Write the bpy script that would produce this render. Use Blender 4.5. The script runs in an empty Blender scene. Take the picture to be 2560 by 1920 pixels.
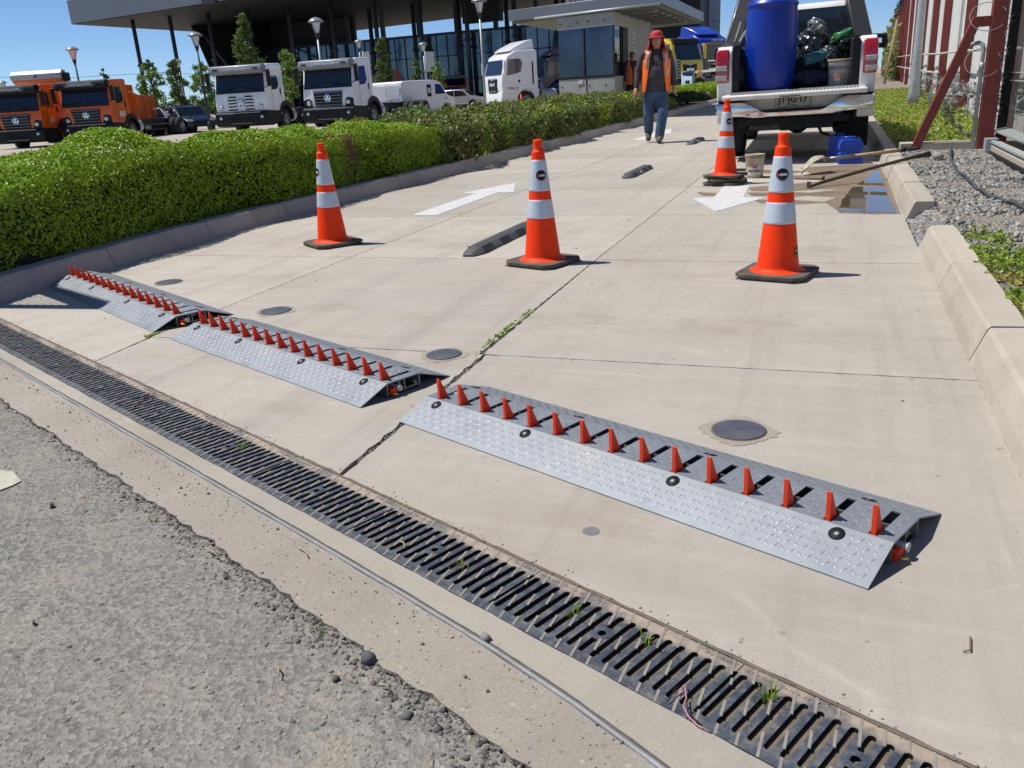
import bpy, bmesh, math, random
import numpy as np
from mathutils import Vector, Matrix, Euler
random.seed(7); RNG=np.random.default_rng(7)
scene=bpy.context.scene; COL=scene.collection
PI=math.pi
# ---------------------------------------------------------------- camera, sky, sun, exposure
FPX,PITCH,ROLL,YAW=2112.07,.335338,-.0610239,-.3675968      # focal length in pixels of a 2560 wide frame, angles in radians
CAMZ=1.0
cp,sp=math.cos(PITCH),math.sin(PITCH)
FW=Vector((math.sin(YAW)*cp,math.cos(YAW)*cp,-sp)); R0=Vector((math.cos(YAW),-math.sin(YAW),0)); U0=R0.cross(FW)
RT=math.cos(ROLL)*R0+math.sin(ROLL)*U0; UP=-math.sin(ROLL)*R0+math.cos(ROLL)*U0
cd=bpy.data.cameras.new('camera'); cam=bpy.data.objects.new('camera',cd); COL.objects.link(cam)
cam.matrix_world=Matrix(((RT.x,UP.x,-FW.x,0),(RT.y,UP.y,-FW.y,0),(RT.z,UP.z,-FW.z,CAMZ),(0,0,0,1)))
cd.sensor_width=36; cd.lens=36*FPX/2560; cd.clip_start=.05; cd.clip_end=3000
scene.camera=cam
w=bpy.data.worlds.new("World"); scene.world=w; w.use_nodes=True
nt=w.node_tree; nt.nodes.clear()
sky=nt.nodes.new('ShaderNodeTexSky'); sky.sky_type='NISHITA'; sky.sun_disc=False
SUN=Vector((-.386,-.036,.72)).normalized()
sky.sun_elevation=math.asin(SUN.z); sky.sun_rotation=math.atan2(SUN.x,SUN.y); sky.air_density=.65; sky.dust_density=0.4; sky.ozone_density=2.0; sky.altitude=1500
bg=nt.nodes.new('ShaderNodeBackground'); bg.inputs[1].default_value=.105
wo=nt.nodes.new('ShaderNodeOutputWorld'); tn=nt.nodes.new('ShaderNodeMix'); tn.data_type='RGBA'; tn.blend_type='MULTIPLY'; tn.inputs[0].default_value=1; tn.inputs[7].default_value=(.73,.86,1.0,1); nt.links.new(sky.outputs[0],tn.inputs[6]); nt.links.new(tn.outputs[2],bg.inputs[0]); nt.links.new(bg.outputs[0],wo.inputs[0])
sl=bpy.data.lights.new('sun','SUN'); sl.energy=4.7; sl.angle=math.radians(.53); sl.color=(1,.955,.89)
so=bpy.data.objects.new('sun',sl); COL.objects.link(so); so.rotation_euler=(-SUN).to_track_quat('-Z','Y').to_euler()
scene.view_settings.view_transform='Standard'; scene.view_settings.look='None'; scene.view_settings.exposure=0.16; scene.view_settings.gamma=1
# ---------------------------------------------------------------- survey helpers: photo pixel -> world point on a known surface
def ray(px,py): return FW*FPX+RT*(px-1280)-UP*(py-960)
def G(px,py,z=0.):
    d=ray(px,py); t=(z-CAMZ)/d.z; return Vector((0,0,CAMZ))+d*t
def AT(px,py,dep):
    d=ray(px,py); return Vector((0,0,CAMZ))+d*(dep/d.dot(FW))
def PL(px,py,P0,n):
    d=ray(px,py); o=Vector((0,0,CAMZ)); n=Vector(n); return o+d*((Vector(P0)-o).dot(n)/d.dot(n))
# ---------------------------------------------------------------- tags
def tag(o,label=None,cat=None,group=None,kind=None):
    if label: o['label']=label
    if cat: o['category']=cat
    if group: o['group']=group
    if kind: o['kind']=kind
    return o
def empty(name,loc=(0,0,0),rz=0,label=None,cat=None,group=None):
    o=bpy.data.objects.new(name,None); COL.objects.link(o); o.location=loc; o.rotation_euler=(0,0,rz); o.empty_display_size=.1
    return tag(o,label,cat,group)
def dup(o,parent=None):
    c=o.copy(); COL.objects.link(c)
    if parent is not None: c.parent=parent
    for ch in list(o.children): dup(ch,c)
    return c
# ---------------------------------------------------------------- mesh builder
class MB:
    def __init__(s): s.v=[]; s.f=[]; s.m=[]; s.sm=[]
    def add(s,vs,fs,mi=0,smooth=False,M=None):
        b=len(s.v)
        s.v+= [tuple(M@Vector(v)) for v in vs] if M is not None else [tuple(v) for v in vs]
        s.f+=[tuple(b+i for i in f) for f in fs]; s.m+=[mi]*len(fs); s.sm+=[smooth]*len(fs); return s
    def box(s,c,d,mi=0,rot=None,M=None,taper=1,bev=0):
        x,y,z=d[0]/2,d[1]/2,d[2]/2
        vs=[(-x,-y,-z),(x,-y,-z),(x,y,-z),(-x,y,-z),(-x*taper,-y*taper,z),(x*taper,-y*taper,z),(x*taper,y*taper,z),(-x*taper,y*taper,z)]
        T=Matrix.Translation(c)
        if rot: T=T@Euler(rot).to_matrix().to_4x4()
        if M is not None: T=M@T
        return s.add(vs,[(0,3,2,1),(4,5,6,7),(0,1,5,4),(1,2,6,5),(2,3,7,6),(3,0,4,7)],mi,False,T)
    def b2(s,a,b,mi=0,M=None): # box by corners
        return s.box([(a[i]+b[i])/2 for i in range(3)],[abs(b[i]-a[i]) for i in range(3)],mi,None,M)
    def prism(s,poly,a,b,ax='x',mi=0,M=None,smooth=False):
        # poly 2D extruded from a to b along axis; ax x:(y,z) y:(x,z) z:(x,y)
        def P(p,t): return {'x':(t,p[0],p[1]),'y':(p[0],t,p[1]),'z':(p[0],p[1],t)}[ax]
        n=len(poly); vs=[P(p,a) for p in poly]+[P(p,b) for p in poly]
        ar=sum(poly[i][0]*poly[(i+1)%n][1]-poly[(i+1)%n][0]*poly[i][1] for i in range(n))
        flip=(ar>0)^(ax=='y')^(b<a)
        fs=[tuple(range(n)),tuple(range(2*n-1,n-1,-1))]+[(i,n+i,n+(i+1)%n,(i+1)%n) for i in range(n)]
        if flip: fs=[tuple(reversed(f)) for f in fs]
        return s.add(vs,fs,mi,smooth,M)
    def lathe(s,prof,c=(0,0,0),n=24,mi=0,M=None,axis='z',smooth=True,caps=True,a0=0,a1=2*PI):
        full=abs(a1-a0-2*PI)<1e-6; k=n if full else n+1
        vs=[];fs=[]
        for r,z in prof:
            for i in range(k):
                a=a0+(a1-a0)*i/n; p=(r*math.cos(a),r*math.sin(a),z)
                if axis=='x': p=(p[2],p[0],p[1])
                if axis=='y': p=(p[0],-p[2],p[1]) if False else (p[1],p[2],p[0])
                vs.append((p[0]+c[0],p[1]+c[1],p[2]+c[2]))
        for j in range(len(prof)-1):
            for i in range(n):
                i2=(i+1)%k if full else i+1
                fs.append((j*k+i,j*k+i2,(j+1)*k+i2,(j+1)*k+i))
        s.add(vs,fs,mi,smooth,M)
        if caps and full:
            b=len(s.v)-len(vs)
            for j,rev in ((0,True),(len(prof)-1,False)):
                if prof[j][0]>1e-5:
                    f=[b+j*k+i for i in range(k)]
                    s.f.append(tuple(reversed(f)) if rev else tuple(f)); s.m.append(mi); s.sm.append(False)
        return s
    def cyl(s,p,q,r,n=12,mi=0,r2=None,M=None,smooth=True):
        p=Vector(p);q=Vector(q);d=q-p;L=d.length
        if L<1e-9: return s
        T=Matrix.Translation(p)@d.to_track_quat('Z','Y').to_matrix().to_4x4()
        if M is not None: T=M@T
        return s.lathe([(r,0),(r if r2 is None else r2,L)],n=n,mi=mi,M=T,smooth=smooth)
    def tube(s,pts,r,n=8,mi=0,M=None,rs=None,closed=False,sq=1):
        pts=[Vector(p) for p in pts]; N=len(pts); vs=[];fs=[]; up=None
        for i,p in enumerate(pts):
            t=(pts[(i+1)%N if closed else min(i+1,N-1)]-pts[(i-1) if closed or i>0 else 0])
            t=t.normalized() if t.length>1e-9 else Vector((0,0,1))
            if up is None: up=Vector((0,0,1)) if abs(t.z)<.9 else Vector((1,0,0))
            a=t.cross(up).normalized(); up=a.cross(t).normalized(); rr=rs[i] if rs else r
            for k in range(n):
                an=2*PI*k/n+PI/n; vs.append(p+a*math.cos(an)*rr+up*math.sin(an)*rr*sq)
        M_=N if closed else N-1
        for i in range(M_):
            j=(i+1)%N
            for k in range(n): fs.append((i*n+k,i*n+(k+1)%n,j*n+(k+1)%n,j*n+k))
        if not closed: fs+= [tuple(reversed(range(n))),tuple((N-1)*n+k for k in range(n))]
        return s.add(vs,fs,mi,n>4,M)
    def sphere(s,c,r,n=16,m=10,mi=0,M=None,sc=(1,1,1)):
        prof=[(r*math.sin(PI*j/m)+(1e-6),-r*math.cos(PI*j/m)) for j in range(m+1)]
        T=Matrix.Translation(c)@Matrix.Diagonal((*sc,1))
        if M is not None: T=M@T
        return s.lathe(prof,n=n,mi=mi,M=T,caps=False)
    def quad(s,a,b,c,d,mi=0,M=None): return s.add([a,b,c,d],[(0,1,2,3)],mi,False,M)
    def build(s,name,mats,parent=None,bev=0,seg=2,auto=False,loc=None,rz=None):
        me=bpy.data.meshes.new(name); me.from_pydata(s.v,[],s.f)
        if not isinstance(mats,(list,tuple)): mats=[mats]
        for m in mats: me.materials.append(m)
        me.polygons.foreach_set('material_index',s.m); me.polygons.foreach_set('use_smooth',s.sm); me.update()
        o=bpy.data.objects.new(name,me); COL.objects.link(o)
        if parent is not None: o.parent=parent
        if loc is not None: o.location=loc
        if rz is not None: o.rotation_euler=(0,0,rz)
        if bev:
            b=o.modifiers.new('b','BEVEL'); b.width=bev; b.segments=seg; b.limit_method='ANGLE'; b.angle_limit=math.radians(35); b.harden_normals=False
            for p in me.polygons: p.use_smooth=True
            bm=bmesh.new(); bm.from_mesh(me); bmesh.ops.remove_doubles(bm,verts=bm.verts,dist=1e-5)
            for e in bm.edges:
                if len(e.link_faces)==2 and e.calc_face_angle(0)>math.radians(35): e.smooth=False
            bm.to_mesh(me); bm.free()
        return o
def npmesh(name,V,F,mats,parent=None,smooth=False,mi=None):
    me=bpy.data.meshes.new(name); V=np.asarray(V,np.float32); F=np.asarray(F,np.int32); k=F.shape[1]
    me.vertices.add(len(V)); me.vertices.foreach_set('co',V.ravel()); me.loops.add(F.size); me.loops.foreach_set('vertex_index',F.ravel())
    me.polygons.add(len(F)); me.polygons.foreach_set('loop_start',np.arange(0,F.size,k,dtype=np.int32)); me.polygons.foreach_set('loop_total',np.full(len(F),k,np.int32))
    if mi is not None: me.polygons.foreach_set('material_index',np.asarray(mi,np.int32))
    if smooth: me.polygons.foreach_set('use_smooth',np.ones(len(F),bool))
    for m in (mats if isinstance(mats,(list,tuple)) else [mats]): me.materials.append(m)
    me.update(calc_edges=True); me.validate()
    o=bpy.data.objects.new(name,me); COL.objects.link(o)
    if parent is not None: o.parent=parent
    return o
def textmesh(name,body,size,mat,parent=None,M=None,ext=.001,align='CENTER',bold=0,sx=1):
    cu=bpy.data.curves.new('t','FONT'); cu.body=body; cu.size=size; cu.extrude=ext; cu.align_x=align; cu.align_y='CENTER'; cu.offset=bold; cu.resolution_u=3
    t=bpy.data.objects.new('t',cu); COL.objects.link(t); bpy.context.view_layer.update()
    me=bpy.data.meshes.new_from_object(t.evaluated_get(bpy.context.evaluated_depsgraph_get()))
    bpy.data.objects.remove(t); bpy.data.curves.remove(cu)
    if sx!=1: me.transform(Matrix.Diagonal((sx,1,1,1)))
    if M is not None: me.transform(M)
    me.materials.clear(); me.materials.append(mat); me.name=name
    o=bpy.data.objects.new(name,me); COL.objects.link(o)
    if parent is not None: o.parent=parent
    return o
def RX(a): return Matrix.Rotation(a,4,'X')
def RY(a): return Matrix.Rotation(a,4,'Y')
def RZ(a): return Matrix.Rotation(a,4,'Z')
def TR(x,y=0,z=0): return Matrix.Translation((x,y,z))
# ---------------------------------------------------------------- materials
MATS={}
def mat(name,col,rough=.6,metal=0,var=.12,vs=3,col2=None,bump=0,bs=40,spec=.5,coat=0,em=None,trans=0,island=0,alpha=1,detail=5,dirt=None,dirts=1.2):
    if name in MATS: return MATS[name]
    m=bpy.data.materials.new(name); m.use_nodes=True; nt=m.node_tree; N=nt.nodes; L=nt.links
    p=N['Principled BSDF']; p.inputs['Roughness'].default_value=rough; p.inputs['Metallic'].default_value=metal
    p.inputs['Specular IOR Level'].default_value=spec; p.inputs['Coat Weight'].default_value=coat; p.inputs['Coat Roughness'].default_value=.05
    p.inputs['Transmission Weight'].default_value=trans; p.inputs['Alpha'].default_value=alpha
    tc=N.new('ShaderNodeTexCoord'); co=tc.outputs['Object']
    def noise(s,d=detail,r=.6):
        n=N.new('ShaderNodeTexNoise'); n.inputs['Scale'].default_value=s; n.inputs['Detail'].default_value=d; n.inputs['Roughness'].default_value=r; L.new(co,n.inputs['Vector']); return n
    def mix(fac,a,b,mode='MIX'):
        x=N.new('ShaderNodeMix'); x.data_type='RGBA'; x.blend_type=mode
        if isinstance(fac,float): x.inputs[0].default_value=fac
        else: L.new(fac,x.inputs[0])
        for i,v in ((6,a),(7,b)):
            if isinstance(v,tuple): x.inputs[i].default_value=(*v,1) if len(v)==3 else v
            else: L.new(v,x.inputs[i])
        return x.outputs[2]
    def ramp(v,a,b):
        r=N.new('ShaderNodeMapRange'); r.inputs[1].default_value=a; r.inputs[2].default_value=b; L.new(v,r.inputs[0]); return r.outputs[0]
    c2=col2 if col2 else tuple(x*(1-var*2) for x in col)
    out=mix(ramp(noise(vs).outputs[0],.3,.7),col,c2) if (var or col2) else None
    if out is None:
        r=N.new('ShaderNodeRGB'); r.outputs[0].default_value=(*col,1); out=r.outputs[0]
    if island:
        g=N.new('ShaderNodeNewGeometry'); r=N.new('ShaderNodeMapRange'); r.inputs[3].default_value=1-island; r.inputs[4].default_value=1+island*.6; L.new(g.outputs['Random Per Island'],r.inputs[0])
        out=mix(1.0,out,r.outputs[0],'MULTIPLY')
    if dirt: out=mix(ramp(noise(dirts,6,.7).outputs[0],.5,.75),out,dirt)
    L.new(out,p.inputs['Base Color'])
    if bump:
        b=N.new('ShaderNodeBump'); b.inputs['Strength'].default_value=min(bump,1); b.inputs['Distance'].default_value=.004*max(bump,1); L.new(noise(bs,6,.65).outputs[0],b.inputs['Height']); L.new(b.outputs[0],p.inputs['Normal'])
    if em: p.inputs['Emission Color'].default_value=(*em,1); p.inputs['Emission Strength'].default_value=1
    m['p']=1; MATS[name]=m; return m
class NT: # small node helper for the bigger materials
    def __init__(s,name,rough=.8):
        s.m=bpy.data.materials.new(name); s.m.use_nodes=True; s.t=s.m.node_tree; s.p=s.t.nodes['Principled BSDF']; s.p.inputs['Roughness'].default_value=rough
        s.co=s.t.nodes.new('ShaderNodeTexCoord').outputs['Object']; MATS[name]=s.m
    def n(s,ty,**k):
        x=s.t.nodes.new(ty)
        for a,b in k.items(): setattr(x,a,b)
        return x
    def l(s,a,b): s.t.links.new(a,b)
    def mp(s,sc=(1,1,1),rot=(0,0,0),loc=(0,0,0)):
        x=s.n('ShaderNodeMapping'); x.inputs[3].default_value=sc; x.inputs[2].default_value=rot; x.inputs[1].default_value=loc; s.l(s.co,x.inputs[0]); return x.outputs[0]
    def noise(s,sc,d=5,r=.6,co=None):
        x=s.n('ShaderNodeTexNoise'); x.inputs['Scale'].default_value=sc; x.inputs['Detail'].default_value=d; x.inputs['Roughness'].default_value=r; s.l(co or s.co,x.inputs['Vector']); return x.outputs[0]
    def vor(s,sc,out='Distance',feat='F1',co=None):
        x=s.n('ShaderNodeTexVoronoi',feature=feat); x.inputs['Scale'].default_value=sc; s.l(co or s.co,x.inputs['Vector']); return x.outputs[out]
    def rg(s,v,a,b,c=0,d=1):
        x=s.n('ShaderNodeMapRange'); x.inputs[1].default_value=a; x.inputs[2].default_value=b; x.inputs[3].default_value=c; x.inputs[4].default_value=d; s.l(v,x.inputs[0]); return x.outputs[0]
    def mix(s,f,a,b,mode='MIX'):
        x=s.n('ShaderNodeMix'); x.data_type='RGBA'; x.blend_type=mode
        if isinstance(f,(int,float)): x.inputs[0].default_value=f
        else: s.l(f,x.inputs[0])
        for i,v in ((6,a),(7,b)):
            if isinstance(v,tuple): x.inputs[i].default_value=(*v,1)
            else: s.l(v,x.inputs[i])
        return x.outputs[2]
    def math(s,op,a,b=None):
        x=s.n('ShaderNodeMath',operation=op)
        for i,v in enumerate((a,b)):
            if v is None: continue
            if isinstance(v,(int,float)): x.inputs[i].default_value=v
            else: s.l(v,x.inputs[i])
        return x.outputs[0]
    def col(s,c): s.l(c,s.p.inputs['Base Color'])
    def rough(s,c): s.l(c,s.p.inputs['Roughness'])
    def bump(s,hs):
        prev=None
        for h,st,di in hs:
            b=s.n('ShaderNodeBump'); b.inputs['Strength'].default_value=st; b.inputs['Distance'].default_value=di; s.l(h,b.inputs['Height'])
            if prev: s.l(prev,b.inputs['Normal'])
            prev=b.outputs[0]
        s.l(prev,s.p.inputs['Normal'])
def concrete_mat(name,c1,c2,c3,grain=1.,streak=True,stain=True):
    k=NT(name,.85)
    gi=k.n('ShaderNodeNewGeometry'); a=k.mix(k.rg(k.noise(.9,6,.62),.35,.68),c1,c2); a=k.mix(1.,a,k.rg(gi.outputs['Random Per Island'],0,1,.90,1.05),'MULTIPLY') if stain else a
    a=k.mix(k.rg(k.noise(5,7,.7),.45,.8,0,.55),a,c3)
    if streak: a=k.mix(k.rg(k.noise(3,6,.65,k.mp((.35,6,1),(0,0,.05))),.52,.78,0,.35),a,tuple(x*1.25 for x in c1))
    if stain:
        a=k.mix(k.rg(k.noise(.55,5,.6,k.mp((1,2.2,1),(0,0,.3),(3,7,0))),.56,.72,0,.42),a,tuple(x*f for x,f in zip(c3,(.82,.74,.66))))
        a=k.mix(k.rg(k.noise(22,3,.5),.70,.74,0,.6),a,tuple(x*.55 for x in c3))
    a=k.mix(k.rg(k.noise(160,4,.7),.3,.75,0,.22*grain),a,tuple(x*.5 for x in c3))
    if stain:
        ln=k.rg(k.math('ABSOLUTE',k.math('SUBTRACT',k.noise(.85,2,.4),.5)),0,.006,1,0)
        ln2=k.rg(k.math('ABSOLUTE',k.math('SUBTRACT',k.noise(1.3,2,.4,k.mp((1,1,1),(0,0,0),(5,2,0))),.47)),0,.003,1,0)
        ms=k.rg(k.noise(1.7,4,.6,k.mp((1,1,1),(0,0,0),(9,1,0))),.48,.62,0,.20)
        a=k.mix(k.math('MULTIPLY',ln,ms),a,(.56,.53,.47)); a=k.mix(k.math('MULTIPLY',ln2,ms),a,(.56,.53,.47))
        a=k.mix(k.rg(k.noise(2.4,6,.75,k.mp((1,1,1),(0,0,0),(2,9,0))),.60,.74,0,.5),a,(.50,.46,.40))
        a=k.mix(k.rg(k.noise(1.1,7,.75,k.mp((1,1.6,1),(0,0,0),(7,3,0))),.54,.70,0,.5),a,(.27,.225,.175))
        a=k.mix(k.rg(k.vor(3.1),0,.025,.8,0),a,(.16,.145,.13))
        a=k.mix(k.rg(k.noise(1.0,6,.72,k.mp((5.5,.22,1),(0,0,.03),(1,4,0))),.50,.75,0,.5),a,(.24,.215,.185))
        a=k.mix(k.rg(k.noise(1.0,8,.8,k.mp((1.3,7,1),(0,0,-.02),(3,8,0))),.55,.72,0,.30),a,(.30,.25,.195))
        a=k.mix(k.rg(k.noise(11,6,.8),.60,.74,0,.4),a,(.27,.24,.20))
    if grain>2:
        vc=k.n('ShaderNodeSeparateColor'); k.l(k.vor(48,'Color'),vc.inputs[0]); dd=k.rg(k.vor(48),.16,.26,1,0)
        a=k.mix(k.math('MULTIPLY',k.rg(vc.outputs[0],.62,.66,0,.75),dd),a,(.20,.20,.195)); a=k.mix(k.math('MULTIPLY',k.rg(vc.outputs[1],.8,.84,0,.7),dd),a,(.44,.41,.36))
    k.col(a); k.rough(k.rg(k.noise(7),.3,.7,.72,.92))
    k.bump([(k.noise(9,5,.6),.25,.01),(k.noise(140,5,.7,k.mp((1,3,1))),.45*grain,.0022),(k.rg(k.vor(55),0,.12,0,1),.15*grain,.002)])
    return k.m
M_slab=concrete_mat('driveway concrete',(.46,.425,.365),(.40,.37,.32),(.34,.305,.26))
M_strip=concrete_mat('drain surround concrete',(.44,.40,.33),(.37,.34,.285),(.33,.30,.25),1.6,False)
M_rough=concrete_mat('rough edge concrete',(.42,.375,.31),(.35,.315,.265),(.30,.27,.225),2.2,False)
M_kerb=concrete_mat('kerb concrete',(.49,.44,.36),(.44,.40,.33),(.38,.34,.28),1.3,False)
M_kerbL=concrete_mat('left kerb concrete',(.55,.49,.43),(.47,.42,.37),(.30,.27,.25),1.8,False)
def asphalt():
    k=NT('asphalt',.92)
    v=k.vor(115,'Color'); v2=k.vor(230,'Color')
    sep=k.n('ShaderNodeSeparateColor'); k.l(v,sep.inputs[0]); s2=k.n('ShaderNodeSeparateColor'); k.l(v2,s2.inputs[0])
    a=k.mix(k.rg(sep.outputs[0],0,1),(.10,.097,.09),(.275,.262,.235))
    a=k.mix(k.rg(s2.outputs[1],.5,1,0,.5),a,(.215,.195,.17))
    a=k.mix(k.rg(k.noise(3.5,6,.7),.5,.72,0,.6),a,(.36,.30,.225))
    a=k.mix(k.rg(k.noise(1.1,4,.6),.4,.7,0,.35),a,(.27,.25,.215))
    k.col(a); k.rough(k.rg(sep.outputs[1],0,1,.75,1))
    k.bump([(k.noise(12,4,.6),.2,.005),(k.vor(115),.6,.0035),(k.vor(230),.6,.002),(k.noise(300,3,.6),.4,.0012)])
    return k.m
M_asph=asphalt()
M_dirt=mat('dirt',(.20,.155,.105),.95,var=.2,vs=20,bump=1,bs=80)
M_dark=mat('dark void',(.012,.012,.013),.9,var=.2)
M_ground=mat('yard ground',(.40,.34,.26),.95,var=.12,vs=.3,bump=1,bs=8)
M_lot=concrete_mat('lot paving',(.42,.38,.32),(.37,.34,.29),(.33,.30,.26),.5,False)
def plate_mat():
    k=NT('galvanised tread plate',.5); k.p.inputs['Metallic'].default_value=.35
    a=k.mix(k.rg(k.noise(6,6,.7),.35,.7),(.245,.27,.295),(.20,.222,.245))
    a=k.mix(k.rg(k.vor(28,'Distance','SMOOTH_F1'),.1,.6,0,.25),a,(.30,.32,.34))
    a=k.mix(k.rg(k.noise(2.3,5,.65),.55,.72,0,.5),a,(.42,.36,.28))
    k.col(a); k.rough(k.rg(k.noise(15,5,.7),.3,.7,.40,.60)); k.bump([(k.noise(60,4,.6),.1,.001)]); return k.m
M_plate=plate_mat()
M_steel=mat('dull steel',(.33,.34,.35),.4,.7,vs=20,bump=.3,bs=120)
M_rail=mat('worn steel rail',(.27,.28,.30),.6,.35,vs=14,col2=(.20,.185,.17),bump=.4,bs=150)
M_galv=mat('galvanised tube',(.46,.49,.50),.5,.35,vs=6,bump=.1)
M_tooth=mat('orange red enamel',(.92,.06,.012),.5,var=.1,vs=30,spec=.3)
M_toothd=mat('orange enamel',(.8,.16,.03),.4,var=.1)
M_iron=None
def grate_mat():
    k=NT('ductile grating',.5); k.p.inputs['Metallic'].default_value=.35
    a=k.mix(k.rg(k.noise(8,6,.7),.35,.65),(.05,.062,.085),(.095,.108,.13))
    a=k.mix(k.rg(k.noise(26,6,.75),.49,.68,0,.62),a,(.26,.24,.205))
    sx=k.n('ShaderNodeSeparateXYZ'); k.l(k.co,sx.inputs[0])
    f=k.math('MULTIPLY',k.rg(sx.outputs[1],.052,.068,0,1),k.rg(k.noise(5,4,.6),.36,.5,0,1))
    a=k.mix(f,a,(.40,.33,.26)); ge=k.n('ShaderNodeNewGeometry'); sn=k.n('ShaderNodeSeparateXYZ'); k.l(ge.outputs['True Normal'],sn.inputs[0]); a=k.mix(k.rg(sn.outputs[2],.3,.8,0,1),(.016,.015,.015),a)  # dust on top only; bar sides coloured near black to shade the slots
    k.col(a); k.rough(k.rg(k.noise(26,6,.75),.42,.62,.38,.85)); k.bump([(k.noise(70,5,.7),.5,.003)]); return k.m
M_grate=grate_mat()
M_rib=mat('dusty rib tops',(.31,.285,.24),.6,.1,vs=30,var=.15)
M_black=mat('black plastic',(.012,.013,.015),.6,spec=.3,var=.15,vs=6)
M_rubber=mat('rubber',(.022,.023,.025),.75,var=.2,vs=9,bump=.5,bs=60)
M_rubdust=mat('dusty rubber',(.05,.055,.065),.6,vs=14,col2=(.085,.082,.078),bump=.4,bs=90)
M_glass=mat('dark glass',(.015,.022,.03),.06,0,var=.1,spec=.9,coat=.6)
M_chrome=mat('chrome',(.82,.83,.85),.07,1,var=0)
M_white=mat('white paint',(.84,.85,.86),.3,var=.04,vs=1.5,coat=.4)
M_lampw=mat('lamp lens',(.75,.78,.8),.15,.3,var=.05)
M_soil=mat('soil',(.13,.09,.055),.95,var=.25,vs=12,bump=1,bs=40)
# ================================================================ the setting: ground, driveway, kerbs
L0=Vector((-1.268,2.254,0)); GA=math.radians(-24.6); DU=Vector((math.cos(GA),math.sin(GA),0)); DV=Vector((-math.sin(GA),math.cos(GA),0))
def UV(u,v,z=0): return L0+DU*u+DV*v+Vector((0,0,z))
def lineY(x,v):
    u=(x-L0.x-DV.x*v)/DU.x; return L0.y+DU.y*u+DV.y*v
def sheet(name,x0,y0,x1,y1,z,m,kind='structure'):
    b=MB(); b.quad((x0,y0,z),(x1,y0,z),(x1,y1,z),(x0,y1,z)); o=b.build(name,m); return tag(o,kind=kind)
sheet('ground',-1200,-300,1200,2200,-.42,M_ground)
def hashn(x,y,s=1.):
    return math.sin(x*12.9898*s+y*78.233*s)*.5+math.sin(x*39.3*s-y*21.7*s+1.3)*.3+math.sin(x*93.1*s+y*63.1*s)*.2
def wob(pts,step=.04,amp=.002):
    out=[]
    n=len(pts)
    for i in range(n):
        a=Vector(pts[i]);b=Vector(pts[(i+1)%n]); L=(b-a).length; k=max(1,min(400,int(L/step))); t=(b-a).normalized(); nn=Vector((-t.y,t.x))
        for j in range(k):
            p=a+(b-a)*(j/k)
            am=amp*(3.2 if (abs(p.x+1.27)<.08 and p.y<3.8) else 1)
            out.append(tuple(p+nn*am*hashn(p.x*3,p.y*3)))
    return out
Ts=[2.995,4.90,6.69,8.47]+[10.25+1.85*i for i in range(28)]
def jx1(y): return -1.30 if y>3.6 else (-1.28 if y>2.9 else (-1.262 if y>2.2 else -1.248))
def jx2(y): return float(np.interp(y,[2.6,2.995,4.9],[-2.92,-2.955,-2.99]))
slabs=MB()
g=.003
for ci in range(3):
    for ti in range(-1,len(Ts)-1):
        if ci==0 and ti==-1: continue
        y1=Ts[ti+1]-g; y0=None if ti<0 else Ts[ti]+g
        L=[lambda y:-5.0,jx2,jx1][ci]; Rr=[jx2,jx1,lambda y:.497][ci]
        gl=.0035 if ci else 0; gr=.0035 if ci<2 else 0
        def wide(y): return .006 if y<3.8 else 0
        if ci==2: glx=lambda y:gl+wide(y)
        else: glx=lambda y:gl
        grx=(lambda y:gr+wide(y)) if ci==1 else (lambda y:gr)
        yy=[(y0 if y0 is not None else None)]
        if y0 is None:
            xl=L(2.2 if ci else 3.5)+glx(2); xr=Rr(2.)-grx(2)
            a=(xl,lineY(xl,-.352)); b=(xr,lineY(xr,-.352))
            if ci==0: a=(-5.0,lineY(-5.0,-.352)); b=(jx2(2.6)-gr,lineY(jx2(2.6),-.352))
            poly=[a,b,(Rr(2.85)-grx(2.9),y1),(L(2.9)+glx(2.9),y1)]
        else:
            ym=(y0+y1)/2
            poly=[(L(y0+.01)+glx(y0),y0),(Rr(y0+.01)-grx(y0),y0),(Rr(y1)-grx(y1),y1),(L(y1)+glx(y1),y1)]
        if ci==0 and ti==0: poly=[(-7.5,lineY(-7.5,-.352)),(jx2(2.6)-.0035,lineY(jx2(2.6),-.352)),(jx2(2.995)-.0035,2.995),(jx2(5)-.0035,y1),(-5.0,y1),(-7.5,y1+2)]
        far=(y0 or 0)>12
        slabs.prism(wob(poly,.5 if far else .035,.0022),-.07,0,'z')
tag(slabs.build('driveway',M_slab),kind='structure')
sheet('driveway_joint_filler',-5.0,.9,.6,60,-.011,M_dirt)
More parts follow.
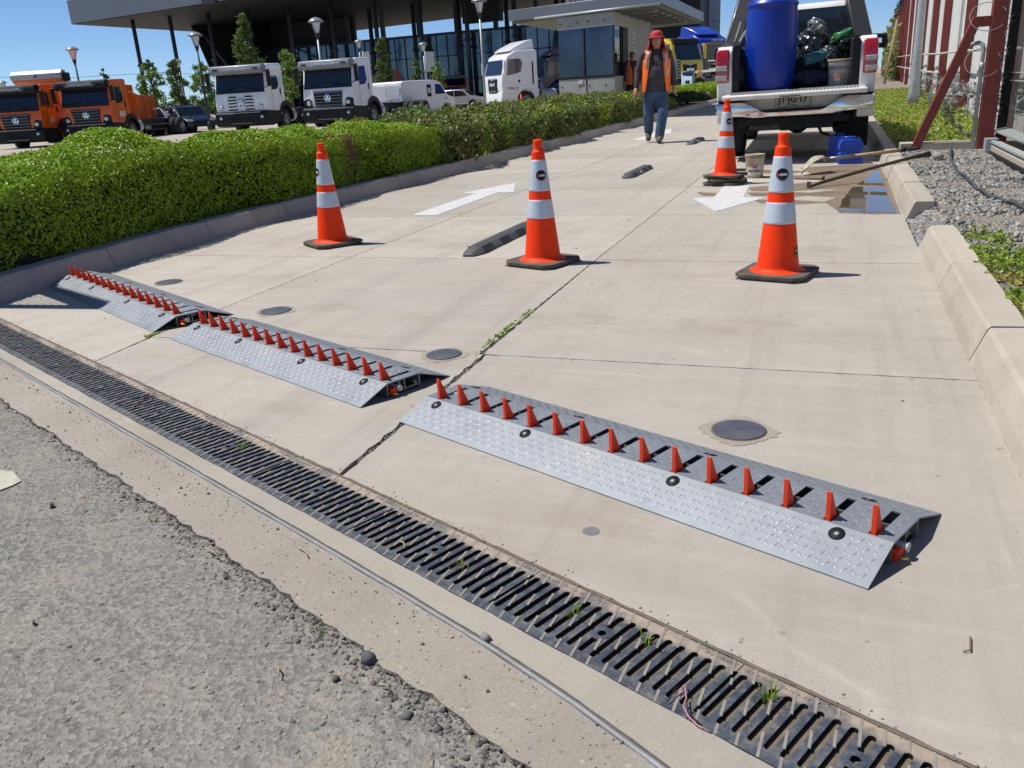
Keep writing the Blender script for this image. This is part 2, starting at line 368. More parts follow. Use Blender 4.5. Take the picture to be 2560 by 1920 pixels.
# gate sill: strip under the grating line, rough edge concrete and the asphalt road in front
dr=[]
def strip(name,v0,v1,z,m,u0=-6.4,u1=3.4,h=.06,amp=.0015,step=.03):
    n=int((u1-u0)/step); A=[];B=[]
    for i in range(n+1):
        u=u0+(u1-u0)*i/n; A.append((u,v0+amp*hashn(u*2.3,v0*5)));B.append((u,v1+amp*hashn(u*2.1,v1*7)))
    b=MB(); b.prism(A+B[::-1],z-h,z,'z'); o=b.build(name,m,loc=L0,rz=GA); return tag(o,kind='structure')
strip('drain_surround_far',-.3595,-.3525,-.001,M_dirt,h=.05)
def railv(u): return float(np.interp(u,[-4.3,-.45,.455,.8,1.09,1.3,1.5,1.8,2.3,3.4],[-.60,-.603,-.607,-.611,-.618,-.632,-.655,-.70,-.80,-1.03]))
def strip2(name,fa,fb,z,m,u0=-6.4,u1=3.4,h=.06,step=.03):
    n=int((u1-u0)/step); A=[];B=[]
    for i in range(n+1): u=u0+(u1-u0)*i/n; A.append((u,fa(u)+.0015*hashn(u*2.3,1)));B.append((u,fb(u)+.0015*hashn(u*2.1,2)))
    b=MB(); b.prism(A+B[::-1],z-h,z,'z'); return tag(b.build(name,m,loc=L0,rz=GA),kind='structure')
strip2('drain_surround_near',lambda u:railv(u)+.0035,lambda u:-.5485,-.0005,M_strip)
def ragv(u): return -.782-.012*max(0,u)**1.5+.008*hashn(u*1.7,3)+.0045*hashn(u*6.1,1)+.003*hashn(u*17,2)
strip2('gate_sill',lambda u:min(ragv(u)+.006+.004*hashn(u*9,4),railv(u)-.05),lambda u:railv(u)-.0135,-.002,M_rough)
# ragged asphalt
def ragv(u): return -.782-.012*max(0,u)**1.5+.008*hashn(u*1.7,3)+.0045*hashn(u*6.1,1)+.003*hashn(u*17,2)
n=420;U=np.linspace(-6.6,3.6,n)
b=MB(); A=[(u,ragv(u)) for u in U]; b.prism([(-6.6,-4.5),(3.6,-4.5)]+A[::-1],-.08,-.006,'z'); tag(b.build('asphalt_road',M_asph,loc=L0,rz=GA),kind='structure')
b=MB(); b.quad((-6.6,-4.5,-.03),(3.6,-4.5,-.03),(3.6,-.57,-.03),(-6.6,-.57,-.03)); tag(b.build('road_base',M_dirt,loc=L0,rz=GA),kind='structure')
# painted mark on the asphalt at the left edge of the picture
b=MB(); P=[G(-60,1170),G(5,1174),G(33,1178),G(52,1201),G(28,1213),G(0,1223),G(-60,1240)]; b.prism([(p.x,p.y) for p in P],-.004,-.0015,'z')
tag(b.build('road_marking',mat('worn yellow white paint',(.50,.485,.38),.7,vs=30,bump=.6,bs=120)),kind='structure')
# ---- stones
def stones(name,P,S,mats,label=None,kind='stuff',flat=.5,group=None,mi=None,emb=.3):
    P=np.asarray(P,float);n=len(P);S=np.asarray(S,float).reshape(n)
    base=np.array([(-1,-1,-1),(1,-1,-1),(1,1,-1),(-1,1,-1),(-1,-1,1),(1,-1,1),(1,1,1),(-1,1,1)],float)*.5
    base[4:,:2]*=.72; base[:4,:2]*=.9
    V=np.repeat(base[None],n,0)*(1+RNG.uniform(-.35,.35,(n,8,3)))
    sc=np.stack([S*RNG.uniform(.7,1.5,n),S*RNG.uniform(.6,1.1,n),S*flat*RNG.uniform(.6,1.4,n)],1)
    V*=sc[:,None,:]
    a=RNG.uniform(0,2*PI,n);tx=RNG.normal(0,.35,n)
    ca,sa,ct,st=np.cos(a),np.sin(a),np.cos(tx),np.sin(tx)
    y=V[:,:,1]*ct[:,None]-V[:,:,2]*st[:,None]; z=V[:,:,1]*st[:,None]+V[:,:,2]*ct[:,None]; x=V[:,:,0]
    V=np.stack([x*ca[:,None]-y*sa[:,None],x*sa[:,None]+y*ca[:,None],z],2)+P[:,None,:]
    V[:,:,2]+=(sc[:,2]*(.5-emb))[:,None]
    F=np.array([(0,3,2,1),(4,5,6,7),(0,1,5,4),(1,2,6,5),(2,3,7,6),(3,0,4,7)])
    F=(F[None]+np.arange(n)[:,None,None]*8).reshape(-1,4)
    m=None
    if isinstance(mats,list): m=np.repeat(RNG.integers(0,len(mats),n) if mi is None else mi,6)
    o=npmesh(name,V.reshape(-1,3),F,mats,mi=m); return tag(o,label,None,group,kind)
def st_mat(n,c,v=.2): return mat(n,c,.85,var=v,vs=25,island=.35,bump=.4,bs=120)
ST=[st_mat('grey stone',(.30,.29,.275)),st_mat('pale stone',(.42,.40,.36)),st_mat('tan stone',(.38,.32,.24)),st_mat('blue stone',(.22,.235,.25))]
STA=[st_mat('road stone a',(.22,.21,.192)),st_mat('road stone b',(.30,.285,.255)),st_mat('road stone c',(.33,.285,.22)),st_mat('road stone d',(.14,.143,.15))]
STD=[st_mat('crumb a',(.115,.108,.10)),st_mat('crumb b',(.20,.19,.17)),st_mat('crumb c',(.28,.25,.205))]
def uvarr(u,v,z):
    u=np.asarray(u);v=np.asarray(v); return np.stack([L0.x+DU.x*u+DV.x*v,L0.y+DU.y*u+DV.y*v,np.broadcast_to(z,u.shape)],1)
# exposed aggregate over the visible asphalt
n=38000; u=RNG.uniform(-3.3,1.9,n); dv=RNG.uniform(0,1,n)**1.25*1.35+.004; rv=np.array([ragv(x) for x in u]); v=rv-dv
sz=np.where(RNG.random(n)<.95,RNG.uniform(.0025,.0062,n),RNG.uniform(.006,.012,n))
stones('asphalt_aggregate',uvarr(u,v,-.0065),sz,STA,'rough exposed stones in the worn grey asphalt',flat=.34,mi=RNG.choice(4,n,p=[.45,.27,.20,.08]),emb=.50)
n=4600; u=RNG.uniform(-3.3,1.7,n); k=np.clip((u+2)/3,.15,1); dv=np.abs(RNG.normal(0,.024,n))*(.5+k)-.006; v=np.array([ragv(x) for x in u])-dv
sz=RNG.uniform(.003,.0095,n)*(.5+.6*k); big=RNG.random(n)<.035; sz=np.where(big,sz*1.7,sz)
stones('asphalt_crumbs',uvarr(u,v,-.008),sz,STD+STA[:1],'dark broken crumbs along the ragged asphalt edge',flat=.65,mi=RNG.choice(4,n,p=[.42,.25,.20,.13]),emb=.3)
n=1300; u=RNG.uniform(-3.4,1.8,n); v=np.where(RNG.random(n)<.6,RNG.uniform(-.79,-.632,n),RNG.normal(-.645,.012,n)); z=np.full(n,-.002)
stones('gravel_specks',uvarr(u,v,z),RNG.uniform(.001,.0038,n)*np.where(RNG.random(n)<.04,2.2,1),ST+STD,'small loose grit on the concrete beside the steel rail',flat=.7,emb=.2)
n=350; u=RNG.uniform(-3.4,2.,n); v=RNG.normal(-.35,.012,n)
stones('joint_grit',uvarr(u,v,0),RNG.uniform(.0015,.0048,n),ST+STA,'grit and chips along the far lip of the drain',flat=.6)
n=900; y=RNG.uniform(1.95,3.9,n)**1; x=np.array([jx1(q) for q in y])+RNG.normal(0,.007,n)
stones('crack_grit',np.stack([x,y,np.full(n,-.008)],1),RNG.uniform(.003,.011,n),[M_dirt]+STD,'soil and grit filling the cracked lane joint',flat=.8)
n=1500; x=RNG.uniform(-4.3,.45,n); y=RNG.uniform(1.6,9,n)
ok=np.array([yy>lineY(xx,-.34) for xx,yy in zip(x,y)]); x=x[ok];y=y[ok];n=len(x)
stones('driveway_specks',np.stack([x,y,np.zeros(n)],1),RNG.uniform(.001,.0035,n)*np.where(RNG.random(n)<.03,3,1),STD+STA,'tiny scattered specks of grit on the concrete driveway',flat=.6)
# ---- steel rail in front of the drain (slightly bent)
rp=[(-6.4,-.598),(-4.3,-.600),(-2.1,-.602),(-.45,-.603),(.455,-.607),(.8,-.611),(1.09,-.618),(1.3,-.632),(1.50,-.655),(1.8,-.70),(2.3,-.80)]
rp2=[]
for i in range(len(rp)-1):
    for j in range(8): t=j/8; rp2.append((rp[i][0]*(1-t)+rp[i+1][0]*t,rp[i][1]*(1-t)+rp[i+1][1]*t))
rail=MB(); rail.tube([(u,v-.0065,-.0035) for u,v in rp2],.0064,8); o=rail.build('gate_rail',M_rail,loc=L0,rz=GA)
tag(o,'worn round steel rail sunk in the concrete beside the drain','rail')
# ---- drain channel under the gratings
b=MB(); 
for q in (((-6.3,-.547,-.02),(2.9,-.547,-.02),(2.9,-.547,-.26),(-6.3,-.547,-.26)),((-6.3,-.36,-.26),(2.9,-.36,-.26),(2.9,-.36,-.02),(-6.3,-.36,-.02)),((-6.3,-.547,-.26),(2.9,-.547,-.26),(2.9,-.36,-.26),(-6.3,-.36,-.26))): b.quad(*q)
tag(b.build('drain_channel',mat('channel wall',(.018,.017,.016),.95),loc=L0,rz=GA),kind='structure')
# ---- gratings, half a metre each, as real bars
PITCHG=.0283; SW=.0073; SEC=.4965
def grating():
    root=empty('drain_grate')
    b=MB(); z0,z1=-.030,-.0015
    y0,y1=-.0685,.0660; yb0,yb1=-.0925,.0920
    b.b2((.001,yb0,z0),(SEC-.001,y0,z1)); b.b2((.001,y1,z0),(SEC-.001,yb1,z1))
    cs=[]; k=-8.5
    c0=.2435; xs=[c0+PITCHG*i for i in range(-8,9)]
    edges=[.004]+[x for c in xs for x in (c-SW,c+SW)]+[SEC-.004]
    for i in range(0,len(edges),2):
        a,c=edges[i],edges[i+1]
        if c-a>.001: b.b2((a,y0,z0),(c,y1,z1))
    # rounded slot ends
    for c in xs:
        for yy,sg in ((y0,1),(y1,-1)):
            for sx in (-1,1):
                pts=[(c+sx*SW,yy)]+[(c+sx*SW*math.sin(t*PI/8),yy+sg*SW*(1-math.cos(t*PI/8))) for t in range(0,5)]
                b.prism(pts,z0,z1-.0002,'z')
    # central locking boss
    ring=[]
    b.b2((c0-SW,-.021,z0),(c0+SW,-.0165,z1)); b.b2((c0-SW,.0165,z0),(c0+SW,.021,z1))
    r=b
    boxes=[(a,c) for a,c in zip(edges[0::2],edges[1::2]) if c-a>.001]
    sl=-.36
    for j in range(-2,15):
        xs0=.02+j*.0378
        for y_s,y_e,clip in ((yb0,y0,None),(y1,yb1,None),(y0,y1,boxes)):
            segs=[(0,SEC)] if clip is None else clip
            for a,c in segs:
                # x(y)=xs0+sl*(y); portion within [a,c]
                ya=(a-xs0)/sl; yc=(c-xs0)/sl; lo=max(y_s,min(ya,yc)); hi=min(y_e,max(ya,yc))
                if hi-lo<.004: continue
                x0=xs0+sl*lo;x1=xs0+sl*hi;wd=.0027
                r.prism([(max(0.001,x0-wd),lo),(min(SEC-.001,x0+wd),lo),(min(SEC-.001,x1+wd),hi),(max(.001,x1-wd),hi)],z1-.0004,z1+.0009,'z',1)
    b.build('bars',[M_grate,M_rib],root)
    t=MB(); t.lathe([(.0085,.0005),(.0165,.0005),(.0165,-.008),(.0125,-.010),(.0125,-.014),(.0055,-.014),(.0055,-.0185),(.0001,-.0185)],c=(c0,-.001,z1),n=20,caps=False)
    t.lathe([(.0175,.0009),(.0085,.0009)],c=(c0,-.001,z1),n=20,caps=False)
    t.build('locking_boss',M_grate,root)
    M1=TR(.005,.079,z1)@RZ(0); M2=TR(SEC-.01,-.0825,z1)@RZ(PI)
    ink=mat('cast letters',(.10,.085,.07),.8,var=.1)
    def lt(M,s,al): textmesh('lettering',s,.0105,ink,root,M,.0004,al)
    lt(TR(.01,.079,z1),'ULMA  C-250  EN-1433  CE','LEFT'); lt(TR(SEC-.008,.079,z1),'FNX150UCCS','RIGHT')
    lt(TR(SEC*.5+.16,-.081,z1)@RZ(PI),'FNX150UCCS  ULMA  C-250  EN-1433  CE','LEFT')
    return root
gr=grating()
gl=['ductile drain grating with a tuft of grass at the bottom right corner','drain grating with bits of pink wire lying on it','drain grating with thin grass growing in its slots']
for i,k in enumerate(range(-7,5)):
    o=gr if i==0 else dup(gr)
    p=UV(-.0315+SEC*k,-.4535); o.location=p; o.rotation_euler=(0,0,GA)
    nm={4:'cut off by the lower right corner of the photo',3:'with twisted pink wire lying across it',2:'in front of the right end of the nearest spike ramp',1:'in front of the middle of the nearest spike ramp',0:'just right of the wide lane crack',-1:'with a leafy weed, left of the wide lane crack',-2:'in front of the middle spike ramp',-3:'in front of the narrow lane joint',-4:'with a scrap of red wire on it',-5:'in front of the far left spike ramp',-6:'second from the far end, by the left kerb',-7:'most distant of the row, at the left photo edge'}[k]
    tag(o,'slotted iron drain grating '+nm,'drain grating','slotted gratings of the long drain')
# ---- kerbs
KP=[(0,-.1),(0,.0),(.012,.05),(.040,.122),(.052,.135),(.170,.137),(.178,.128),(.178,-.1)]
def kerb(name,pts,side,m,L=1.1,off=0.,endcap=True):
    pts=[Vector(p) for p in pts]; b=MB(); d=[0]
    for a,c in zip(pts,pts[1:]): d.append(d[-1]+(c-a).length)
    def at(s):
        s=max(0,min(d[-1],s))
        for i in range(len(d)-1):
            if s<=d[i+1]+1e-9:
                t=(s-d[i])/(d[i+1]-d[i]); p=pts[i].lerp(pts[i+1],t); dr=(pts[i+1]-pts[i]).normalized()
                return p,Vector((dr.y,-dr.x))*side
        return pts[-1],Vector((0,1))
    s=-off
    while s<d[-1]:
        a=max(0,s+.004);e=min(d[-1],s+L-.004)
        if e-a>.05:
            k=max(2,int((e-a)/.10) if a<12 else 2); vs=[];fs=[];n=len(KP); j2=random.uniform(-.003,.003)
            for i in range(k+1):
                p,nn=at(a+(e-a)*i/k)
                en=.006 if i in (0,k) else 0
                for q,z in KP:
                    zz=z+(j2 if z>0 else 0); qq=q
                    if z>.01: zz-=en; qq+=en*(1 if q<.1 else -1)
                    jj=.0018*hashn(p.y*7+q*30,z*40) if z>0 else 0
                    vs.append((p.x+nn.x*(qq+jj),p.y+nn.y*(qq+jj),zz+jj))
            for i in range(k):
                for q in range(n-1): fs.append((i*n+q,i*n+q+1,(i+1)*n+q+1,(i+1)*n+q) if side>0 else (i*n+q,(i+1)*n+q,(i+1)*n+q+1,i*n+q+1))
            fs+= [tuple(range(n)),tuple(k*n+q for q in reversed(range(n)))] if side<0 else [tuple(reversed(range(n))),tuple(k*n+q for q in range(n))]
            b.add(vs,fs)
        s+=L
    o=b.build(name,m); return tag(o,kind='structure')
kerb('kerb',[(.497,-.6),(.497,5.36)],1,M_kerb,1.09,.55)
kerb('kerb',[(.495,6.36),(.493,12),(.49,60)],1,M_kerb,1.1,0)
KL=[(-4.30,1.2),(-4.36,2.3),(-4.42,3.0),(-4.50,3.7),(-4.60,4.5),(-4.66,5.3),(-4.67,6.5),(-4.64,8),(-4.57,11),(-4.5,15),(-4.48,22),(-4.5,34),(-4.4,60)]
kerb('kerb',KL,-1,M_kerbL,1.1,0)
def klx(y):
    for a,c in zip(KL,KL[1:]):
        if a[1]<=y<=c[1]: return a[0]+(c[0]-a[0])*(y-a[1])/(c[1]-a[1])
    return KL[-1][0] if y>10 else KL[0][0]
# planting bed, lot
b=MB(); P=[(x-.17,y) for x,y in KL]; b.prism(P+[(-7.4,60),(-7.4,1.5),(-4.6,1.5)],-.3,.10,'z'); tag(b.build('planting_bed',M_soil),kind='structure')
sheet('parking_lot',-140,2,-7.4,140,-.26,M_lot); sheet('back_yard_paving',-7.4,60,60,140,-.02,M_lot)
sheet('lawn_patch',-26,9.5,-11.5,17,-.25,mat('lawn',(.10,.19,.045),.95,var=.25,vs=6,bump=1,bs=60))
# right verge
b=MB(); b.b2((.66,-2,-.2),(6,200,.085)); tag(b.build('verge',mat('verge soil',(.25,.21,.16),.95,var=.2,vs=10,bump=1,bs=40)),kind='structure')
b=MB(); b.b2((.40,5.2,-.2),(.7,6.5,-.03)); tag(b.build('kerb_gap_soil',M_dirt),kind='structure')
# ---- road arrows
M_rp=mat('road paint white',(.64,.65,.64),.6,vs=9,col2=(.54,.54,.52),bump=.5,bs=60,dirt=(.44,.40,.345),dirts=14)
def marking(P,name='road_arrow'):
    b=MB(); b.prism([(p[0],p[1]) for p in P],-.002,.0035,'z'); tag(b.build(name,M_rp),kind='structure')
marking([(-3.45,6.75),(-3.20,6.745),(-3.215,8.27),(-3.04,8.285),(-3.335,9.15),(-3.62,8.255),(-3.44,8.24)])
marking([(-.83,6.83),(-.515,7.61),(-.70,7.66),(-.735,8.95),(-.96,8.95),(-.955,7.66),(-1.13,7.64)])
marking([(-3.42,15.6),(-3.14,15.6),(-3.15,17.2),(-2.98,17.2),(-3.27,18.9),(-3.58,17.2),(-3.40,17.2)])
# ---- wet patch, puddle and small drain
def wet():
    k=NT('wet concrete',.25); k.col(k.mix(k.rg(k.noise(4),.3,.7),(.235,.175,.115),(.19,.14,.09))); k.rough(k.rg(k.noise(3),.35,.65,.35,.7)); k.p.inputs['Specular IOR Level'].default_value=.5; k.bump([(k.noise(120),.3,.001)]); return k.m
M_wet=wet()
def water():
    k=NT('muddy water',.02); k.col(k.mix(k.rg(k.noise(3),.3,.7),(.16,.12,.075),(.11,.085,.055))); k.p.inputs['Specular IOR Level'].default_value=.9; k.p.inputs['Coat Weight'].default_value=.35; k.p.inputs['Coat Roughness'].default_value=.0; k.p.inputs['Coat IOR'].default_value=1.5; return k.m
M_water=water()
def blob(pix,z,m,name,jit=.012,kind='structure'):
    P=[G(*q) for q in pix]; pts=[]
    for i in range(len(P)):
        a,c=P[i],P[(i+1)%len(P)]
        for j in range(6):
            p=a.lerp(c,j/6); pts.append((p.x+jit*hashn(p.x*5,p.y*5),p.y+jit*2*hashn(p.x*4+3,p.y*3)))
    b=MB(); b.prism(pts,z-.002,z,'z'); tag(b.build(name,m),kind=kind)
blob([(2100,533),(2190,536),(2252,535),(2240,505),(2215,440),(2195,410),(2120,412),(2000,420),(2030,437),(1960,440),(1990,448),(2080,452),(1960,462),(1990,472),(2100,474),(1985,487),(2090,494),(2060,505),(2085,520)],.0018,M_wet,'wet_patch',.006)
for q in ([(1600+270,470),(1905,466),(2080,463),(2100,470),(1985,478),(1880,478)],[(1868,482),(1990,481),(2080,485),(1990,492),(1880,490)],[(1885,500),(1990,501),(2080,506),(1990,511),(1900,508)],[(1742,481),(1795,483),(1785,491),(1755,489)],[(1905,425),(2020,428),(1980,434),(1910,434)],[(1905,440),(1960,443),(1910,446)]): blob(q,.0022,M_wet,'wet_streak',.004)
blob([(2165,533),(2238,533),(2226,505),(2208,455),(2196,428),(2178,430),(2176,470),(2170,505)],.0042,M_water,'puddle',.012)
blob([(2095,530),(2166,533),(2172,470),(2180,438),(2130,470),(2105,500)],.0032,M_water,'puddle',.01)
# ================================================================ spike ramps
def lozenges(b,u0,u1,v0,v1,zf,skip,step=.0198):
    i=0; c0,s0=math.cos(PI/4),math.sin(PI/4)
    nu=int((u1-u0)/step); nv=int((v1-v0)/step)
    sl=(zf(v1)-zf(v0))/(v1-v0)
    for i in range(nu):
        for j in range(nv):
            u=u0+step*(i+.5)+(u1-u0-nu*step)/2; v=v0+step*(j+.5)+(v1-v0-nv*step)/2
            if skip(u,v): continue
            a=PI/4 if (i+j)%2 else -PI/4
            a+=.12
            ca,sa=math.cos(a),math.sin(a); l,wd,h=.0098,.0023,.0016
            if v-l*.7<v0 or v+l*.7>v1 or u-l*.7<u0 or u+l*.7>u1: l*=.8
            pts=[(-l,0,0),(-l*.5,-wd*.8,0),(0,-wd,0),(l*.5,-wd*.8,0),(l,0,0),(l*.5,wd*.8,0),(0,wd,0),(-l*.5,wd*.8,0),(-l*.55,0,h),(0,0,h*1.15),(l*.55,0,h)]
            vs=[]
            for x,y,z in pts:
                uu=u+x*ca-y*sa; vv=v+x*sa+y*ca; vs.append((uu,vv,zf(vv)+z+.0001))
            b.add(vs,[(0,1,8),(1,2,9,8),(2,3,10,9),(3,4,10),(4,5,10),(5,6,9,10),(6,7,8,9),(7,0,8)],0,True)
LR=1.528; TP=.1018; T0=.055; V1,V2,V3=.122,.264,.408; ZT=.055
BN=[.074,.474,.989,1.414]; BF=[.047,.51,.972,1.40]
def ramp_unit():
    root=empty('spike_ramp')
    b=MB(); t=.004
    z1=lambda v: .004+(ZT-.004)*v/V1
    z2=lambda v: ZT
    z3=lambda v: ZT-(ZT-.004)*(v-V2)/(V3-V2)
    b.add([(0,0,.004),(LR,0,.004),(LR,V1,ZT),(0,V1,ZT),(0,0,0),(LR,0,0),(LR,V1,ZT-t),(0,V1,ZT-t)],[(0,1,2,3),(4,7,6,5),(0,4,5,1),(1,5,6,2),(3,7,4,0)])
    b.add([(0,V2,ZT),(LR,V2,ZT),(LR,V3,.004),(0,V3,.004),(0,V2,ZT-t),(LR,V2,ZT-t),(LR,V3,0),(0,V3,0)],[(0,1,2,3),(4,7,6,5),(2,6,7,3),(1,5,6,2),(3,7,4,0)])
    sw=.0105; ts=[T0+TP*i for i in range(15)]; S0,S1=.127,.258
    b.b2((0,V1,ZT-t),(LR,S0,ZT)); b.b2((0,S1,ZT-t),(LR,V2,ZT))
    ed=[0]+[x for c in ts for x in (c-sw,c+sw)]+[LR]
    for a,c in zip(ed[0::2],ed[1::2]): b.b2((a,S0,ZT-t),(c,S1,ZT))
    near=lambda u,v,L,vc,r:any((u-x)**2+(v-vc)**2<r*r for x in L)
    lozenges(b,.004,LR-.004,.004,V1,z1,lambda u,v:near(u,v,BN,.100,.028))
    lozenges(b,.004,LR-.004,V1+.004,V2-.002,z2,lambda u,v:(S0-.008<v<S1+.008 and any(abs(u-c)<sw+.011 for c in ts)))
    lozenges(b,.004,LR-.004,V2+.002,V3-.004,z3,lambda u,v:near(u,v,BF,.301,.028))
    b.build('tread_plate',M_plate,root)
    s=MB()
    for v in (.124,.20,.268): s.b2((.004,v-.002,.0),(LR-.004,v+.002,ZT-t-.001))
    for u in (.35,.78,1.2): s.b2((u,.03,0),(u+.004,.125,.014))
    s.build('support_rib',M_steel,root)
    s=MB(); s.b2((.01,.128,.001),(LR-.01,.264,.006)); s.build('base_tray',M_black,root)
    s=MB(); s.cyl((-.004,.166,.028),(LR+.012,.166,.028),.0085,12); s.cyl((LR+.012,.166,.028),(LR+.016,.166,.028),.0115,6); s.build('shaft',M_galv,root)
    s=MB(); s.lathe([(.012,0),(.012,.03)],c=(LR-.022,.146,.022),axis='x',n=12); s.b2((LR-.03,.132,.008),(LR+.004,.152,.022)); s.build('latch',M_tooth,root)
    s=MB(); s.tube([(LR-.002,.14,.018),(LR+.016,.136,.016),(LR+.022,.146,.012),(LR+.012,.155,.012),(LR-.002,.15,.016)],.0035,6); s.build('padlock_shackle',mat('brass',(.55,.36,.12),.35,.8,var=.1),root)
    for c in ts:
        s=MB(); s.prism([(.130,.030),(.167,.030),(.166,.056),(.1350,.1225),(.1300,.1240)],c-.0056,c+.0056,'x')
        s.b2((c-.0085,.1275,.036),(c-.0046,.150,.046))
        s.build('spike',M_tooth,root,bev=.0006,seg=1)
    for L,vc,zf,sl in ((BN,.100,z1,math.atan2(ZT-.004,V1)),(BF,.301,z3,-math.atan2(ZT-.004,V3-V2))):
        for u in L:
            T=TR(u,vc,zf(vc))@RX(sl)
            s=MB(); s.lathe([(.0180,.0005),(.0178,.0014),(.001,.0014)],n=24,M=T,mi=0,caps=False); None
            s.lathe([(.0058,.001),(.0058,.0038),(.0045,.0044)],n=6,mi=1,M=T@TR(.001,-.002,0),smooth=False)
            s.build('bolt',[M_black,M_plate,M_galv],root)
    return root
r3=ramp_unit(); r3.location=L0; r3.rotation_euler=(0,0,GA)
tag(r3,'nearest galvanised tread plate spike ramp with large orange spikes','spike ramp','tyre spike ramps laid across the driveway')
r2=dup(r3); A=G(428,850);B=G(901,1021); r2.location=A; r2.rotation_euler=(0,0,math.atan2(B.y-A.y,B.x-A.x)); s_=(B-A).length/LR; r2.scale=(s_,1,1)
tag(r2,'middle spike ramp of galvanised tread plate between two joints','spike ramp')
r1=dup(r3); A=G(121,718);B=G(383,832); r1.location=A; r1.rotation_euler=(0,0,math.atan2(B.y-A.y,B.x-A.x)); s_=(B-A).length/LR; r1.scale=(s_,1,1)
tag(r1,'farthest spike ramp, partly shaded, ending against the left kerb','spike ramp')
# ================================================================ traffic cones
M_co=mat('orange cone plastic',(1.0,.045,.003),.5,var=.05,vs=8,col2=(.95,.055,.004),bump=.15,bs=200,dirt=(.62,.05,.012),dirts=11,spec=.22)
M_cw=mat('reflective collar',(.60,.66,.74),.38,.1,vs=12,col2=(.54,.60,.68),bump=.25,bs=300,dirt=(.47,.50,.54),dirts=7)
M_cb=mat('black rubber base',(.055,.048,.036),.8,vs=18,col2=(.13,.11,.085),bump=.8,bs=90)
def rad(z): return .109+(.0355-.109)*(z-.03)/(.66-.03)
def cone_base(parent,name='base',z=0,top=True):
    b=MB(); h=.178
    def oc(s,c): return [(s-c,-s),(s,-s+c),(s,s-c),(s-c,s),(-s+c,s),(-s,s-c),(-s,-s+c),(-s+c,-s)]
    for s0,a,c2 in ((h-.006,z+.004,z+.016),(h,z+.012,z+.030)):
        b.prism([p for p in oc(s0,.045)],a,c2,'z')
    for q in ((-1,-1),(1,-1),(1,1),(-1,1)): b.b2((q[0]*.145-.02,q[1]*.145-.02,z),(q[0]*.145+.02,q[1]*.145+.02,z+.006))
    return b.build(name,M_cb,parent,bev=.004)
def cone(label,stack=0,group='tall orange traffic cones with two white collars'):
    r=empty('traffic_cone',label=label,cat='traffic cone',group=group)
    z0=0
    cone_base(r)
    b=MB(); b.lathe([(.140,.030),(.128,.034),(.115,.040),(rad(.05),.050)]+[(rad(z),z) for z in np.linspace(.06,.645,14)]+[(.0375,.652),(.033,.655),(.0265,.660),(.0265,.672),(.024,.685),(.026,.70),(.0265,.715),(.0235,.7185),(.0225,.715),(.0225,.66)],n=40,caps=False)
    b.build('body',M_co,r)
    for a,c in ((.432,.607),(.276,.383)):
        b=MB(); b.lathe([(rad(a)+.0004,a),(rad(a)+.0016,a+.001)]+[(rad(z)+.0016,z) for z in np.linspace(a+.01,c-.01,6)]+[(rad(c)+.0016,c-.001),(rad(c)+.0004,c)],n=40,caps=False); b.build('reflective_collar',M_cw,r)
    return r
def wrapped(parent,name,shape,z,ang,mats,lift=.0022):
    # flat artwork (x,y) wrapped on the cone surface; ang = direction it faces
    me=shape.data
    for v in me.vertices:
        x,y,t=v.co; zz=z+y; R_=rad(zz)+lift+t; a=ang+x/rad(zz); v.co=(R_*math.cos(a),R_*math.sin(a),zz)
    shape.parent=parent; return shape
def logo(parent,ang,z=.520):
    b=MB(); n=28; 
    rings=[.0,.012,.024,.0305]; vs=[(0,0,0)];fs=[]
    for k,r_ in enumerate(rings[1:]):
        for i in range(n): vs.append((r_*math.cos(2*PI*i/n),r_*math.sin(2*PI*i/n),0))
    for i in range(n): fs.append((0,1+i,1+(i+1)%n))
    for k in range(2):
        for i in range(n): a=1+k*n+i; c=1+k*n+(i+1)%n; fs.append((a,a+n,c+n,c))
    b.add(vs,fs); o=b.build('logo_sticker',M_black); wrapped(parent,'',o,z,ang,None)
    red=mat('sticker red',(.75,.06,.05),.5,var=0); wh=mat('sticker white',(.8,.8,.8),.5,var=0)
    for s,x,m in (('B',-.0185,red),('AME',.0055,wh)):
        t=textmesh('lettering',s,.0175,m,None,TR(x,0,0),.0003,bold=.0006); wrapped(o,'',t,z,ang,None,.0026); t.parent=o
    b=MB(); 
    for i in range(10):
        a0=PI+.35+(PI-.7)*i/10; a1=PI+.35+(PI-.7)*(i+1)/10
        b.add([(.0265*math.cos(a0),.0265*math.sin(a0),0),(.0275*math.cos(a0),.0275*math.sin(a0),0),(.0275*math.cos(a1),.0275*math.sin(a1),0),(.0265*math.cos(a1),.0265*math.sin(a1),0)],[(0,1,2,3)])
    q=b.build('sticker_ring',wh); wrapped(o,'',q,z,ang,None,.0026); q.parent=o
def facing(loc,off): # angle pointing at the camera plus an offset
    return math.atan2(-loc.y,-loc.x)+off
CONES=[((-.233,4.565),-.26,.06,.10,'orange traffic cone nearest the right kerb, its sticker facing front'),
       ((-1.597,4.79),-.36,.25,.35,'orange traffic cone standing beside the long rubber wheel stop'),
       ((-3.402,5.36),-.62,-1.25,-1.2,'orange traffic cone standing nearest the clipped hedge')]
for (x,y),rz,lo,_,lab in CONES:
    r=cone(lab); L=Vector((x,y,0)); logo(r,facing(L,lo)-rz); r.location=L; r.rotation_euler=(0,0,rz)
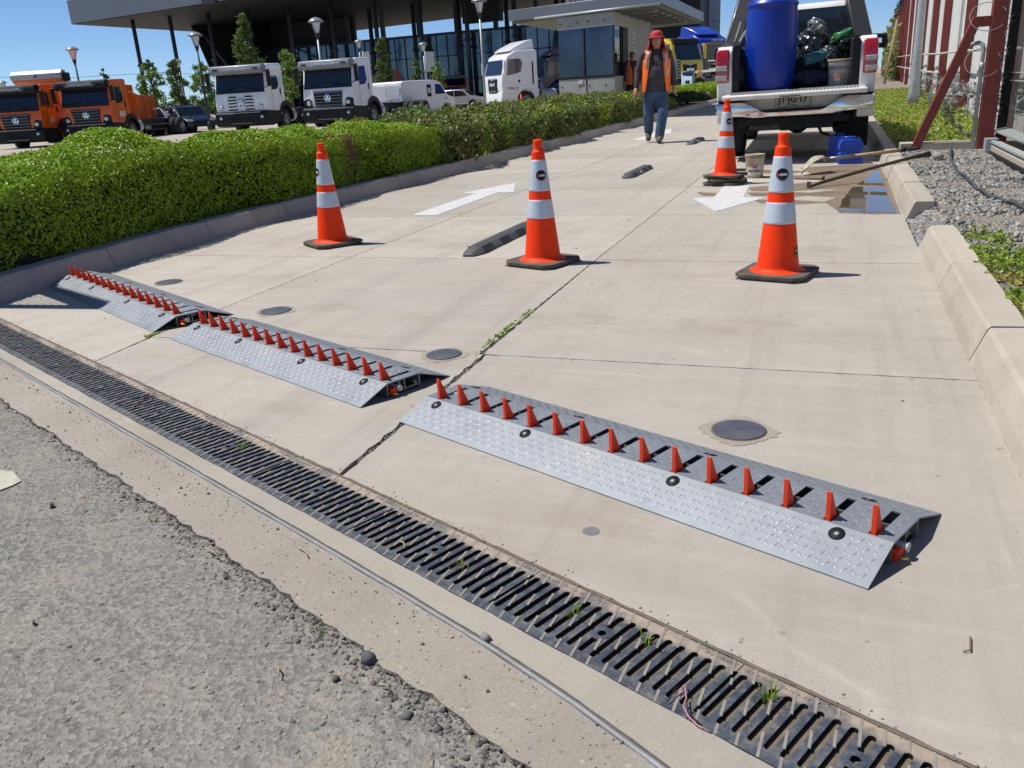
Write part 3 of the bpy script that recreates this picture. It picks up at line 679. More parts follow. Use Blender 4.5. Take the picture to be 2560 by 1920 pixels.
# sticker on the lower right of the nearest cone
c3=[o for o in bpy.data.objects if o.get('label','').startswith('orange traffic cone nearest')][0]
b=MB(); b.add([(-.018,-.026,0),(.018,-.026,0),(.018,.018,0),(0,.022,0),(-.018,.012,0)],[(0,1,2,3,4)],0); b.add([(-.015,-.022,.0003),(.015,-.022,.0003),(.015,.014,.0003),(-.015,.009,.0003)],[(0,1,2,3)],1); b.add([(-.012,-.019,.0006),(.010,-.019,.0006),(.004,-.004,.0006),(-.010,.002,.0006)],[(0,1,2,3)],0)
o=b.build('warning_sticker',[M_black,mat('sticker pink',(.55,.42,.40),.5)]); wrapped(c3,'',o,.135,facing(Vector((-.233,4.565,0)),1.12)+.26,None)
# the stack: one cone on three bases
S=Vector((-.97,8.66,0)); rz=-.25
base0=empty('cone_base',S,rz,'lowest empty black cone base under the stacked cone','cone base','bases stacked under the far cone'); cone_base(base0)
base1=empty('cone_base',S+Vector((.01,0,.034)),rz+.5,'middle empty black cone base under the stacked cone','cone base','bases stacked under the far cone'); cone_base(base1)
r=cone('orange traffic cone standing on a stack of spare black bases'); r.location=S+Vector((0,0,.07)); r.rotation_euler=(0,0,rz); logo(r,facing(S,.5)-rz)
# ================================================================ wheel stops
def wheelstop(label,loc,rz,L):
    r=empty('wheel_stop',loc,rz,label,'wheel stop','rubber wheel stops along the lane centre')
    b=MB(); h=.046; W=.075
    prof=[(-W,0),(-W,.012),(-W*.62,h*.85),(-W*.42,h),(W*.42,h),(W*.62,h*.85),(W,.012),(W,0)]
    ys=[0,.02,.09,.14,L-.14,L-.09,L-.02,L]; sc=[.45,.62,.93,1,1,.93,.62,.45]; zs=[.25,.5,.95,1,1,.95,.5,.25]
    vs=[];fs=[];n=len(prof)
    for y,s,zz in zip(ys,sc,zs):
        for p,z in prof: vs.append((p*s,y,z*zz))
    for i in range(len(ys)-1):
        for q in range(n): fs.append((i*n+q,i*n+(q+1)%n,(i+1)*n+(q+1)%n,(i+1)*n+q))
    fs+=[tuple(range(n)),tuple((len(ys)-1)*n+q for q in reversed(range(n)))]
    b.add(vs,[tuple(reversed(f)) for f in fs]); 
    k=int((L-.3)/.022)
    for i in range(k): b.box((-.02,.15+.022*i,h+.001),(.05,.009,.003))
    b.build('body',M_rubdust,r,bev=.004)
    nn=4 if L>1 else 3
    for i in range(nn):
        y=.2+(L-.4)*i/(nn-1)
        b=MB(); T=TR(.0605,y,.026)@RY(math.radians(52)); b.box((0,0,.002),(.05,.15,.005),0,None,T); o=b.build('reflector_seat',mat('recess rubber',(.035,.038,.044),.7),r,bev=.002)
        if (L<1.3) : 
            b=MB(); b.box((0,-.028,.006),(.036,.03,.003),0,None,T); b.box((0,.018,.006),(.036,.03,.003),0,None,T); 
            b.build('reflector',mat('cream reflector',(.62,.60,.50),.3) if i==1 else M_rubdust,o)
    for y in (.1,L-.1,L/2):
        b=MB(); b.lathe([(.014,.0),(.014,.0015),(.008,.0018)],c=(-.035,y,h+.0005),n=12); b.build('bolt_hole',M_dark,r)
    return r
wheelstop('long black rubber wheel stop behind the middle traffic cone',(-2.155,4.95,0),math.radians(-1.5),1.30)
wheelstop('middle of the three black rubber wheel stops, cream reflectors',(-2.11,9.33,0),math.radians(-1.),1.18)
wheelstop('farthest black rubber wheel stop, just beside the walking man',(-2.14,14.05,0),math.radians(-1.),1.18)
# ================================================================ small lids in the slab
M_lid=mat('dark steel lid',(.10,.105,.13),.42,.5,vs=9,col2=(.19,.19,.20),bump=.2,bs=80)
M_patch=concrete_mat('patch mortar',(.42,.375,.31),(.38,.335,.28),(.33,.295,.245),2.6,False)
for lab,x,y,r_,pr in (('round steel lid set in mortar behind the nearest spike ramp',-.212,2.405,.0775,1),('round steel lid beside the overgrown lane joint',-1.4288,2.964,.070,.9),('round steel lid behind the middle spike ramp',-2.62,3.514,.078,.8),('round steel lid behind the farthest spike ramp',-3.785,4.068,.076,.6)):
    e=empty('access_lid',(x,y,0),0,lab,'lid','round steel access lids in the driveway')
    b=MB(); b.lathe([(r_-.001,.0),(r_,.0048),(r_-.003,.0058),(.0035,.0058),(.003,.004)],n=64,caps=False,smooth=False); b.build('cover',M_lid,e)
    b=MB(); b.lathe([(r_+.005,.0008),(r_+.0045,.0022),(r_-.001,.0022)],n=48,caps=False); b.build('rim',M_dirt,e)
    if pr:
        P=[]
        for i in range(40):
            a=2*PI*i/40+.4; rr=(r_+.020)*(1+.20*abs(math.cos(2*a))**3)*pr**.3+.008*hashn(i*.7,x*9); P.append((rr*math.cos(a),rr*math.sin(a)))
        b=MB(); b.prism(P,-.001,.0016,'z'); b.build('mortar_patch',M_patch,e)
# dark round stain / plug
p=G(1478,1328); b=MB(); b.lathe([(.021,0),(.0205,.0010),(.001,.0010)],n=24,caps=False,smooth=False); tag(b.build('plug',mat('grey plug',(.19,.18,.18),.8),loc=p),'small grey round plug in the concrete before the nearest ramp','plug')
# ================================================================ vegetation
def leafmat(name,c1,c2,rough=.45,isl=.45,trans=.0,vs=3.,yel=None):
    k=NT(name,rough); k.p.inputs['Specular IOR Level'].default_value=.45
    g=k.n('ShaderNodeNewGeometry'); r=g.outputs['Random Per Island']
    a=k.mix(r,c1,c2)
    if yel: a=k.mix(k.rg(k.noise(vs,4,.6),.52,.68,0,.8),a,yel)
    k.col(a); k.p.inputs['Transmission Weight'].default_value=0
    t=k.n('ShaderNodeBsdfTranslucent'); k.l(k.mix(1.,a,(1.25,1.3,.5),'MULTIPLY'),t.inputs[0])
    ms=k.n('ShaderNodeMixShader'); ms.inputs[0].default_value=.2; out=[n for n in k.t.nodes if n.type=='OUTPUT_MATERIAL'][0]
    k.l(k.p.outputs[0],ms.inputs[1]); k.l(t.outputs[0],ms.inputs[2]); k.l(ms.outputs[0],out.inputs[0]); return k.m
LF1=leafmat('clipped hedge leaf',(.14,.25,.010),(.33,.46,.02),.5)
LF2=leafmat('loose hedge leaf',(.085,.15,.035),(.19,.25,.06),.5,vs=2.2,yel=(.23,.16,.08))
LF3=leafmat('dark shrub leaf',(.035,.075,.02),(.075,.13,.03),.5)
LFB=leafmat('dry brown leaf',(.17,.10,.05),(.27,.17,.09),.8)
LFG=leafmat('ground cover leaf',(.15,.25,.03),(.30,.38,.05),.5,vs=3.5,yel=(.36,.20,.07))
LFT=leafmat('tree leaf',(.07,.13,.03),(.17,.23,.06),.5)
LFT2=leafmat('pale tree leaf',(.14,.24,.04),(.24,.33,.07),.5)
M_bark=mat('bark',(.12,.09,.065),.9,var=.25,vs=20,bump=1,bs=40)
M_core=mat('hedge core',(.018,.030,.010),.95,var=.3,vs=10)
def leaves(name,P,Nn,S,mats,asp=.55,mi=None,parent=None,jit=.7,up=.35):
    P=np.asarray(P,float);n=len(P);Nn=np.asarray(Nn,float)
    d=Nn+RNG.normal(0,jit,(n,3)); d[:,2]+=up; d/=np.linalg.norm(d,axis=1)[:,None]+1e-9
    t=RNG.normal(0,1,(n,3)); t-= (t*d).sum(1)[:,None]*d; t/=np.linalg.norm(t,axis=1)[:,None]+1e-9
    s=np.cross(d,t); S=np.broadcast_to(np.asarray(S,float),(n,))*RNG.uniform(.65,1.3,n)
    L=t*S[:,None]; W=s*(S*asp*.5)[:,None]; dip=d*(S*.12)[:,None]
    V=np.stack([P-L*.5,P+W-L*.05-dip,P+L*.5-dip*.5,P-W-L*.05-dip],1).reshape(-1,3)
    F=np.arange(n*4).reshape(n,4)
    return npmesh(name,V,F,mats,parent,mi=mi)
def interp(x,tab): return np.interp(x,[a for a,_ in tab],[b for _,b in tab])
def hnoise(x,y,s):
    return np.sin(x*s*1.7+y*s*1.1)*.4+np.sin(x*s*3.9-y*s*2.3+2)*.3+np.sin(x*s*.8+y*s*4.7+1)*.3
def hedge(name,label,y0,y1,xf,xb,top,n,ls,mats,prob,rough=.03,core=True,rend=.8,clump=0,group=None,zb=.10,jit=.7,floor=.0,skew=0):
    # cross section: rounded box between front x xf(y) and back x xb(y)
    y=RNG.uniform(y0,y1,n); q=RNG.random(n)
    xF=xf(y); xB=xb(y); H=top(y)
    # end rounding
    e0=np.clip((y-y0)/rend,0,1); e1=np.clip((y1-y)/rend,0,1); en=np.sqrt(1-(1-np.minimum(e0,e1))**2)
    xc=(xF+xB)/2; hw=(xB-xF)/2; hw=hw*(.35+.65*en); H=zb+(H-zb)*(.25+.75*en)
    # parameter along the perimeter: front face, round, top, back
    per=q; x=np.zeros(n); z=np.zeros(n); nx=np.zeros(n); nz=np.zeros(n)
    f=per<.27; a=per[f]/.27; x[f]=(xc-hw)[f]; z[f]=zb+.02+(H[f]-zb-.10)*a; nx[f]=-1 if False else 0
    nx[f]=np.sign(-hw[f]) ; x[f]+=np.sign(hw[f])*(-.04+.08*np.abs(a-.5))
    t=(per>=.27)&(per<.9); a=(per[t]-.27)/.63; x[t]=(xc-hw)[t]+2*hw[t]*a; edge=np.minimum(a,1-a)*np.abs(2*hw[t]); z[t]=H[t]-.21*np.exp(-(edge/.17)**1.2)
    nz[t]=1; nx[t]=np.where(edge<.12,np.sign(a-.5)*np.sign(hw[t])*(1-edge/.12),0)
    bk=per>=.9; a=(per[bk]-.9)/.1; x[bk]=(xc+hw)[bk]; z[bk]=zb+(H[bk]-zb-.05)*a; nx[bk]=np.sign(hw[bk])
    mound=.050*np.sin(y*2.9+.6*np.sin(y*1.3)+x*1.4)+.032*np.sin(y*5.3+x*2.1+z*3)
    mound=mound*(.5+.5*np.clip((z-zb)/.5,0,1)); dsp=mound+rough*hnoise(x*1.+z*2,y+z,2.2)+rough*.6*hnoise(x+z,y-z,7.5)-np.abs(RNG.normal(0,.034,n))+clump*np.maximum(0,hnoise(x,y+z,4.))
    x+=nx*dsp; z+=nz*dsp; y=y+RNG.normal(0,.01,n)
    ny=np.zeros(n)
    if skew:
        fr=np.clip((xF-x)/(xF-xB+1e-6),0,1); yl=y0+.10+skew*fr**1.2; q_=np.clip((y-yl)/.55,0,1); z=zb+(z-zb)*np.sqrt(1-(1-q_)**2); ny=-(1-q_)*1.2; kk=(y>yl)
        x,y,z,nx,nz,ny=x[kk],y[kk],z[kk],nx[kk],nz[kk],ny[kk]; n=len(x)
    P=np.stack([x,y,z],1); Nn=np.stack([nx,ny,nz],1)
    r=empty(name,(0,0,0),0,label,'hedge',group)
    mi=prob(x,y,z,n)
    leaves('leaves',P,Nn,ls,mats,mi=mi,parent=r,jit=jit)
    if core:
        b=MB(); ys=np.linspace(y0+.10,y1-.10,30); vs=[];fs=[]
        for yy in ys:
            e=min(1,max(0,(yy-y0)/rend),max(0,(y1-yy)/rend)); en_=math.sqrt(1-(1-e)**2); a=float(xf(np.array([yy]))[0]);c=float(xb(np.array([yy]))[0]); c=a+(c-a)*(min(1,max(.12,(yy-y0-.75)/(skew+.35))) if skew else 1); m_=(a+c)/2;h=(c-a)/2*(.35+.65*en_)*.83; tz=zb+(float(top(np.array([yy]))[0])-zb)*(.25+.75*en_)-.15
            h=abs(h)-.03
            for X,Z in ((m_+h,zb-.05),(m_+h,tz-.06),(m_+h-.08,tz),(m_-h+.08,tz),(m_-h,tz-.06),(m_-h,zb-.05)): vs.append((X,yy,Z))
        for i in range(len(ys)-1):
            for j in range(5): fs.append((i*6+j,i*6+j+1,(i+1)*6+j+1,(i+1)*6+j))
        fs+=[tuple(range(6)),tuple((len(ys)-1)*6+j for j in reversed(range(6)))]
        b.add(vs,fs); b.build('dark_core',M_core,r)  # solid dark core, its colour supplies the shaded gaps between the leaves
    return r
KY=[q[1] for q in KL];KX=[q[0] for q in KL]
kx=lambda y: np.interp(y,KY,KX)
T1=[(2.7,.50),(3.3,.60),(3.9,.68),(4.5,.79),(5.2,.82),(5.8,.83),(6.5,.78),(7.2,.78),(7.7,.70),(8.5,.74),(9.3,.72),(10.1,.69),(10.8,.64),(11.5,.53)]
def pr1(x,y,z,n):
    br=np.exp(-((y-8.25)/.20)**2-((z-.50)/.22)**2)*1.4*(x>-5.1)
    return np.where(RNG.random(n)<br,1,0)
hedge('hedge','dense bright green clipped hedge with a brown dead patch, nearest the camera',2.75,11.2,lambda y:kx(y)-.20+.02*np.sin(y*2),lambda y:np.full_like(y,-5.95),lambda y:interp(y,T1),165000,.028,[LF1,LFB],pr1,.03,rend=.9,skew=1.7)
T2=[(9.5,.62),(10.5,.70),(12,.68),(13.5,.63),(15,.67),(16.4,.69),(18,.66),(20,.70),(22.7,.69),(25,.66)]
def pr2(x,y,z,n):
    br=.06+.25*np.maximum(0,hnoise(x,y,1.6)); return np.where(RNG.random(n)<br,1,np.where((hnoise(y*.6,x,2)>.35)&(RNG.random(n)<.7),2,0))
hedge('hedge','loose olive green hedge with brownish tips, beyond the clipped one',9.9,24.6,lambda y:kx(y)-.14+.10*np.sin(y*1.9)*np.sin(y*.7),lambda y:np.full_like(y,-6.7),lambda y:interp(y,T2),72000,.058,[LF2,LFB,LF1],pr2,.07,clump=.10,rend=1.0,jit=1.0)
def bush(label,c,r,h,n,ls,m,clump=.15,cat='bush',group=None,mats=None,name='bush'):
    e=empty(name,c,0,label,cat,group)
    th=np.arccos(RNG.uniform(-.15,1,n)); ph=RNG.uniform(0,2*PI,n)
    d=np.stack([np.sin(th)*np.cos(ph),np.sin(th)*np.sin(ph),np.cos(th)],1)
    rr=1-np.abs(RNG.normal(0,.14,n))+clump*hnoise(ph*1.0,th*1.5,2.5)
    P=d*rr[:,None]*np.array([r,r,h*.62])+np.array([0,0,h*.40])
    leaves('leaves',P,d,ls,m,parent=e)
    b=MB()
    for i in range(7):
        a=2*PI*i/7; b.cyl((0,0,0),(math.cos(a)*r*.6,math.sin(a)*r*.6,h*.6),.02,6,r2=.006)
    b.build('stems',M_bark,e); return e
bush('round pale green bush at the kerb just right of the walking man',(-5.25,27.5,.08),.62,.50,6500,.075,LFT2)
bush('dark green bush on the kerb between the pale bush and the parking cabinet',(-5.35,33.5,.06),.95,.46,7000,.085,LF3)
def pr0(x,y,z,n): return np.zeros(n,int)
hedge('hedge','dark clipped hedge behind the small white stake sign',35.5,52,lambda y:kx(y)-.45,lambda y:np.full_like(y,-7.2),lambda y:np.full_like(y,.68),26000,.11,[LF1],pr0,.04,rend=.6)
# ground cover on the right verge
def cover(name,label,poly,n,ls,h,m,z0=.09):
    poly=np.array(poly); lo=poly.min(0);hi=poly.max(0); pts=[]
    while len(pts)<n:
        q=RNG.uniform(lo,hi,(n,2)); k=len(poly); ins=np.zeros(n,bool)
        for i in range(k):
            a=poly[i];c=poly[(i+1)%k]; cond=((a[1]>q[:,1])!=(c[1]>q[:,1])); xx=(c[0]-a[0])*(q[:,1]-a[1])/((c[1]-a[1])+1e-12)+a[0]; ins^=cond&(q[:,0]<xx)
        pts+=list(q[ins])
    q=np.array(pts[:n]); hh=h*(.55+.45*hnoise(q[:,0]*1.,q[:,1],5.5))*RNG.uniform(.3,1,n)
    P=np.column_stack([q,z0+hh]); Nn=np.zeros((n,3)); Nn[:,2]=.6
    o=leaves(name,P,Nn,ls,m,asp=.6,jit=.8); return tag(o,label,None,None,'stuff')
cover('ground_cover','yellow green ground cover beyond the red diagonal brace',[(.70,10.85),(1.50,10.85),(1.95,13.5),(2.4,20),(3.2,38),(.7,38)],46000,.045,.13,LFG)
cover('ground_cover','light green succulent patch spilling over the right kerb',[(.66,2.0),(.665,3.4),(.63,4.3),(.70,5.2),(.82,5.25),(.95,4.7),(1.25,4.3),(1.6,4.0),(1.6,2.0)],15000,.026,.10,LFG,.075)
cover('weeds','short grass and weeds growing out of the middle lane joint',[(-1.312,2.95),(-1.294,2.95),(-1.290,3.7),(-1.314,3.7)],110,.020,.018,LFG,-.004)
cover('weeds','small weeds in the joint between the two far ramps',[(-2.985,2.98),(-2.955,2.98),(-2.955,3.2),(-2.99,3.2)],200,.016,.015,LFG,-.004)
# tufts in the grates
def tuft(name,label,p,n,h,m=LFG,cat='grass tuft',sp=.02):
    b=MB()
    for i in range(n):
        a=random.uniform(0,2*PI); q=Vector((random.gauss(0,sp*.4),random.gauss(0,sp*.4),-.012)); L=h*random.uniform(.5,1.1); lean=random.uniform(.15,.9)
        t=q+Vector((math.cos(a)*lean*L*.5,math.sin(a)*lean*L*.5,L*.7)); e=q+Vector((math.cos(a)*lean*L,math.sin(a)*lean*L,L)); s=Vector((-math.sin(a),math.cos(a),0))*.0014
        b.add([q-s,q+s,t+s*.8,t-s*.8,e],[(0,1,2,3),(3,2,4)])
    return tag(b.build(name,m,loc=p),label,cat)
tuft('grass_tuft','fine green grass blades in the near grating, left of the pink wire',G(1612,1598),22,.03)
tuft('grass_tuft','green grass blades in the near grating, right of the pink wire',G(1920,1745),26,.036)
tuft('grass_tuft','dry grass blades in the grating in front of the ramp centre',G(1150,1412),18,.028)
tuft('grass_tuft','tiny dark tuft of grass in the grating left of the centre blades',G(1437,1530),14,.035)
tuft('leafy_weed','small leafy weed in the grating left of the wide crack',G(607,1118),26,.032,LFT2,'weed')
tuft('weed_sprig','tiny green sprig at the ragged asphalt edge',G(795,1567),24,.02,LFT2,'weed',.03)
# straw bits, twigs, wires
def bit(name,label,pts,r,m,cat): 
    b=MB(); b.tube(pts,r,6); return tag(b.build(name,m),label,cat)
M_straw=mat('dry straw',(.52,.40,.22),.8,var=.2,vs=40)
for i,(a,c,lab) in enumerate((((1000,1352),(1012,1370),'short pale straw lying beside the rail, right of the big crumbs'),((688,1660),(697,1690),'curled straw lying on the rough asphalt'),((513,1370),(548,1396),'thin straw at the top of the asphalt edge'),((375,1295),(440,1297),'pale flat straw on the asphalt edge, furthest left'),((745,1368),(770,1392),'pale straw beside the rail near its middle'),((950,1710),(975,1726),'pale bent straw among the dark crumbs'))):
    A=G(*a,.004);B=G(*c,.004); bit('straw',lab,[A,A.lerp(B,.5)+Vector((.003,.002,.004)),B],.0016,M_straw,'straw')
bit('twig','thin forked brown twig on the concrete near the right edge',[G(2408,1628,.003),G(2425,1625,.006),G(2426,1592,.004)],.0018,mat('twig',(.26,.17,.11),.8),'twig')
bit('wire_scrap','thin stray pinkish wire twisted across the near grating',[G(1690,1735,.004),G(1712,1712,.012),G(1716,1745,.012),G(1708,1765,.010),G(1722,1792,.006),G(1742,1812,.005),G(1775,1828,.004)],.0012,mat('pink wire',(.62,.25,.30),.5,var=.1),'wire')
bit('wire_scrap','dark wire crossed with the pink one on the near grating',[G(1668,1755,.004),G(1690,1720,.012),G(1712,1708,.010),G(1720,1780,.010),G(1755,1815,.006)],.0011,M_black,'wire')
bit('wire_scrap','thin red wire lying on the distant part of the grating',[G(328,1022,.004),G(350,1000,.006),G(388,980,.004)],.0012,mat('red wire',(.5,.06,.05),.5),'wire')
for (q,s,m,lab) in (((1215,1597),.010,ST[0],'dark stone resting on the concrete strip right beside the steel rail'),((130,1264),.012,STD[0],'black stone lying on the asphalt at the left'),((85,1556),.006,STD[0],'small black pebble on the asphalt at the far left edge'),((920,1650),.017,STA[3],'largest grey stone in the broken asphalt edge')):
    o=stones('stone',[G(*q,0)],[s*1.6],[m],lab,None,.7); tag(o,lab,'stone',None,'thing')
# ================================================================ gravel bed on the right
n=15000; y=RNG.uniform(2.2,10.6,n); x=RNG.uniform(.67,1.62,n)
stones('gravel',np.stack([x,y,.088+.02*hnoise(x,y,3)],1),RNG.uniform(.010,.030,n),ST,'loose grey gravel filling the verge behind the right kerb',flat=.7,emb=.35,mi=RNG.choice(4,n,p=[.35,.33,.12,.2]))
n=900; y=RNG.uniform(5.38,6.34,n); x=.51+RNG.uniform(0,1,n)*.16
stones('gravel_gap',np.stack([x,y,-.02+.6*(x-.5)],1),RNG.uniform(.010,.028,n),ST,'gravel spilling through the gap in the right kerb',flat=.7,emb=.2)
# rubble on the verge
for q,s,lab in (((2345,392),.10,'large pale lump of rubble beside the crowbar end'),((2310,385),.05,'small pale rubble chip on the kerb beside the crowbar')):
    o=stones('rubble',[G(*q,.12)],[s],[ST[1]],lab,None,.6); tag(o,lab,'rubble','broken rubble on the verge','thing')
# ================================================================ right boundary: footing, wall, gate post, mesh fence
M_red=mat('oxide red paint',(.24,.042,.032),.55,var=.08,vs=5)
M_wall=concrete_mat('white precast panels',(.66,.66,.63),(.60,.60,.58),(.52,.51,.47),.5,False,False)
b=MB(); b.b2((.70,10.58,-.1),(1.62,10.78,.185)); b.b2((.70,10.50,-.1),(1.62,10.58,.10)); tag(b.build('footing_beam',M_kerb,bev=.008),'low concrete footing beam under the red gate post','footing')
WX=lambda y:1.80+.031*y
wd=Vector((.031,1,0)).normalized(); wn=Vector((-1,.031,0)).normalized()
wall=empty('boundary_wall',(0,0,0),0,'tall white panel wall along the right side with red posts','wall')
b=MB()
PY=[13.2,19.4,25.4,30.1,36.4,42.5,48.7,55,61,67,73,79,86,93,100,110,120,130]
ztop=lambda y: 3.6 if y<14 else 4.55
def wp(y,off,z): return Vector((WX(y)+off*wn.x,y+off*wn.y,z))
for a,c in zip([10.9]+PY[:-1],PY):
    k=4
    for i in range(k):
        y0=a+(c-a)*i/k; y1=a+(c-a)*(i+1)/k; o1=.0 if i%2 else .035
        A=[wp(y0+.01,o1,-.1),wp(y1-.01,o1,-.1),wp(y1-.01,o1,4.4),wp(y0+.01,o1,4.4)]; B=[v-wn*.14 for v in A]
        b.add(A+B,[(0,1,2,3),(7,6,5,4),(0,3,7,4),(1,5,6,2),(3,2,6,7)][:5])
b.build('wall_panel',M_wall,wall)
for i,y in enumerate(PY):
    pb=MB(); A=wp(y,.0,-.1); ang=math.atan2(wd.x,wd.y)
    pb.box((0,0,2.35),(.15,.16,4.9),0); p=pb.build('post',M_red,wall,bev=.006); p.location=wp(y,.10,0); p.rotation_euler=(0,0,-ang)
# conduits on stand-offs
M_cond=mat('painted conduit',(.52,.50,.46),.6,var=.1,vs=9)
def conduit(label,pts,off):
    b=MB(); P=[wp(y,off,z) for y,z in pts]; b.tube(P,.022,8)
    for y,z in pts[1:-1]: b.cyl(wp(y,.0,z),wp(y,off,z),.012,6); b.cyl(wp(y-.12,off,z),wp(y+.12,off,z+.0),.030,8)
    return tag(b.build('conduit',M_cond),label,'conduit',None)
conduit('upper pale conduit pipe strapped along the white wall',[(11.6,1.10),(13.2,1.12),(15,1.15),(17.5,1.17),(19.4,1.19),(22,1.2),(25.4,1.22),(30,1.27),(36,1.33),(42,1.38),(48,1.42),(55,1.46),(62,1.5),(74,1.58)],.24)
conduit('lower pale conduit pipe ending at the grey junction box',[(24.2,.78),(26,.77),(30,.78),(36,.80),(42,.84),(48,.88),(55,.92),(62,.95),(74,1.0)],.24)
b=MB(); b.box((0,0,0),(.10,.26,.30)); o=b.build('junction_box',M_galv,bev=.01); o.location=wp(19.0,.27,.63); tag(o,'small grey junction box on the wall behind the red brace','junction box')
b=MB(); b.cyl(wp(19.0,.24,.5),wp(19.0,.24,.05),.03,8); b.cyl(wp(18.9,.24,.5),wp(18.9,.24,.05),.012,6);b.cyl(wp(19.05,.2,.8),wp(19.05,.2,4.3),.012,6); tag(b.build('riser_pipe',M_red),'rusty riser pipe below the grey junction box','pipe')
# galvanised lamp pole
pb=G(2282,257,.18); b=MB(); b.lathe([(.12,-.15),(.115,.25),(.098,1.0),(.08,2.6),(.07,5.2)],n=20); b.b2((-.04,-.135,.1),(.04,-.11,.5)); o=b.build('steel_pole',M_galv); o.location=pb; tag(o,'thick galvanised pole rising from the verge before the wall','pole')
# gate post, brace
GPx=1.53; GY=10.62
b=MB(); b.box((GPx,GY,1.9),(.15,.13,3.62)); b.box((GPx+.13,GY-.0,.17),(.14,.11,.10)); gp=b.build('gate_post',M_red,bev=.006); tag(gp,'thick red steel post at the edge of the mesh gate','post')
br=MB(); E1=Vector((1.335,GY,1.435)); 
br.prism([(.79,.08),(.885,.08),(1.345,1.33),(GPx-.08,1.33),(GPx-.08,1.43),(1.285,1.43)],GY-.045,GY+.045,'y'); o=br.build('diagonal_brace',M_red,bev=.004); tag(o,'red diagonal steel brace propping the gate post','brace')
b=MB(); X=GPx-.115; b.tube([(X,GY-.03,.12),(X,GY-.03,1.10),(X-.01,GY-.03,1.15),(X-.05,GY-.02,1.175),(X-.12,GY+.3,1.16),(X-.1,GY+.9,1.12)],.021,8); b.cyl((X,GY-.03,.98),(X,GY-.03,.90),.026,8); tag(b.build('riser_conduit',M_galv),'galvanised conduit running up beside the red gate post','conduit')
# mesh panel fence
M_mesh=mat('green grey wire',(.40,.44,.43),.5,.4,var=.1,vs=4)
fence=empty('mesh_fence',(0,0,0),0,'wire mesh gate panel at the right edge of the photo','fence')
b=MB(); FX=1.75; ya,yb=6.2,11.15; i=0; y=ya
while y<yb: b.add([(FX,y-.0016,.22),(FX,y+.0016,.22),(FX,y+.0016,2.4),(FX,y-.0016,2.4),(FX+.004,y,.22),(FX+.004,y,2.4)],[(0,1,2,3),(1,4,5,2),(4,0,3,5)]); y+=.045
b.build('wires',M_mesh,fence)
for z in (.22,.30,.78,.86,1.42,1.50):
    b=MB(); b.prism([(FX-.001,z-.006),(FX-.03,z),(FX-.001,z+.006)],ya,yb,'y'); b.build('bar',M_mesh,fence)
b=MB()
for z in (.5,.64,1.0,1.14,1.28,1.7,1.9): b.cyl((FX-.002,ya,z),(FX-.002,yb,z),.0025,5)
b.build('cross_wires',M_mesh,fence)
b=MB(); b.prism([(FX-.002,.305),(FX-.14,.285),(FX-.14,.27),(FX-.002,.22)],ya,yb,'y'); b.build('bottom_rail',M_mesh,fence)
# open sliding gate leaf standing on the rail, left of the picture; it throws the shadow over the farthest ramp
gate=empty('sliding_gate',L0,GA,'open sliding gate leaf on the steel rail outside the left edge','gate')
GU=-3.87; b=MB(); b.b2((GU-.075,-.63,.03),(GU,-.57,2.58)); b.b2((GU-5.6,-.63,2.30),(GU-.08,-.57,2.58)); b.b2((GU-5.6,-.63,.05),(GU-.08,-.57,.15)); b.build('frame',M_galv,gate)
b=MB()
for i in range(52): b.cyl((GU-.1-.1*i,-.6,.15),(GU-.1-.1*i,-.6,2.30),.003,4)
for i in range(21): b.cyl((GU-5.5,-.6,.2+.1*i),(GU-.08,-.6,.2+.1*i),.003,4)
b.build('mesh',M_mesh,gate)
b=MB(); b.box((1.70,GY+.16,1.4),(.09,.05,2.6)); tag(b.build('dark_gap_strip',M_black,bev=.003),'black vertical strip put in for the dark gap between red post and mesh panel','bar')  # added black strip, its colour stands for the shaded gap beside the post
b=MB(); b.b2((2.35,4,-.1),(2.5,12.5,2.9)); 
for z in np.arange(.25,2.9,.2): b.b2((2.338,4,z-.004),(2.351,12.5,z+.004),1)
o=b.build('block_wall',[mat('grey blocks',(.36,.38,.375),.9,var=.25,vs=5,bump=.6,bs=30),M_dark]); tag(o,'dim grey block wall seen through the mesh panel','wall')
cover('wall_creeper','greenery growing between the mesh and the grey wall',[(1.9,9.2),(2.33,9.2),(2.33,11.5),(1.9,11.5)],2600,.07,.9,LF3,.3)
b=MB(); b.b2((1.50,3.0,-.1),(2.34,10.45,.185)); tag(b.build('plinth',M_kerb,bev=.01),'long concrete plinth below the mesh panel','plinth')
b=MB(); b.b2((1.475,3.0,.095),(1.499,9.9,.135),0); tag(b.build('dark_groove_strip',M_black),'black strip drawn for the dark groove along the side of the concrete plinth','channel')  # black strip drawn on the plinth side where a dark groove runs
b=MB(); b.cyl((1.515,3.2,.215),(1.515,10.1,.215),.022,10); b.b2((1.45,9.95,.08),(1.56,10.10,.25)); tag(b.build('guide_rail',M_galv,bev=.002),'galvanised guide rail with end bracket on the plinth','rail')
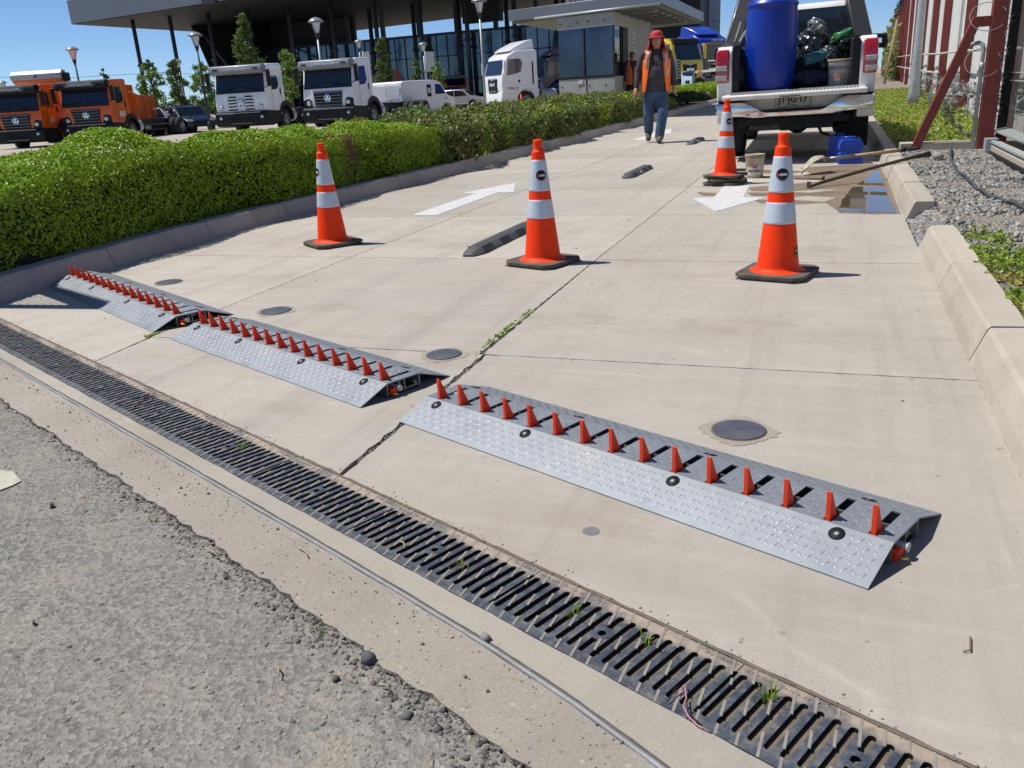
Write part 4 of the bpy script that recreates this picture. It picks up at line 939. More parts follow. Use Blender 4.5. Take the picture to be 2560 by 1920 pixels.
# razor wire
def razor(name,label,c0,c1,R_,turns,z,n=900,flat=.85):
    b=MB(); pts=[]
    for i in range(n+1):
        t=i/n; a=2*PI*turns*t+.5*math.sin(t*37); c=Vector(c0).lerp(Vector(c1),t); rr=R_*(1+.18*math.sin(t*23)+.12*math.sin(t*61))
        pts.append(c+Vector((math.cos(a)*rr*.8,math.cos(a*1.03+1)*rr*.28,z+math.sin(a)*rr*flat)))
    b.tube(pts,.0035,4)
    for i in range(0,n,3):
        p=pts[i]; t=(pts[i+1]-p).normalized(); s=t.cross(Vector((0,0,1))).normalized() if abs(t.z)<.9 else Vector((1,0,0)); s=(Matrix.Rotation(random.uniform(0,6.28),3,t)@s); q=p+s*.022
        b.add([p-t*.010,p+t*.010,q+t*.016,q-t*.016,p-s*.022-t*.016,p-s*.022+t*.016],[(0,1,2,3),(1,0,4,5)])
    o=b.build(name,mat('razor wire',(.27,.275,.27),.65,.2,var=.15,vs=30)); return tag(o,label,'razor wire','razor wire coils')
razor('razor_wire','long tangled razor wire coil lying along the foot of the wall',(1.75,12.2,0),(2.75,34,0),.34,60,.36,3600)
razor('razor_wire','small loose razor wire loops beside the red gate post',(1.35,10.95,0),(1.62,12.3,0),.30,3.4,.40,330)
b=MB()
for zc in (1.42,.98): b.tube([(GPx-.10+.17*math.cos(a)-.02,GY-.12+.1*math.sin(a),zc+.14*math.sin(a)) for a in np.linspace(.2,5.6,26)],.004,5)
P=[(GPx+.075+.02*math.sin(i*1.3),GY-.09+.01*math.sin(i*2.1),2.6-i*.06) for i in range(38)]; b.tube(P,.004,4)
for i,p in enumerate(P): b.add([(p[0]-.02,p[1],p[2]-.01),(p[0]+.02,p[1],p[2]+.012),(p[0]+.03,p[1],p[2]+.03),(p[0]-.03,p[1],p[2]-.028)],[(0,1,2,3)])
tag(b.build('razor_wire',MATS['razor wire']),'razor wire strand climbing the red gate post with two loops','razor wire','razor wire coils')
# electric fence along the wall top
b=MB()
for y in (49,55,61,67,73,79,86,93): b.tube([wp(y,.05,4.6),wp(y,.0,5.3),wp(y,-.02,6.1)],.035,6); [b.sphere(wp(y,.05,z),.06,8,6) for z in np.arange(4.9,6.1,.25)]
for z in np.arange(4.9,6.1,.25): b.cyl(wp(49,.03,z),wp(93,.03,z),.008,4)
for i in range(150): t=i/150*44+49; b.tube([wp(t,.25*math.cos(a),4.95+.28*math.sin(a)) for a in np.linspace(0,6.28,9)],.014,3) if i%2==0 else None
tag(b.build('electric_fence',M_black),'black electric fence rods and coils on top of the wall','electric fence')
# wooden pole and creeper by the wall
A=PL(2211,208,(2.9,38,0),(0,1,0)); B=PL(2243,50,(2.9,40,0),(0,1,0)); b=MB(); b.cyl(A,B,.05,8,r2=.045); tag(b.build('wooden_pole',mat('weathered wood',(.30,.21,.13),.8,var=.2,vs=8)),'long wooden pole leaning against the wall behind the pickup','pole')
n=3000; y=RNG.uniform(60,92,n); z=np.abs(RNG.normal(0,1,n))*1.5+.3; x=1.8+.031*y-.3-RNG.uniform(0,.5,n); k=z<4.2+.3*np.sin(y)
o=leaves('leaves',np.stack([x,y,z],1)[k],np.tile([-1,0,.2],(k.sum(),1)),.34,[LFT,LFB],mi=np.where(RNG.random(k.sum())<.3,1,0)); cr=empty('creeper',(0,0,0),0,'leafy creeper with brown bits on the wall behind the pickup mirror','creeper'); o.parent=cr
b=MB(); [b.tube([(1.8+.031*y-.2,y,0),(1.8+.031*y-.25,y+.4,1.2),(1.8+.031*y-.22,y-.3,2.4)],.03,5) for y in (62,70,78,86)]; b.build('stems',M_bark,cr)
# ================================================================ tools and loose things on the driveway
b=MB(); P=[G(2352,330,.12),G(2376,368,.16),G(2376,395,.13),G(2392,425,.12),G(2420,445,.125),G(2440,468,.12),G(2480,492,.12),G(2530,505,.12),G(2590,530,.12)]
Q=[]
for i in range(len(P)-1):
    for j in range(5): Q.append(P[i].lerp(P[i+1],j/5)+Vector((0,0,.006*math.sin(j*1.3+i))))
b.tube(Q,.011,8); tag(b.build('black_cable',mat('grey cable',(.07,.08,.085),.5)),'thick dark cable snaking over the gravel','cable')
M_wood=mat('ash wood',(.46,.30,.15),.6,var=.18,vs=12); M_dust=mat('dusty steel',(.47,.42,.33),.75,.1,var=.15,vs=20,bump=.4,bs=90)
sh=empty('shovel',(0,0,0),0,'dusty shovel with wooden shaft propped on the kerb','shovel')
A=G(2003,436,.012); K=G(2068,398,.13); E_=G(2298,370,.19)
ax=(E_-K).normalized(); side=ax.cross(Vector((0,0,1))).normalized(); upv=side.cross(ax)
b=MB(); n=9;vs=[];fs=[]
for i in range(n):
    t=i/(n-1); c=A.lerp(K,t)+Vector((0,0,.055*math.sin(PI*t)**1.0)); wdt=.115*(math.sin(PI*min(1,(t*.9+.12))/1.0*.5)**.6) if t<.5 else .115*(1-.25*(t-.5))
    if i==0: wdt=.012
    for j in range(7):
        s=(j-3)/3; vs.append(c+side*s*wdt+Vector((0,0,.028*s*s)))
for i in range(n-1):
    for j in range(6): fs.append((i*7+j,i*7+j+1,(i+1)*7+j+1,(i+1)*7+j))
b.add(vs,fs,0,True); o=b.build('blade',M_dust,sh); m=o.modifiers.new('s','SOLIDIFY'); m.thickness=.003
L=(E_-K).length
b=MB(); b.cyl(K-ax*.03,K+ax*L*.30,.021,10,r2=.019); b.build('socket',M_steel,sh)
b=MB(); b.cyl(K+ax*L*.27,K+ax*L*.82,.018,10); b.build('shaft',M_wood,sh)
b=MB(); e0=K+ax*L*.80; b.cyl(e0,e0+ax*.05,.022,10); b.tube([e0+ax*.04,e0+ax*.08+side*.055,e0+ax*.16+side*.06,e0+ax*.16-side*.06,e0+ax*.08-side*.055,e0+ax*.04],.012,8); b.build('handle',M_black,sh)
M_bar=mat('brown bar steel',(.085,.065,.06),.5,.3,vs=14,var=.2)
cb=empty('digging_bar',(0,0,0),0,'long dark digging bar with a flat flange, resting on the kerb','digging bar')
A=G(2022,466,.02); E_=G(2322,385,.19); ax=(E_-A).normalized(); b=MB(); b.tube([A,A.lerp(E_,.12)+Vector((0,0,.006)),A.lerp(E_,.5)+Vector((0,0,.012)),A.lerp(E_,.86)+Vector((0,0,.01)),E_],.016,10,rs=[.016,.016,.015,.017,.03]); b.build('shaft',M_bar,cb)
b=MB(); b.box((0,0,0),(.006,.05,.085)); o=b.build('flange',M_bar,cb,bev=.001); o.location=A; o.rotation_euler=(0,0,math.atan2(ax.y,ax.x))
# spare bar lying behind
A=G(1985,447,.01);B=G(2058,447,.01); b=MB(); b.cyl(A,B,.006,8); b.cyl(B+Vector((0,0,-.01)),B+Vector((0,0,.03)),.014,8); tag(b.build('thin_rod',M_bar),'thin steel rod with a knob end lying near the shovel','rod')
# paint bucket
M_pail=mat('stained white pail',(.52,.47,.36),.55,vs=14,col2=(.38,.31,.20),dirt=(.33,.20,.11),dirts=9)
def pail(label,loc,R_,h,m,name='bucket',rz=0,lid=True):
    e=empty(name,loc,rz,label,'bucket')
    b=MB(); b.lathe([(R_*.86,.0),(R_*.88,.004),(R_*.97,h*.80),(R_*1.0,h*.82),(R_*1.0,h*.84),(R_*.985,h*.86),(R_*1.0,h*.93)],n=32); b.build('body',m,e)
    b=MB(); b.lathe([(R_*1.03,h*.90),(R_*1.055,h*.92),(R_*1.055,h*.985),(R_*1.03,h),(R_*.97,h),(R_*.95,h*.97),(.001,h*.97)],n=32,caps=False); b.build('lid',mat('dirty lid',(.42,.35,.22),.6,var=.25,vs=20),e)
    return e
bp=G(1884,446)+Vector((0,.08,0)); pl_=pail('small stained oil pail with a red and blue V mark',bp,.097,.235,M_pail)
def wrapcyl(o,R_,z,ang,lift=.0012):
    for v in o.data.vertices: x,y,t=v.co; a=ang+x/R_; rr=R_+lift+t; v.co=(rr*math.cos(a),rr*math.sin(a),z+y)
a0=math.atan2(-bp.y,-bp.x)
redm=mat('label red',(.62,.04,.05),.5,var=0); blum=mat('label blue',(.03,.18,.55),.5,var=0); inkm=mat('label ink',(.02,.025,.07),.5,var=0); whm=mat('label white',(.62,.61,.56),.5,var=.05)
b=MB()
for i in range(8):
    x0=-.075+.15*i/8;x1=x0+.15/8; b.add([(x0,-.075,0),(x1,-.075,0),(x1,.095,0),(x0,.095,0)],[(0,1,2,3)])
o=b.build('label',whm,pl_); wrapcyl(o,.0885,.105,a0,.002)
for s,m in ((-1,redm),(1,blum)):
    b=MB()
    for i in range(6):
        t0=i/6;t1=(i+1)/6; f=lambda t:(s*(.056-.056*t),.080-.085*t)
        a,c=f(t0),f(t1); w_=.015
        b.add([(a[0]-w_,a[1],0),(a[0]+w_,a[1],0),(c[0]+w_*(1-.5*t1),c[1],0),(c[0]-w_*(1-.5*t1),c[1],0)],[(0,1,2,3)])
    q=b.build('logo_mark',m); wrapcyl(q,.0885,.105,a0,.0032 if s>0 else .0036); q.parent=o
q=textmesh('lettering','Valvoline',.036,inkm,None,TR(0,-.030,0),.0003,bold=.0008); wrapcyl(q,.0885,.105,a0,.0036); q.parent=o
# blue jerrycans
M_bl=mat('blue jerrycan plastic',(.012,.075,.50),.35,var=.1,vs=4)
def jerry(label,loc,rz,s=1.):
    e=empty('jerrycan',loc,rz,label,'jerrycan','blue jerrycans beside the pickup')
    b=MB(); w_,d,h=.125*s,.085*s,.26*s
    b.prism([(-w_,0),(w_,0),(w_,h*.42),(w_*.86,h*.47),(w_*.86,h*.55),(w_,h*.62),(w_*.98,h*.84),(w_*.75,h),(-w_*.75,h),(-w_*.98,h*.84),(-w_,h*.62),(-w_*.86,h*.55),(-w_*.86,h*.47),(-w_,h*.42)],-d,d,'y')
    b.box((0,-d-.002,h*.30),(w_*1.3,.008,h*.34)); b.box((0,-d-.002,h*.76),(w_*1.2,.008,h*.22))
    b.build('body',M_bl,e,bev=.018*s,seg=3)
    b=MB(); b.tube([(-w_*.55,0,h*.98),(-w_*.5,0,h*1.08),(w_*.3,0,h*1.08),(w_*.35,0,h*.98)],.014*s,8); b.build('handle',M_bl,e)
    b=MB(); b.lathe([(.026*s,h*.98),(.026*s,h*1.07),(.022*s,h*1.08)],c=(w_*.62,0,0),n=16); b.build('cap',M_black,e)
jerry('bright blue jerrycan standing on the wet concrete, the nearer one',G(2124,410)+Vector((0,.06,0)),.12)
jerry('blue jerrycan in shade just behind the nearer one',G(2098,398)+Vector((0,.12,0)),-.2,1.0)
# small floor drain
dg=empty('floor_drain',G(1850,425),-.04,'small square floor drain grate beside the stacked cone','floor drain')
b=MB(); 
for i in range(9): b.b2((-.14+.0325*i,-.13,-.004),(-.125+.0325*i,.13,.0025))
b.b2((-.15,-.145,-.004),(.15,-.13,.003)); b.b2((-.15,.13,-.004),(.15,.145,.003)); b.build('bars',M_black,dg)
b=MB(); b.b2((-.15,-.14,-.003),(.15,.14,.0005)); b.build('pit',M_dark,dg)
# ================================================================ wheels and lettering helpers
M_tyre=mat('tyre',(.028,.029,.031),.85,var=.25,vs=8,bump=.3,bs=40); M_rim=mat('steel rim',(.38,.37,.35),.45,.6,vs=9,var=.2)
def wheel(parent,x,y,r,w_,side,z=None,dual=False,name='wheel',steer=0,rim=M_rim):
    # a tyre with a rim part, axis along x; side = +1 outer face towards +x
    z=r if z is None else z
    o=MB(); n=36; prof=[(r*.58,-w_/2),(r*.80,-w_/2-.004),(r*.95,-w_*.46),(r,-w_*.36),(r,w_*.36),(r*.95,w_*.46),(r*.80,w_/2+.004),(r*.58,w_/2)]
    o.lathe(prof,n=n,axis='x',caps=False)
    for i in range(n):
        if i%2==0:
            a=2*PI*i/n; o.box((w_*.2,r*math.cos(a),r*math.sin(a)),(w_*.3,r*.07,r*.05),rot=(a-PI/2,0,0)); 
        else:
            a=2*PI*i/n; o.box((-w_*.2,r*math.cos(a),r*math.sin(a)),(w_*.3,r*.07,r*.05),rot=(a-PI/2,0,0))
    t=o.build(name,M_tyre,parent); t.location=(x,y,z); t.rotation_euler=(0,0,steer)
    s=side; q=MB(); q.lathe([(r*.60,s*w_*.48),(r*.56,s*w_*.44),(r*.52,s*w_*.22),(r*.40,s*w_*.16),(r*.30,s*w_*.20),(r*.28,s*w_*.40),(r*.18,s*w_*.48),(.001,s*w_*.50)],n=28,axis='x',caps=False)
    for i in range(8): a=2*PI*i/8; q.cyl((s*w_*.18,r*.35*math.cos(a),r*.35*math.sin(a)),(s*w_*.28,r*.35*math.cos(a),r*.35*math.sin(a)),r*.035,6)
    q.build('rim',rim,t)
    return t
M_redl=mat('tail lamp red',(.42,.008,.012),.12,var=.15,vs=20,coat=1,spec=.8); M_clr=mat('clear lamp lens',(.50,.46,.40),.15,var=.15,vs=30,coat=1); M_amb=mat('amber lens',(.75,.22,.02),.2,coat=1)
M_dwhite=mat('dusty white paint',(.80,.80,.78),.35,vs=3,col2=(.75,.74,.70),coat=.35,dirt=(.52,.47,.38),dirts=2.2)
def dented_chrome():
    k=NT('dented chrome',.09); k.p.inputs['Metallic'].default_value=1; k.col(k.mix(k.rg(k.noise(4),.4,.7),(.80,.80,.80),(.66,.64,.60))); k.rough(k.rg(k.noise(9,5),.4,.7,.05,.16)); k.bump([(k.noise(3.2,1,.4),.5,.022),(k.noise(1.6,1,.4),.5,.04)]); return k.m
M_dch=dented_chrome()
# ================================================================ white pickup
pk=empty('pickup_truck',(-.46,10.93,0),.03,'dusty white pickup with lowered tailgate and dented chrome bumper','pickup truck'); pk.rotation_euler=(0,-.012,.03)
def arc(cy,cz,r,a0,a1,n=10): return [(cy+r*math.cos(a0+(a1-a0)*i/n),cz+r*math.sin(a0+(a1-a0)*i/n)) for i in range(n+1)]
for s in (-1,1):
    b=MB(); P=[(0.0,.50),(.0,.72),(.01,1.20),(.05,1.33),(1.50,1.36),(1.50,.42),(1.62,.42)]
    P=[(.02,.46),(-.005,.75),(.0,1.05),(.03,1.28),(.10,1.335),(1.52,1.345),(1.52,.44)]+arc(1.12,.44,.44,0,PI)+[(.55,.44)]
    b.prism(P,s*.70,s*.875,'x'); o=b.build('bed_side',M_dwhite,pk,bev=.035,seg=3)
    b=MB(); b.prism([(-.022,.93),(-.026,1.10),(-.012,1.22),(.03,1.30),(.16,1.30),(.16,.93)],s*.735,s*.887,'x',0)
    l=b.build('tail_light',M_redl,pk,bev=.02,seg=3)
    for z0,z1 in ((.955,1.015),(1.065,1.12)):
        b=MB(); b.prism([(-.031,z0),(-.031,z1),(.10,z1),(.10,z0)],s*.760,s*.892,'x'); b.build('lens',M_clr,l,bev=.008)
    b=MB(); b.prism([(.46,.10),(.44,.62),(.50,.70),(.60,.70),(.56,.10)],s*.60,s*.86,'x'); b.build('mud_flap',M_black,pk,bev=.01)
    b=MB(); b.prism(arc(1.12,.44,.435,PI,0)+[(1.54,.44)],s*.60,s*.69,'x'); b.build('wheel_housing',M_black,pk)
b=MB(); b.b2((-.70,0.02,.74),(.70,1.5,.80)); b.b2((-.70,1.44,.80),(.70,1.50,1.32)); b.b2((-.695,.0,.80),(-.62,1.44,1.31)); b.b2((.62,.0,.80),(.695,1.44,1.31)); b.build('bed_liner',M_black,pk)
b=MB(); b.prism([(-.46,.735),(-.47,.775),(-.455,.79),(-.02,.80),(-.0,.79),(-.0,.74),(-.03,.725)],-.775,.775,'x'); tg=b.build('tailgate',M_dwhite,pk,bev=.012)
b=MB()
for i in range(36): x=-.68+1.36*i/35; b.box((x,-.22,.805),(.017,.36,.010))
b.box((0,-.03,.808),(1.40,.03,.012)); b.build('liner_ribs',mat('scratched grey liner',(.45,.44,.41),.6,vs=20,col2=(.28,.27,.25)),tg)
b=MB(); b.b2((-.14,-.476,.742),(.08,-.468,.750)); b.b2((-.06,-.1,.81),(.06,-.06,.818)); b.build('handle_slot',M_black,tg)
b=MB(); b.prism([(0.03,.60),(.01,.745),(.10,.745),(.10,.60)],-.78,.78,'x'); b.build('rear_panel',M_dwhite,pk)
# bumper
b=MB()
P=[(-.885,.60),(-.885,.70),(-.84,.715),(-.60,.715),(-.52,.70),(-.36,.585),(-.30,.565),(.30,.565),(.36,.585),(.52,.70),(.60,.722),(.84,.725),(.885,.70),(.885,.60),(.84,.55),(.58,.535),(.44,.51),(-.44,.51),(-.58,.535),(-.84,.54)]
n=len(P)
rows=[(-.02,0.0,1),(-.115,.004,1),(-.15,.012,.96),(-.16,.03,.9)]
cx_,cz_=0,.60
vs=[];fs=[]
for y,inn,sc in rows:
    for x,z in P: vs.append((x*(1-inn*.6),y+(.12*abs(x)**4),z+(cz_-z)*inn*8))
for i in range(len(rows)-1):
    for q in range(n): fs.append((i*n+q,(i+1)*n+q,(i+1)*n+(q+1)%n,i*n+(q+1)%n))
fs.append(tuple(reversed([3*n+q for q in range(n)])))
b.add(vs,[tuple(reversed(f)) for f in fs],0,False); bu=b.build('bumper',M_dch,pk,bev=.006)
b=MB(); b.prism([(-.13,.717),(-.13,.728),(.0,.735),(.0,.717)],.50,.86,'x'); b.prism([(-.13,.717),(-.13,.728),(.0,.735),(.0,.717)],-.86,-.55,'x'); b.prism([(-.14,.575),(-.14,.585),(-.02,.60),(-.02,.575)],-.42,.42,'x'); b.build('step_pad',M_black,bu)
pm=mat('number plate',(.58,.57,.52),.45,var=.08,vs=30); pi=mat('plate ink',(.03,.03,.035),.5,var=0)
b=MB(); b.b2((-.205,-.006,.615),(.195,.004,.748)); pt=b.build('number_plate',pm,pk,bev=.003); pt.location=(-.0,0.0,0)
b=MB()
for a,c in (((-.205,-.0085,.615),(.195,-.006,.620)),((-.205,-.0085,.743),(.195,-.006,.748)),((-.205,-.0085,.615),(-.2,-.006,.748)),((.19,-.0085,.615),(.195,-.006,.748))): b.b2(a,c)
b.build('plate_border',pi,pt)
textmesh('lettering','JT·JG·17',.095,pi,pt,TR(-.005,-.0085,.694)@RX(PI/2),.001,bold=.0035); textmesh('lettering','C H I L E',.026,pi,pt,TR(-.005,-.0085,.636)@RX(PI/2),.001)
# chassis, axle, hitch
b=MB(); b.b2((-.62,.02,.42),(.62,.10,.50)); b.b2((-.45,.02,.36),(.45,.09,.42)); b.cyl((-.75,1.12,.38),(.75,1.12,.38),.05,10); b.sphere((.05,1.12,.38),.14,12,8); b.b2((-.45,.1,.42),(-.35,4.6,.54)); b.b2((.35,.1,.42),(.45,4.6,.54)); b.b2((-.14,.0,.35),(.12,.12,.45)); b.tube([(.28,.1,.40),(.33,.06,.30),(.42,.05,.27)],.02,6); b.tube([(-.52,.1,.42),(-.55,.05,.36),(-.47,.05,.33)],.018,6); b.cyl((.48,.1,.33),(.48,.9,.36),.03,8); b.build('chassis',M_black,pk,bev=.004)
textmesh('lettering','AEROGUAN',.062,mat('faded lettering',(.16,.15,.135),.7),pk,TR(-.32,.016,.395)@RX(PI/2),.001)
wheel(pk,-.725,1.12,.375,.245,-1); wheel(pk,.725,1.12,.375,.245,1); wheel(pk,-.725,4.2,.375,.245,-1); wheel(pk,.725,4.2,.375,.245,1); 
o=wheel(pk,0,0,.33,.2,1,z=0,name='spare_wheel'); o.location=(-.36,.62,.47); o.rotation_euler=(0,PI/2,0)
# cab
b=MB(); b.prism([(1.53,.42),(1.53,1.32),(3.75,1.32),(4.95,1.18),(5.15,.95),(5.2,.42)],-.875,.875,'x'); b.build('cab_lower',M_dwhite,pk,bev=.05,seg=3)
def hexa(b,y0,y1,z0,z1,w0,w1,y0t,y1t,mi=0):
    vs=[(-w0,y0,z0),(w0,y0,z0),(w0,y1,z0),(-w0,y1,z0),(-w1,y0t,z1),(w1,y0t,z1),(w1,y1t,z1),(-w1,y1t,z1)]
    b.add(vs,[(0,3,2,1),(4,5,6,7),(0,1,5,4),(1,2,6,5),(2,3,7,6),(3,0,4,7)],mi)
b=MB(); hexa(b,1.55,3.95,1.28,1.84,.845,.69,1.78,3.15); b.build('cab_upper',M_dwhite,pk,bev=.09,seg=4)
b=MB(); zf=lambda z:1.55+.23*(z-1.28)/.56-.006
b.add([(-.74,zf(1.34),1.34),(.74,zf(1.34),1.34),(.745,zf(1.45),1.45),(.66,zf(1.73),1.73),(.60,zf(1.765),1.765),(-.60,zf(1.765),1.765),(-.66,zf(1.73),1.73),(-.745,zf(1.45),1.45)],[tuple(range(8))]); b.build('rear_window',M_glass,pk)
b=MB(); 
for s in (-1,1): b.add([(s*.835,1.75,1.36),(s*.835,3.6,1.36),(s*.725,3.05,1.76),(s*.735,1.88,1.76)],[(0,1,2,3) if s<0 else (3,2,1,0)],0)
b.add([(-.72,3.80,1.38),(.72,3.80,1.38),(.62,3.23,1.80),(-.62,3.23,1.80)],[(0,1,2,3)],0); b.build('side_window',M_glass,pk)
for s in (-1,1):
    b=MB(); b.prism([(s*.97,1.26),(s*1.22,1.24),(s*1.24,1.32),(s*1.22,1.44),(s*1.02,1.45),(s*.98,1.39)],3.35,3.46,'y'); mo=b.build('mirror',M_black,pk,bev=.02)
    b=MB(); b.prism([(s*1.05,1.32),(s*1.15,1.315),(s*1.15,1.38),(s*1.06,1.385)],3.345,3.3499,'y'); b.build('mirror_glass',M_chrome,mo)
    b=MB(); b.cyl((s*.86,3.4,1.27),(s*1.0,3.4,1.30),.03,8); b.build('mirror_arm',M_black,mo)
# sport bar
b=MB()
for s in (-1,1):
    vs=[(s*.85,.50,1.34),(s*.85,1.30,1.34),(s*.69,1.42,2.02),(s*.69,1.0,2.02),(s*.64,.50,1.34),(s*.64,1.30,1.34),(s*.50,1.42,2.02),(s*.50,1.0,2.02)]
    b.add(vs,[(0,1,2,3),(7,6,5,4),(0,3,7,4),(1,5,6,2),(3,2,6,7),(0,4,5,1)]); b.box((s*.78,.85,1.37),(.14,.5,.05))
b.b2((-.66,1.12,1.92),(.66,1.36,2.0)); b.build('sport_bar',mat('black sport bar',(.02,.021,.024),.35,var=.2,vs=5,coat=.3),pk,bev=.02)
b=MB(); b.cyl((-.80,.16,1.34),(-.74,.45,1.62),.018,8); b.cyl((-.70,.16,1.33),(-.64,.45,1.60),.018,8); b.cyl((-.66,.3,1.33),(-.58,.55,1.50),.03,8); b.box((-.74,.18,1.36),(.2,.06,.05)); b.build('rack_strut',mat('dusty black steel',(.17,.165,.15),.6,vs=20),pk)
# ---------------------------------------------------------------- load in the bed
PW=pk.matrix_basis.copy() if False else (TR(-.46,10.93,0)@Euler((0,-.012,.03)).to_matrix().to_4x4())
def PT(x,y,z): return PW@Vector((x,y,z))
br_=empty('barrel',PT(-.285,.31,.812),0,'tall blue plastic barrel standing on the open tailgate end of the bed','barrel')
M_bar2=mat('blue barrel plastic',(.003,.034,.34),.35,var=.08,vs=3,coat=.0,bump=.1,bs=20)
b=MB(); b.lathe([(.245,0),(.262,.012),(.27,.05),(.268,.075),(.277,.10),(.293,.30),(.300,.48),(.297,.66),(.287,.86),(.280,.91),(.285,.925),(.293,.935),(.293,.955),(.285,.965),(.27,.98),(.262,1.0),(.01,1.0)],n=56,caps=False); b.build('body',M_bar2,br_)
b=MB(); b.cyl((0,-.29,.06),(0,-.34,.06),.018,10); b.cyl((-.015,-.335,.06),(-.015,-.335,.11),.008,6); b.build('tap',M_black,br_); br_.rotation_euler=(0,0,-.9)
def crumple(name,label,loc,sc,m,seed,cat='plastic bag',group=None,st=.35):
    rg=np.random.default_rng(seed); bm=bmesh.new(); bmesh.ops.create_icosphere(bm,subdivisions=4,radius=1)
    for v in bm.verts:
        p=v.co; d=0
        for k,(f,a) in enumerate(((1.7,.30),(3.6,.20),(7.5,.12),(14,.06))): d+=a*abs(math.sin(p.x*f+seed+k)+math.sin(p.y*f*1.3+seed*2+k)+math.sin(p.z*f*1.1+seed*3))/1.5
        v.co=p*(1-st+d*st*1.6); v.co.x*=sc[0];v.co.y*=sc[1];v.co.z=max(v.co.z,-.75)*sc[2]
    me=bpy.data.meshes.new(name); bm.to_mesh(me); bm.free(); me.materials.append(m); o=bpy.data.objects.new(name,me); COL.objects.link(o); o.location=loc; return tag(o,label,cat,group)
M_bag=mat('black plastic film',(.02,.022,.024),.22,var=.1,coat=.6,bump=1,bs=14); M_bagd=mat('dark blue cloth',(.02,.028,.05),.8,var=.2,vs=8,bump=1,bs=20); M_bagg=mat('grey green plastic film',(.12,.14,.14),.25,var=.2,coat=.6,bump=1,bs=16)
crumple('plastic_bag','black plastic bag heaped high beside the blue barrel',PT(.17,.85,1.28),(.22,.2,.25),M_bag,1,group='plastic bags in the pickup bed')
crumple('plastic_bag','shiny grey plastic bag on top of the heap in the bed',PT(.23,.80,1.47),(.13,.12,.12),M_bagg,5,group='plastic bags in the pickup bed')
crumple('plastic_bag','flattened black bag below the green hose',PT(.50,.9,1.22),(.20,.2,.13),M_bag,9,group='plastic bags in the pickup bed')
crumple('plastic_bag','crumpled black bag in the middle of the bed behind the pail',PT(.36,.62,1.12),(.16,.16,.17),M_bag,13,group='plastic bags in the pickup bed')
crumple('cloth_bundle','dark blue cloth bundle on the bed floor right of the barrel',PT(.20,.45,.90),(.26,.25,.12),M_bagd,17,'cloth bundle')
crumple('cloth_bundle','dark blue bundle squeezed between barrel and left bed side',PT(-.60,.3,.97),(.06,.2,.17),M_bagd,21,'cloth bundle')
b=MB(); b.box((0,0,0),(.30,.16,.10)); b.box((0,0,.055),(.24,.11,.02)); o=b.build('tool_case',mat('teal plastic',(.02,.16,.19),.4,var=.15,vs=6),bev=.012); o.location=PT(.23,.55,1.14); o.rotation_euler=(.1,-.18,.3); tag(o,'teal plastic tool case lying on the heap in the bed','tool case')
b=MB()
for k in range(4): b.tube([PT(.53+.14*math.cos(a)+.01*k,.72+.10*math.sin(a),1.36+.02*k+.05*math.cos(a)+.015*math.sin(3*a+k)) for a in np.linspace(0,6.1,30)],.013,6)
tag(b.build('garden_hose',mat('green hose',(.01,.22,.05),.35,var=.1)),'coiled green hose on top of the load at the right bed side','hose')
b=MB(); b.tube([PT(.40,.6,1.335),PT(.44,.66,1.36),PT(.50,.7,1.39)],.012,6); tag(b.build('pincers',mat('red grips',(.5,.03,.02),.4)),'small red gripped tool next to the green hose','hand tool')
kp=PT(.51,.32,.805); pk2=pail('white putty pail with dark lettering and a hand picture, in the bed',kp,.150,.30,mat('white pail plastic',(.56,.55,.50),.5,vs=10,col2=(.44,.42,.36),dirt=(.30,.26,.2),dirts=6))
a0=math.atan2(-kp.y,-kp.x); 
q=textmesh('lettering','EKRON e·c',.048,inkm,None,TR(-.015,.02,0),.0003,bold=.0006); wrapcyl(q,.142,.185,a0,.004); q.parent=pk2
b=MB(); b.add([(-.03,-.05,0),(.03,-.05,0),(.035,0,0),(-.03,0,0)],[(0,1,2,3)])
for i,(x,l,t) in enumerate(((-.026,.035,-.25),(-.009,.045,-.08),(.009,.045,.08),(.026,.036,.25))): b.add([(x-.006,-.002,0),(x+.006,-.002,0),(x+.004+t*l,l,0),(x-.004+t*l,l,0)],[(0,1,2,3)])
b.add([(.03,-.045,0),(.032,-.02,0),(.06,.0,0),(.066,-.01,0)],[(0,1,2,3)]); o=b.build('hand_picture',mat('print tan',(.62,.30,.16),.6)); wrapcyl(o,.138,.115,a0-.25,.004); o.parent=pk2
# ================================================================ people
M_skin=mat('skin',(.46,.24,.16),.5,var=.12,vs=30); M_shirt=mat('dark grey jersey',(.055,.05,.07),.85,var=.2,vs=14,bump=.6,bs=25); M_vest=mat('orange vest cloth',(.95,.17,.01),.6,var=.08,vs=6,bump=.5,bs=18); M_refl=mat('reflective tape',(.42,.42,.45),.35,.3,var=.1,vs=40)
M_jean=mat('blue denim',(.035,.065,.135),.85,vs=7,col2=(.055,.10,.19),bump=1,bs=22,dirt=(.10,.11,.13),dirts=5); M_boot=mat('worn boot leather',(.13,.095,.065),.8,var=.25,vs=30,bump=.5,bs=60); M_hat=mat('red hat cloth',(.58,.04,.05),.8,var=.15,vs=14,bump=.4,bs=60); M_hair=mat('dark hair',(.02,.015,.012),.7)
def remesh(o,vx,it=4,fac=.5):
    m=o.modifiers.new('r','REMESH'); m.mode='VOXEL'; m.voxel_size=vx; m.use_smooth_shade=True
    s=o.modifiers.new('s','SMOOTH'); s.iterations=it; s.factor=fac; return o
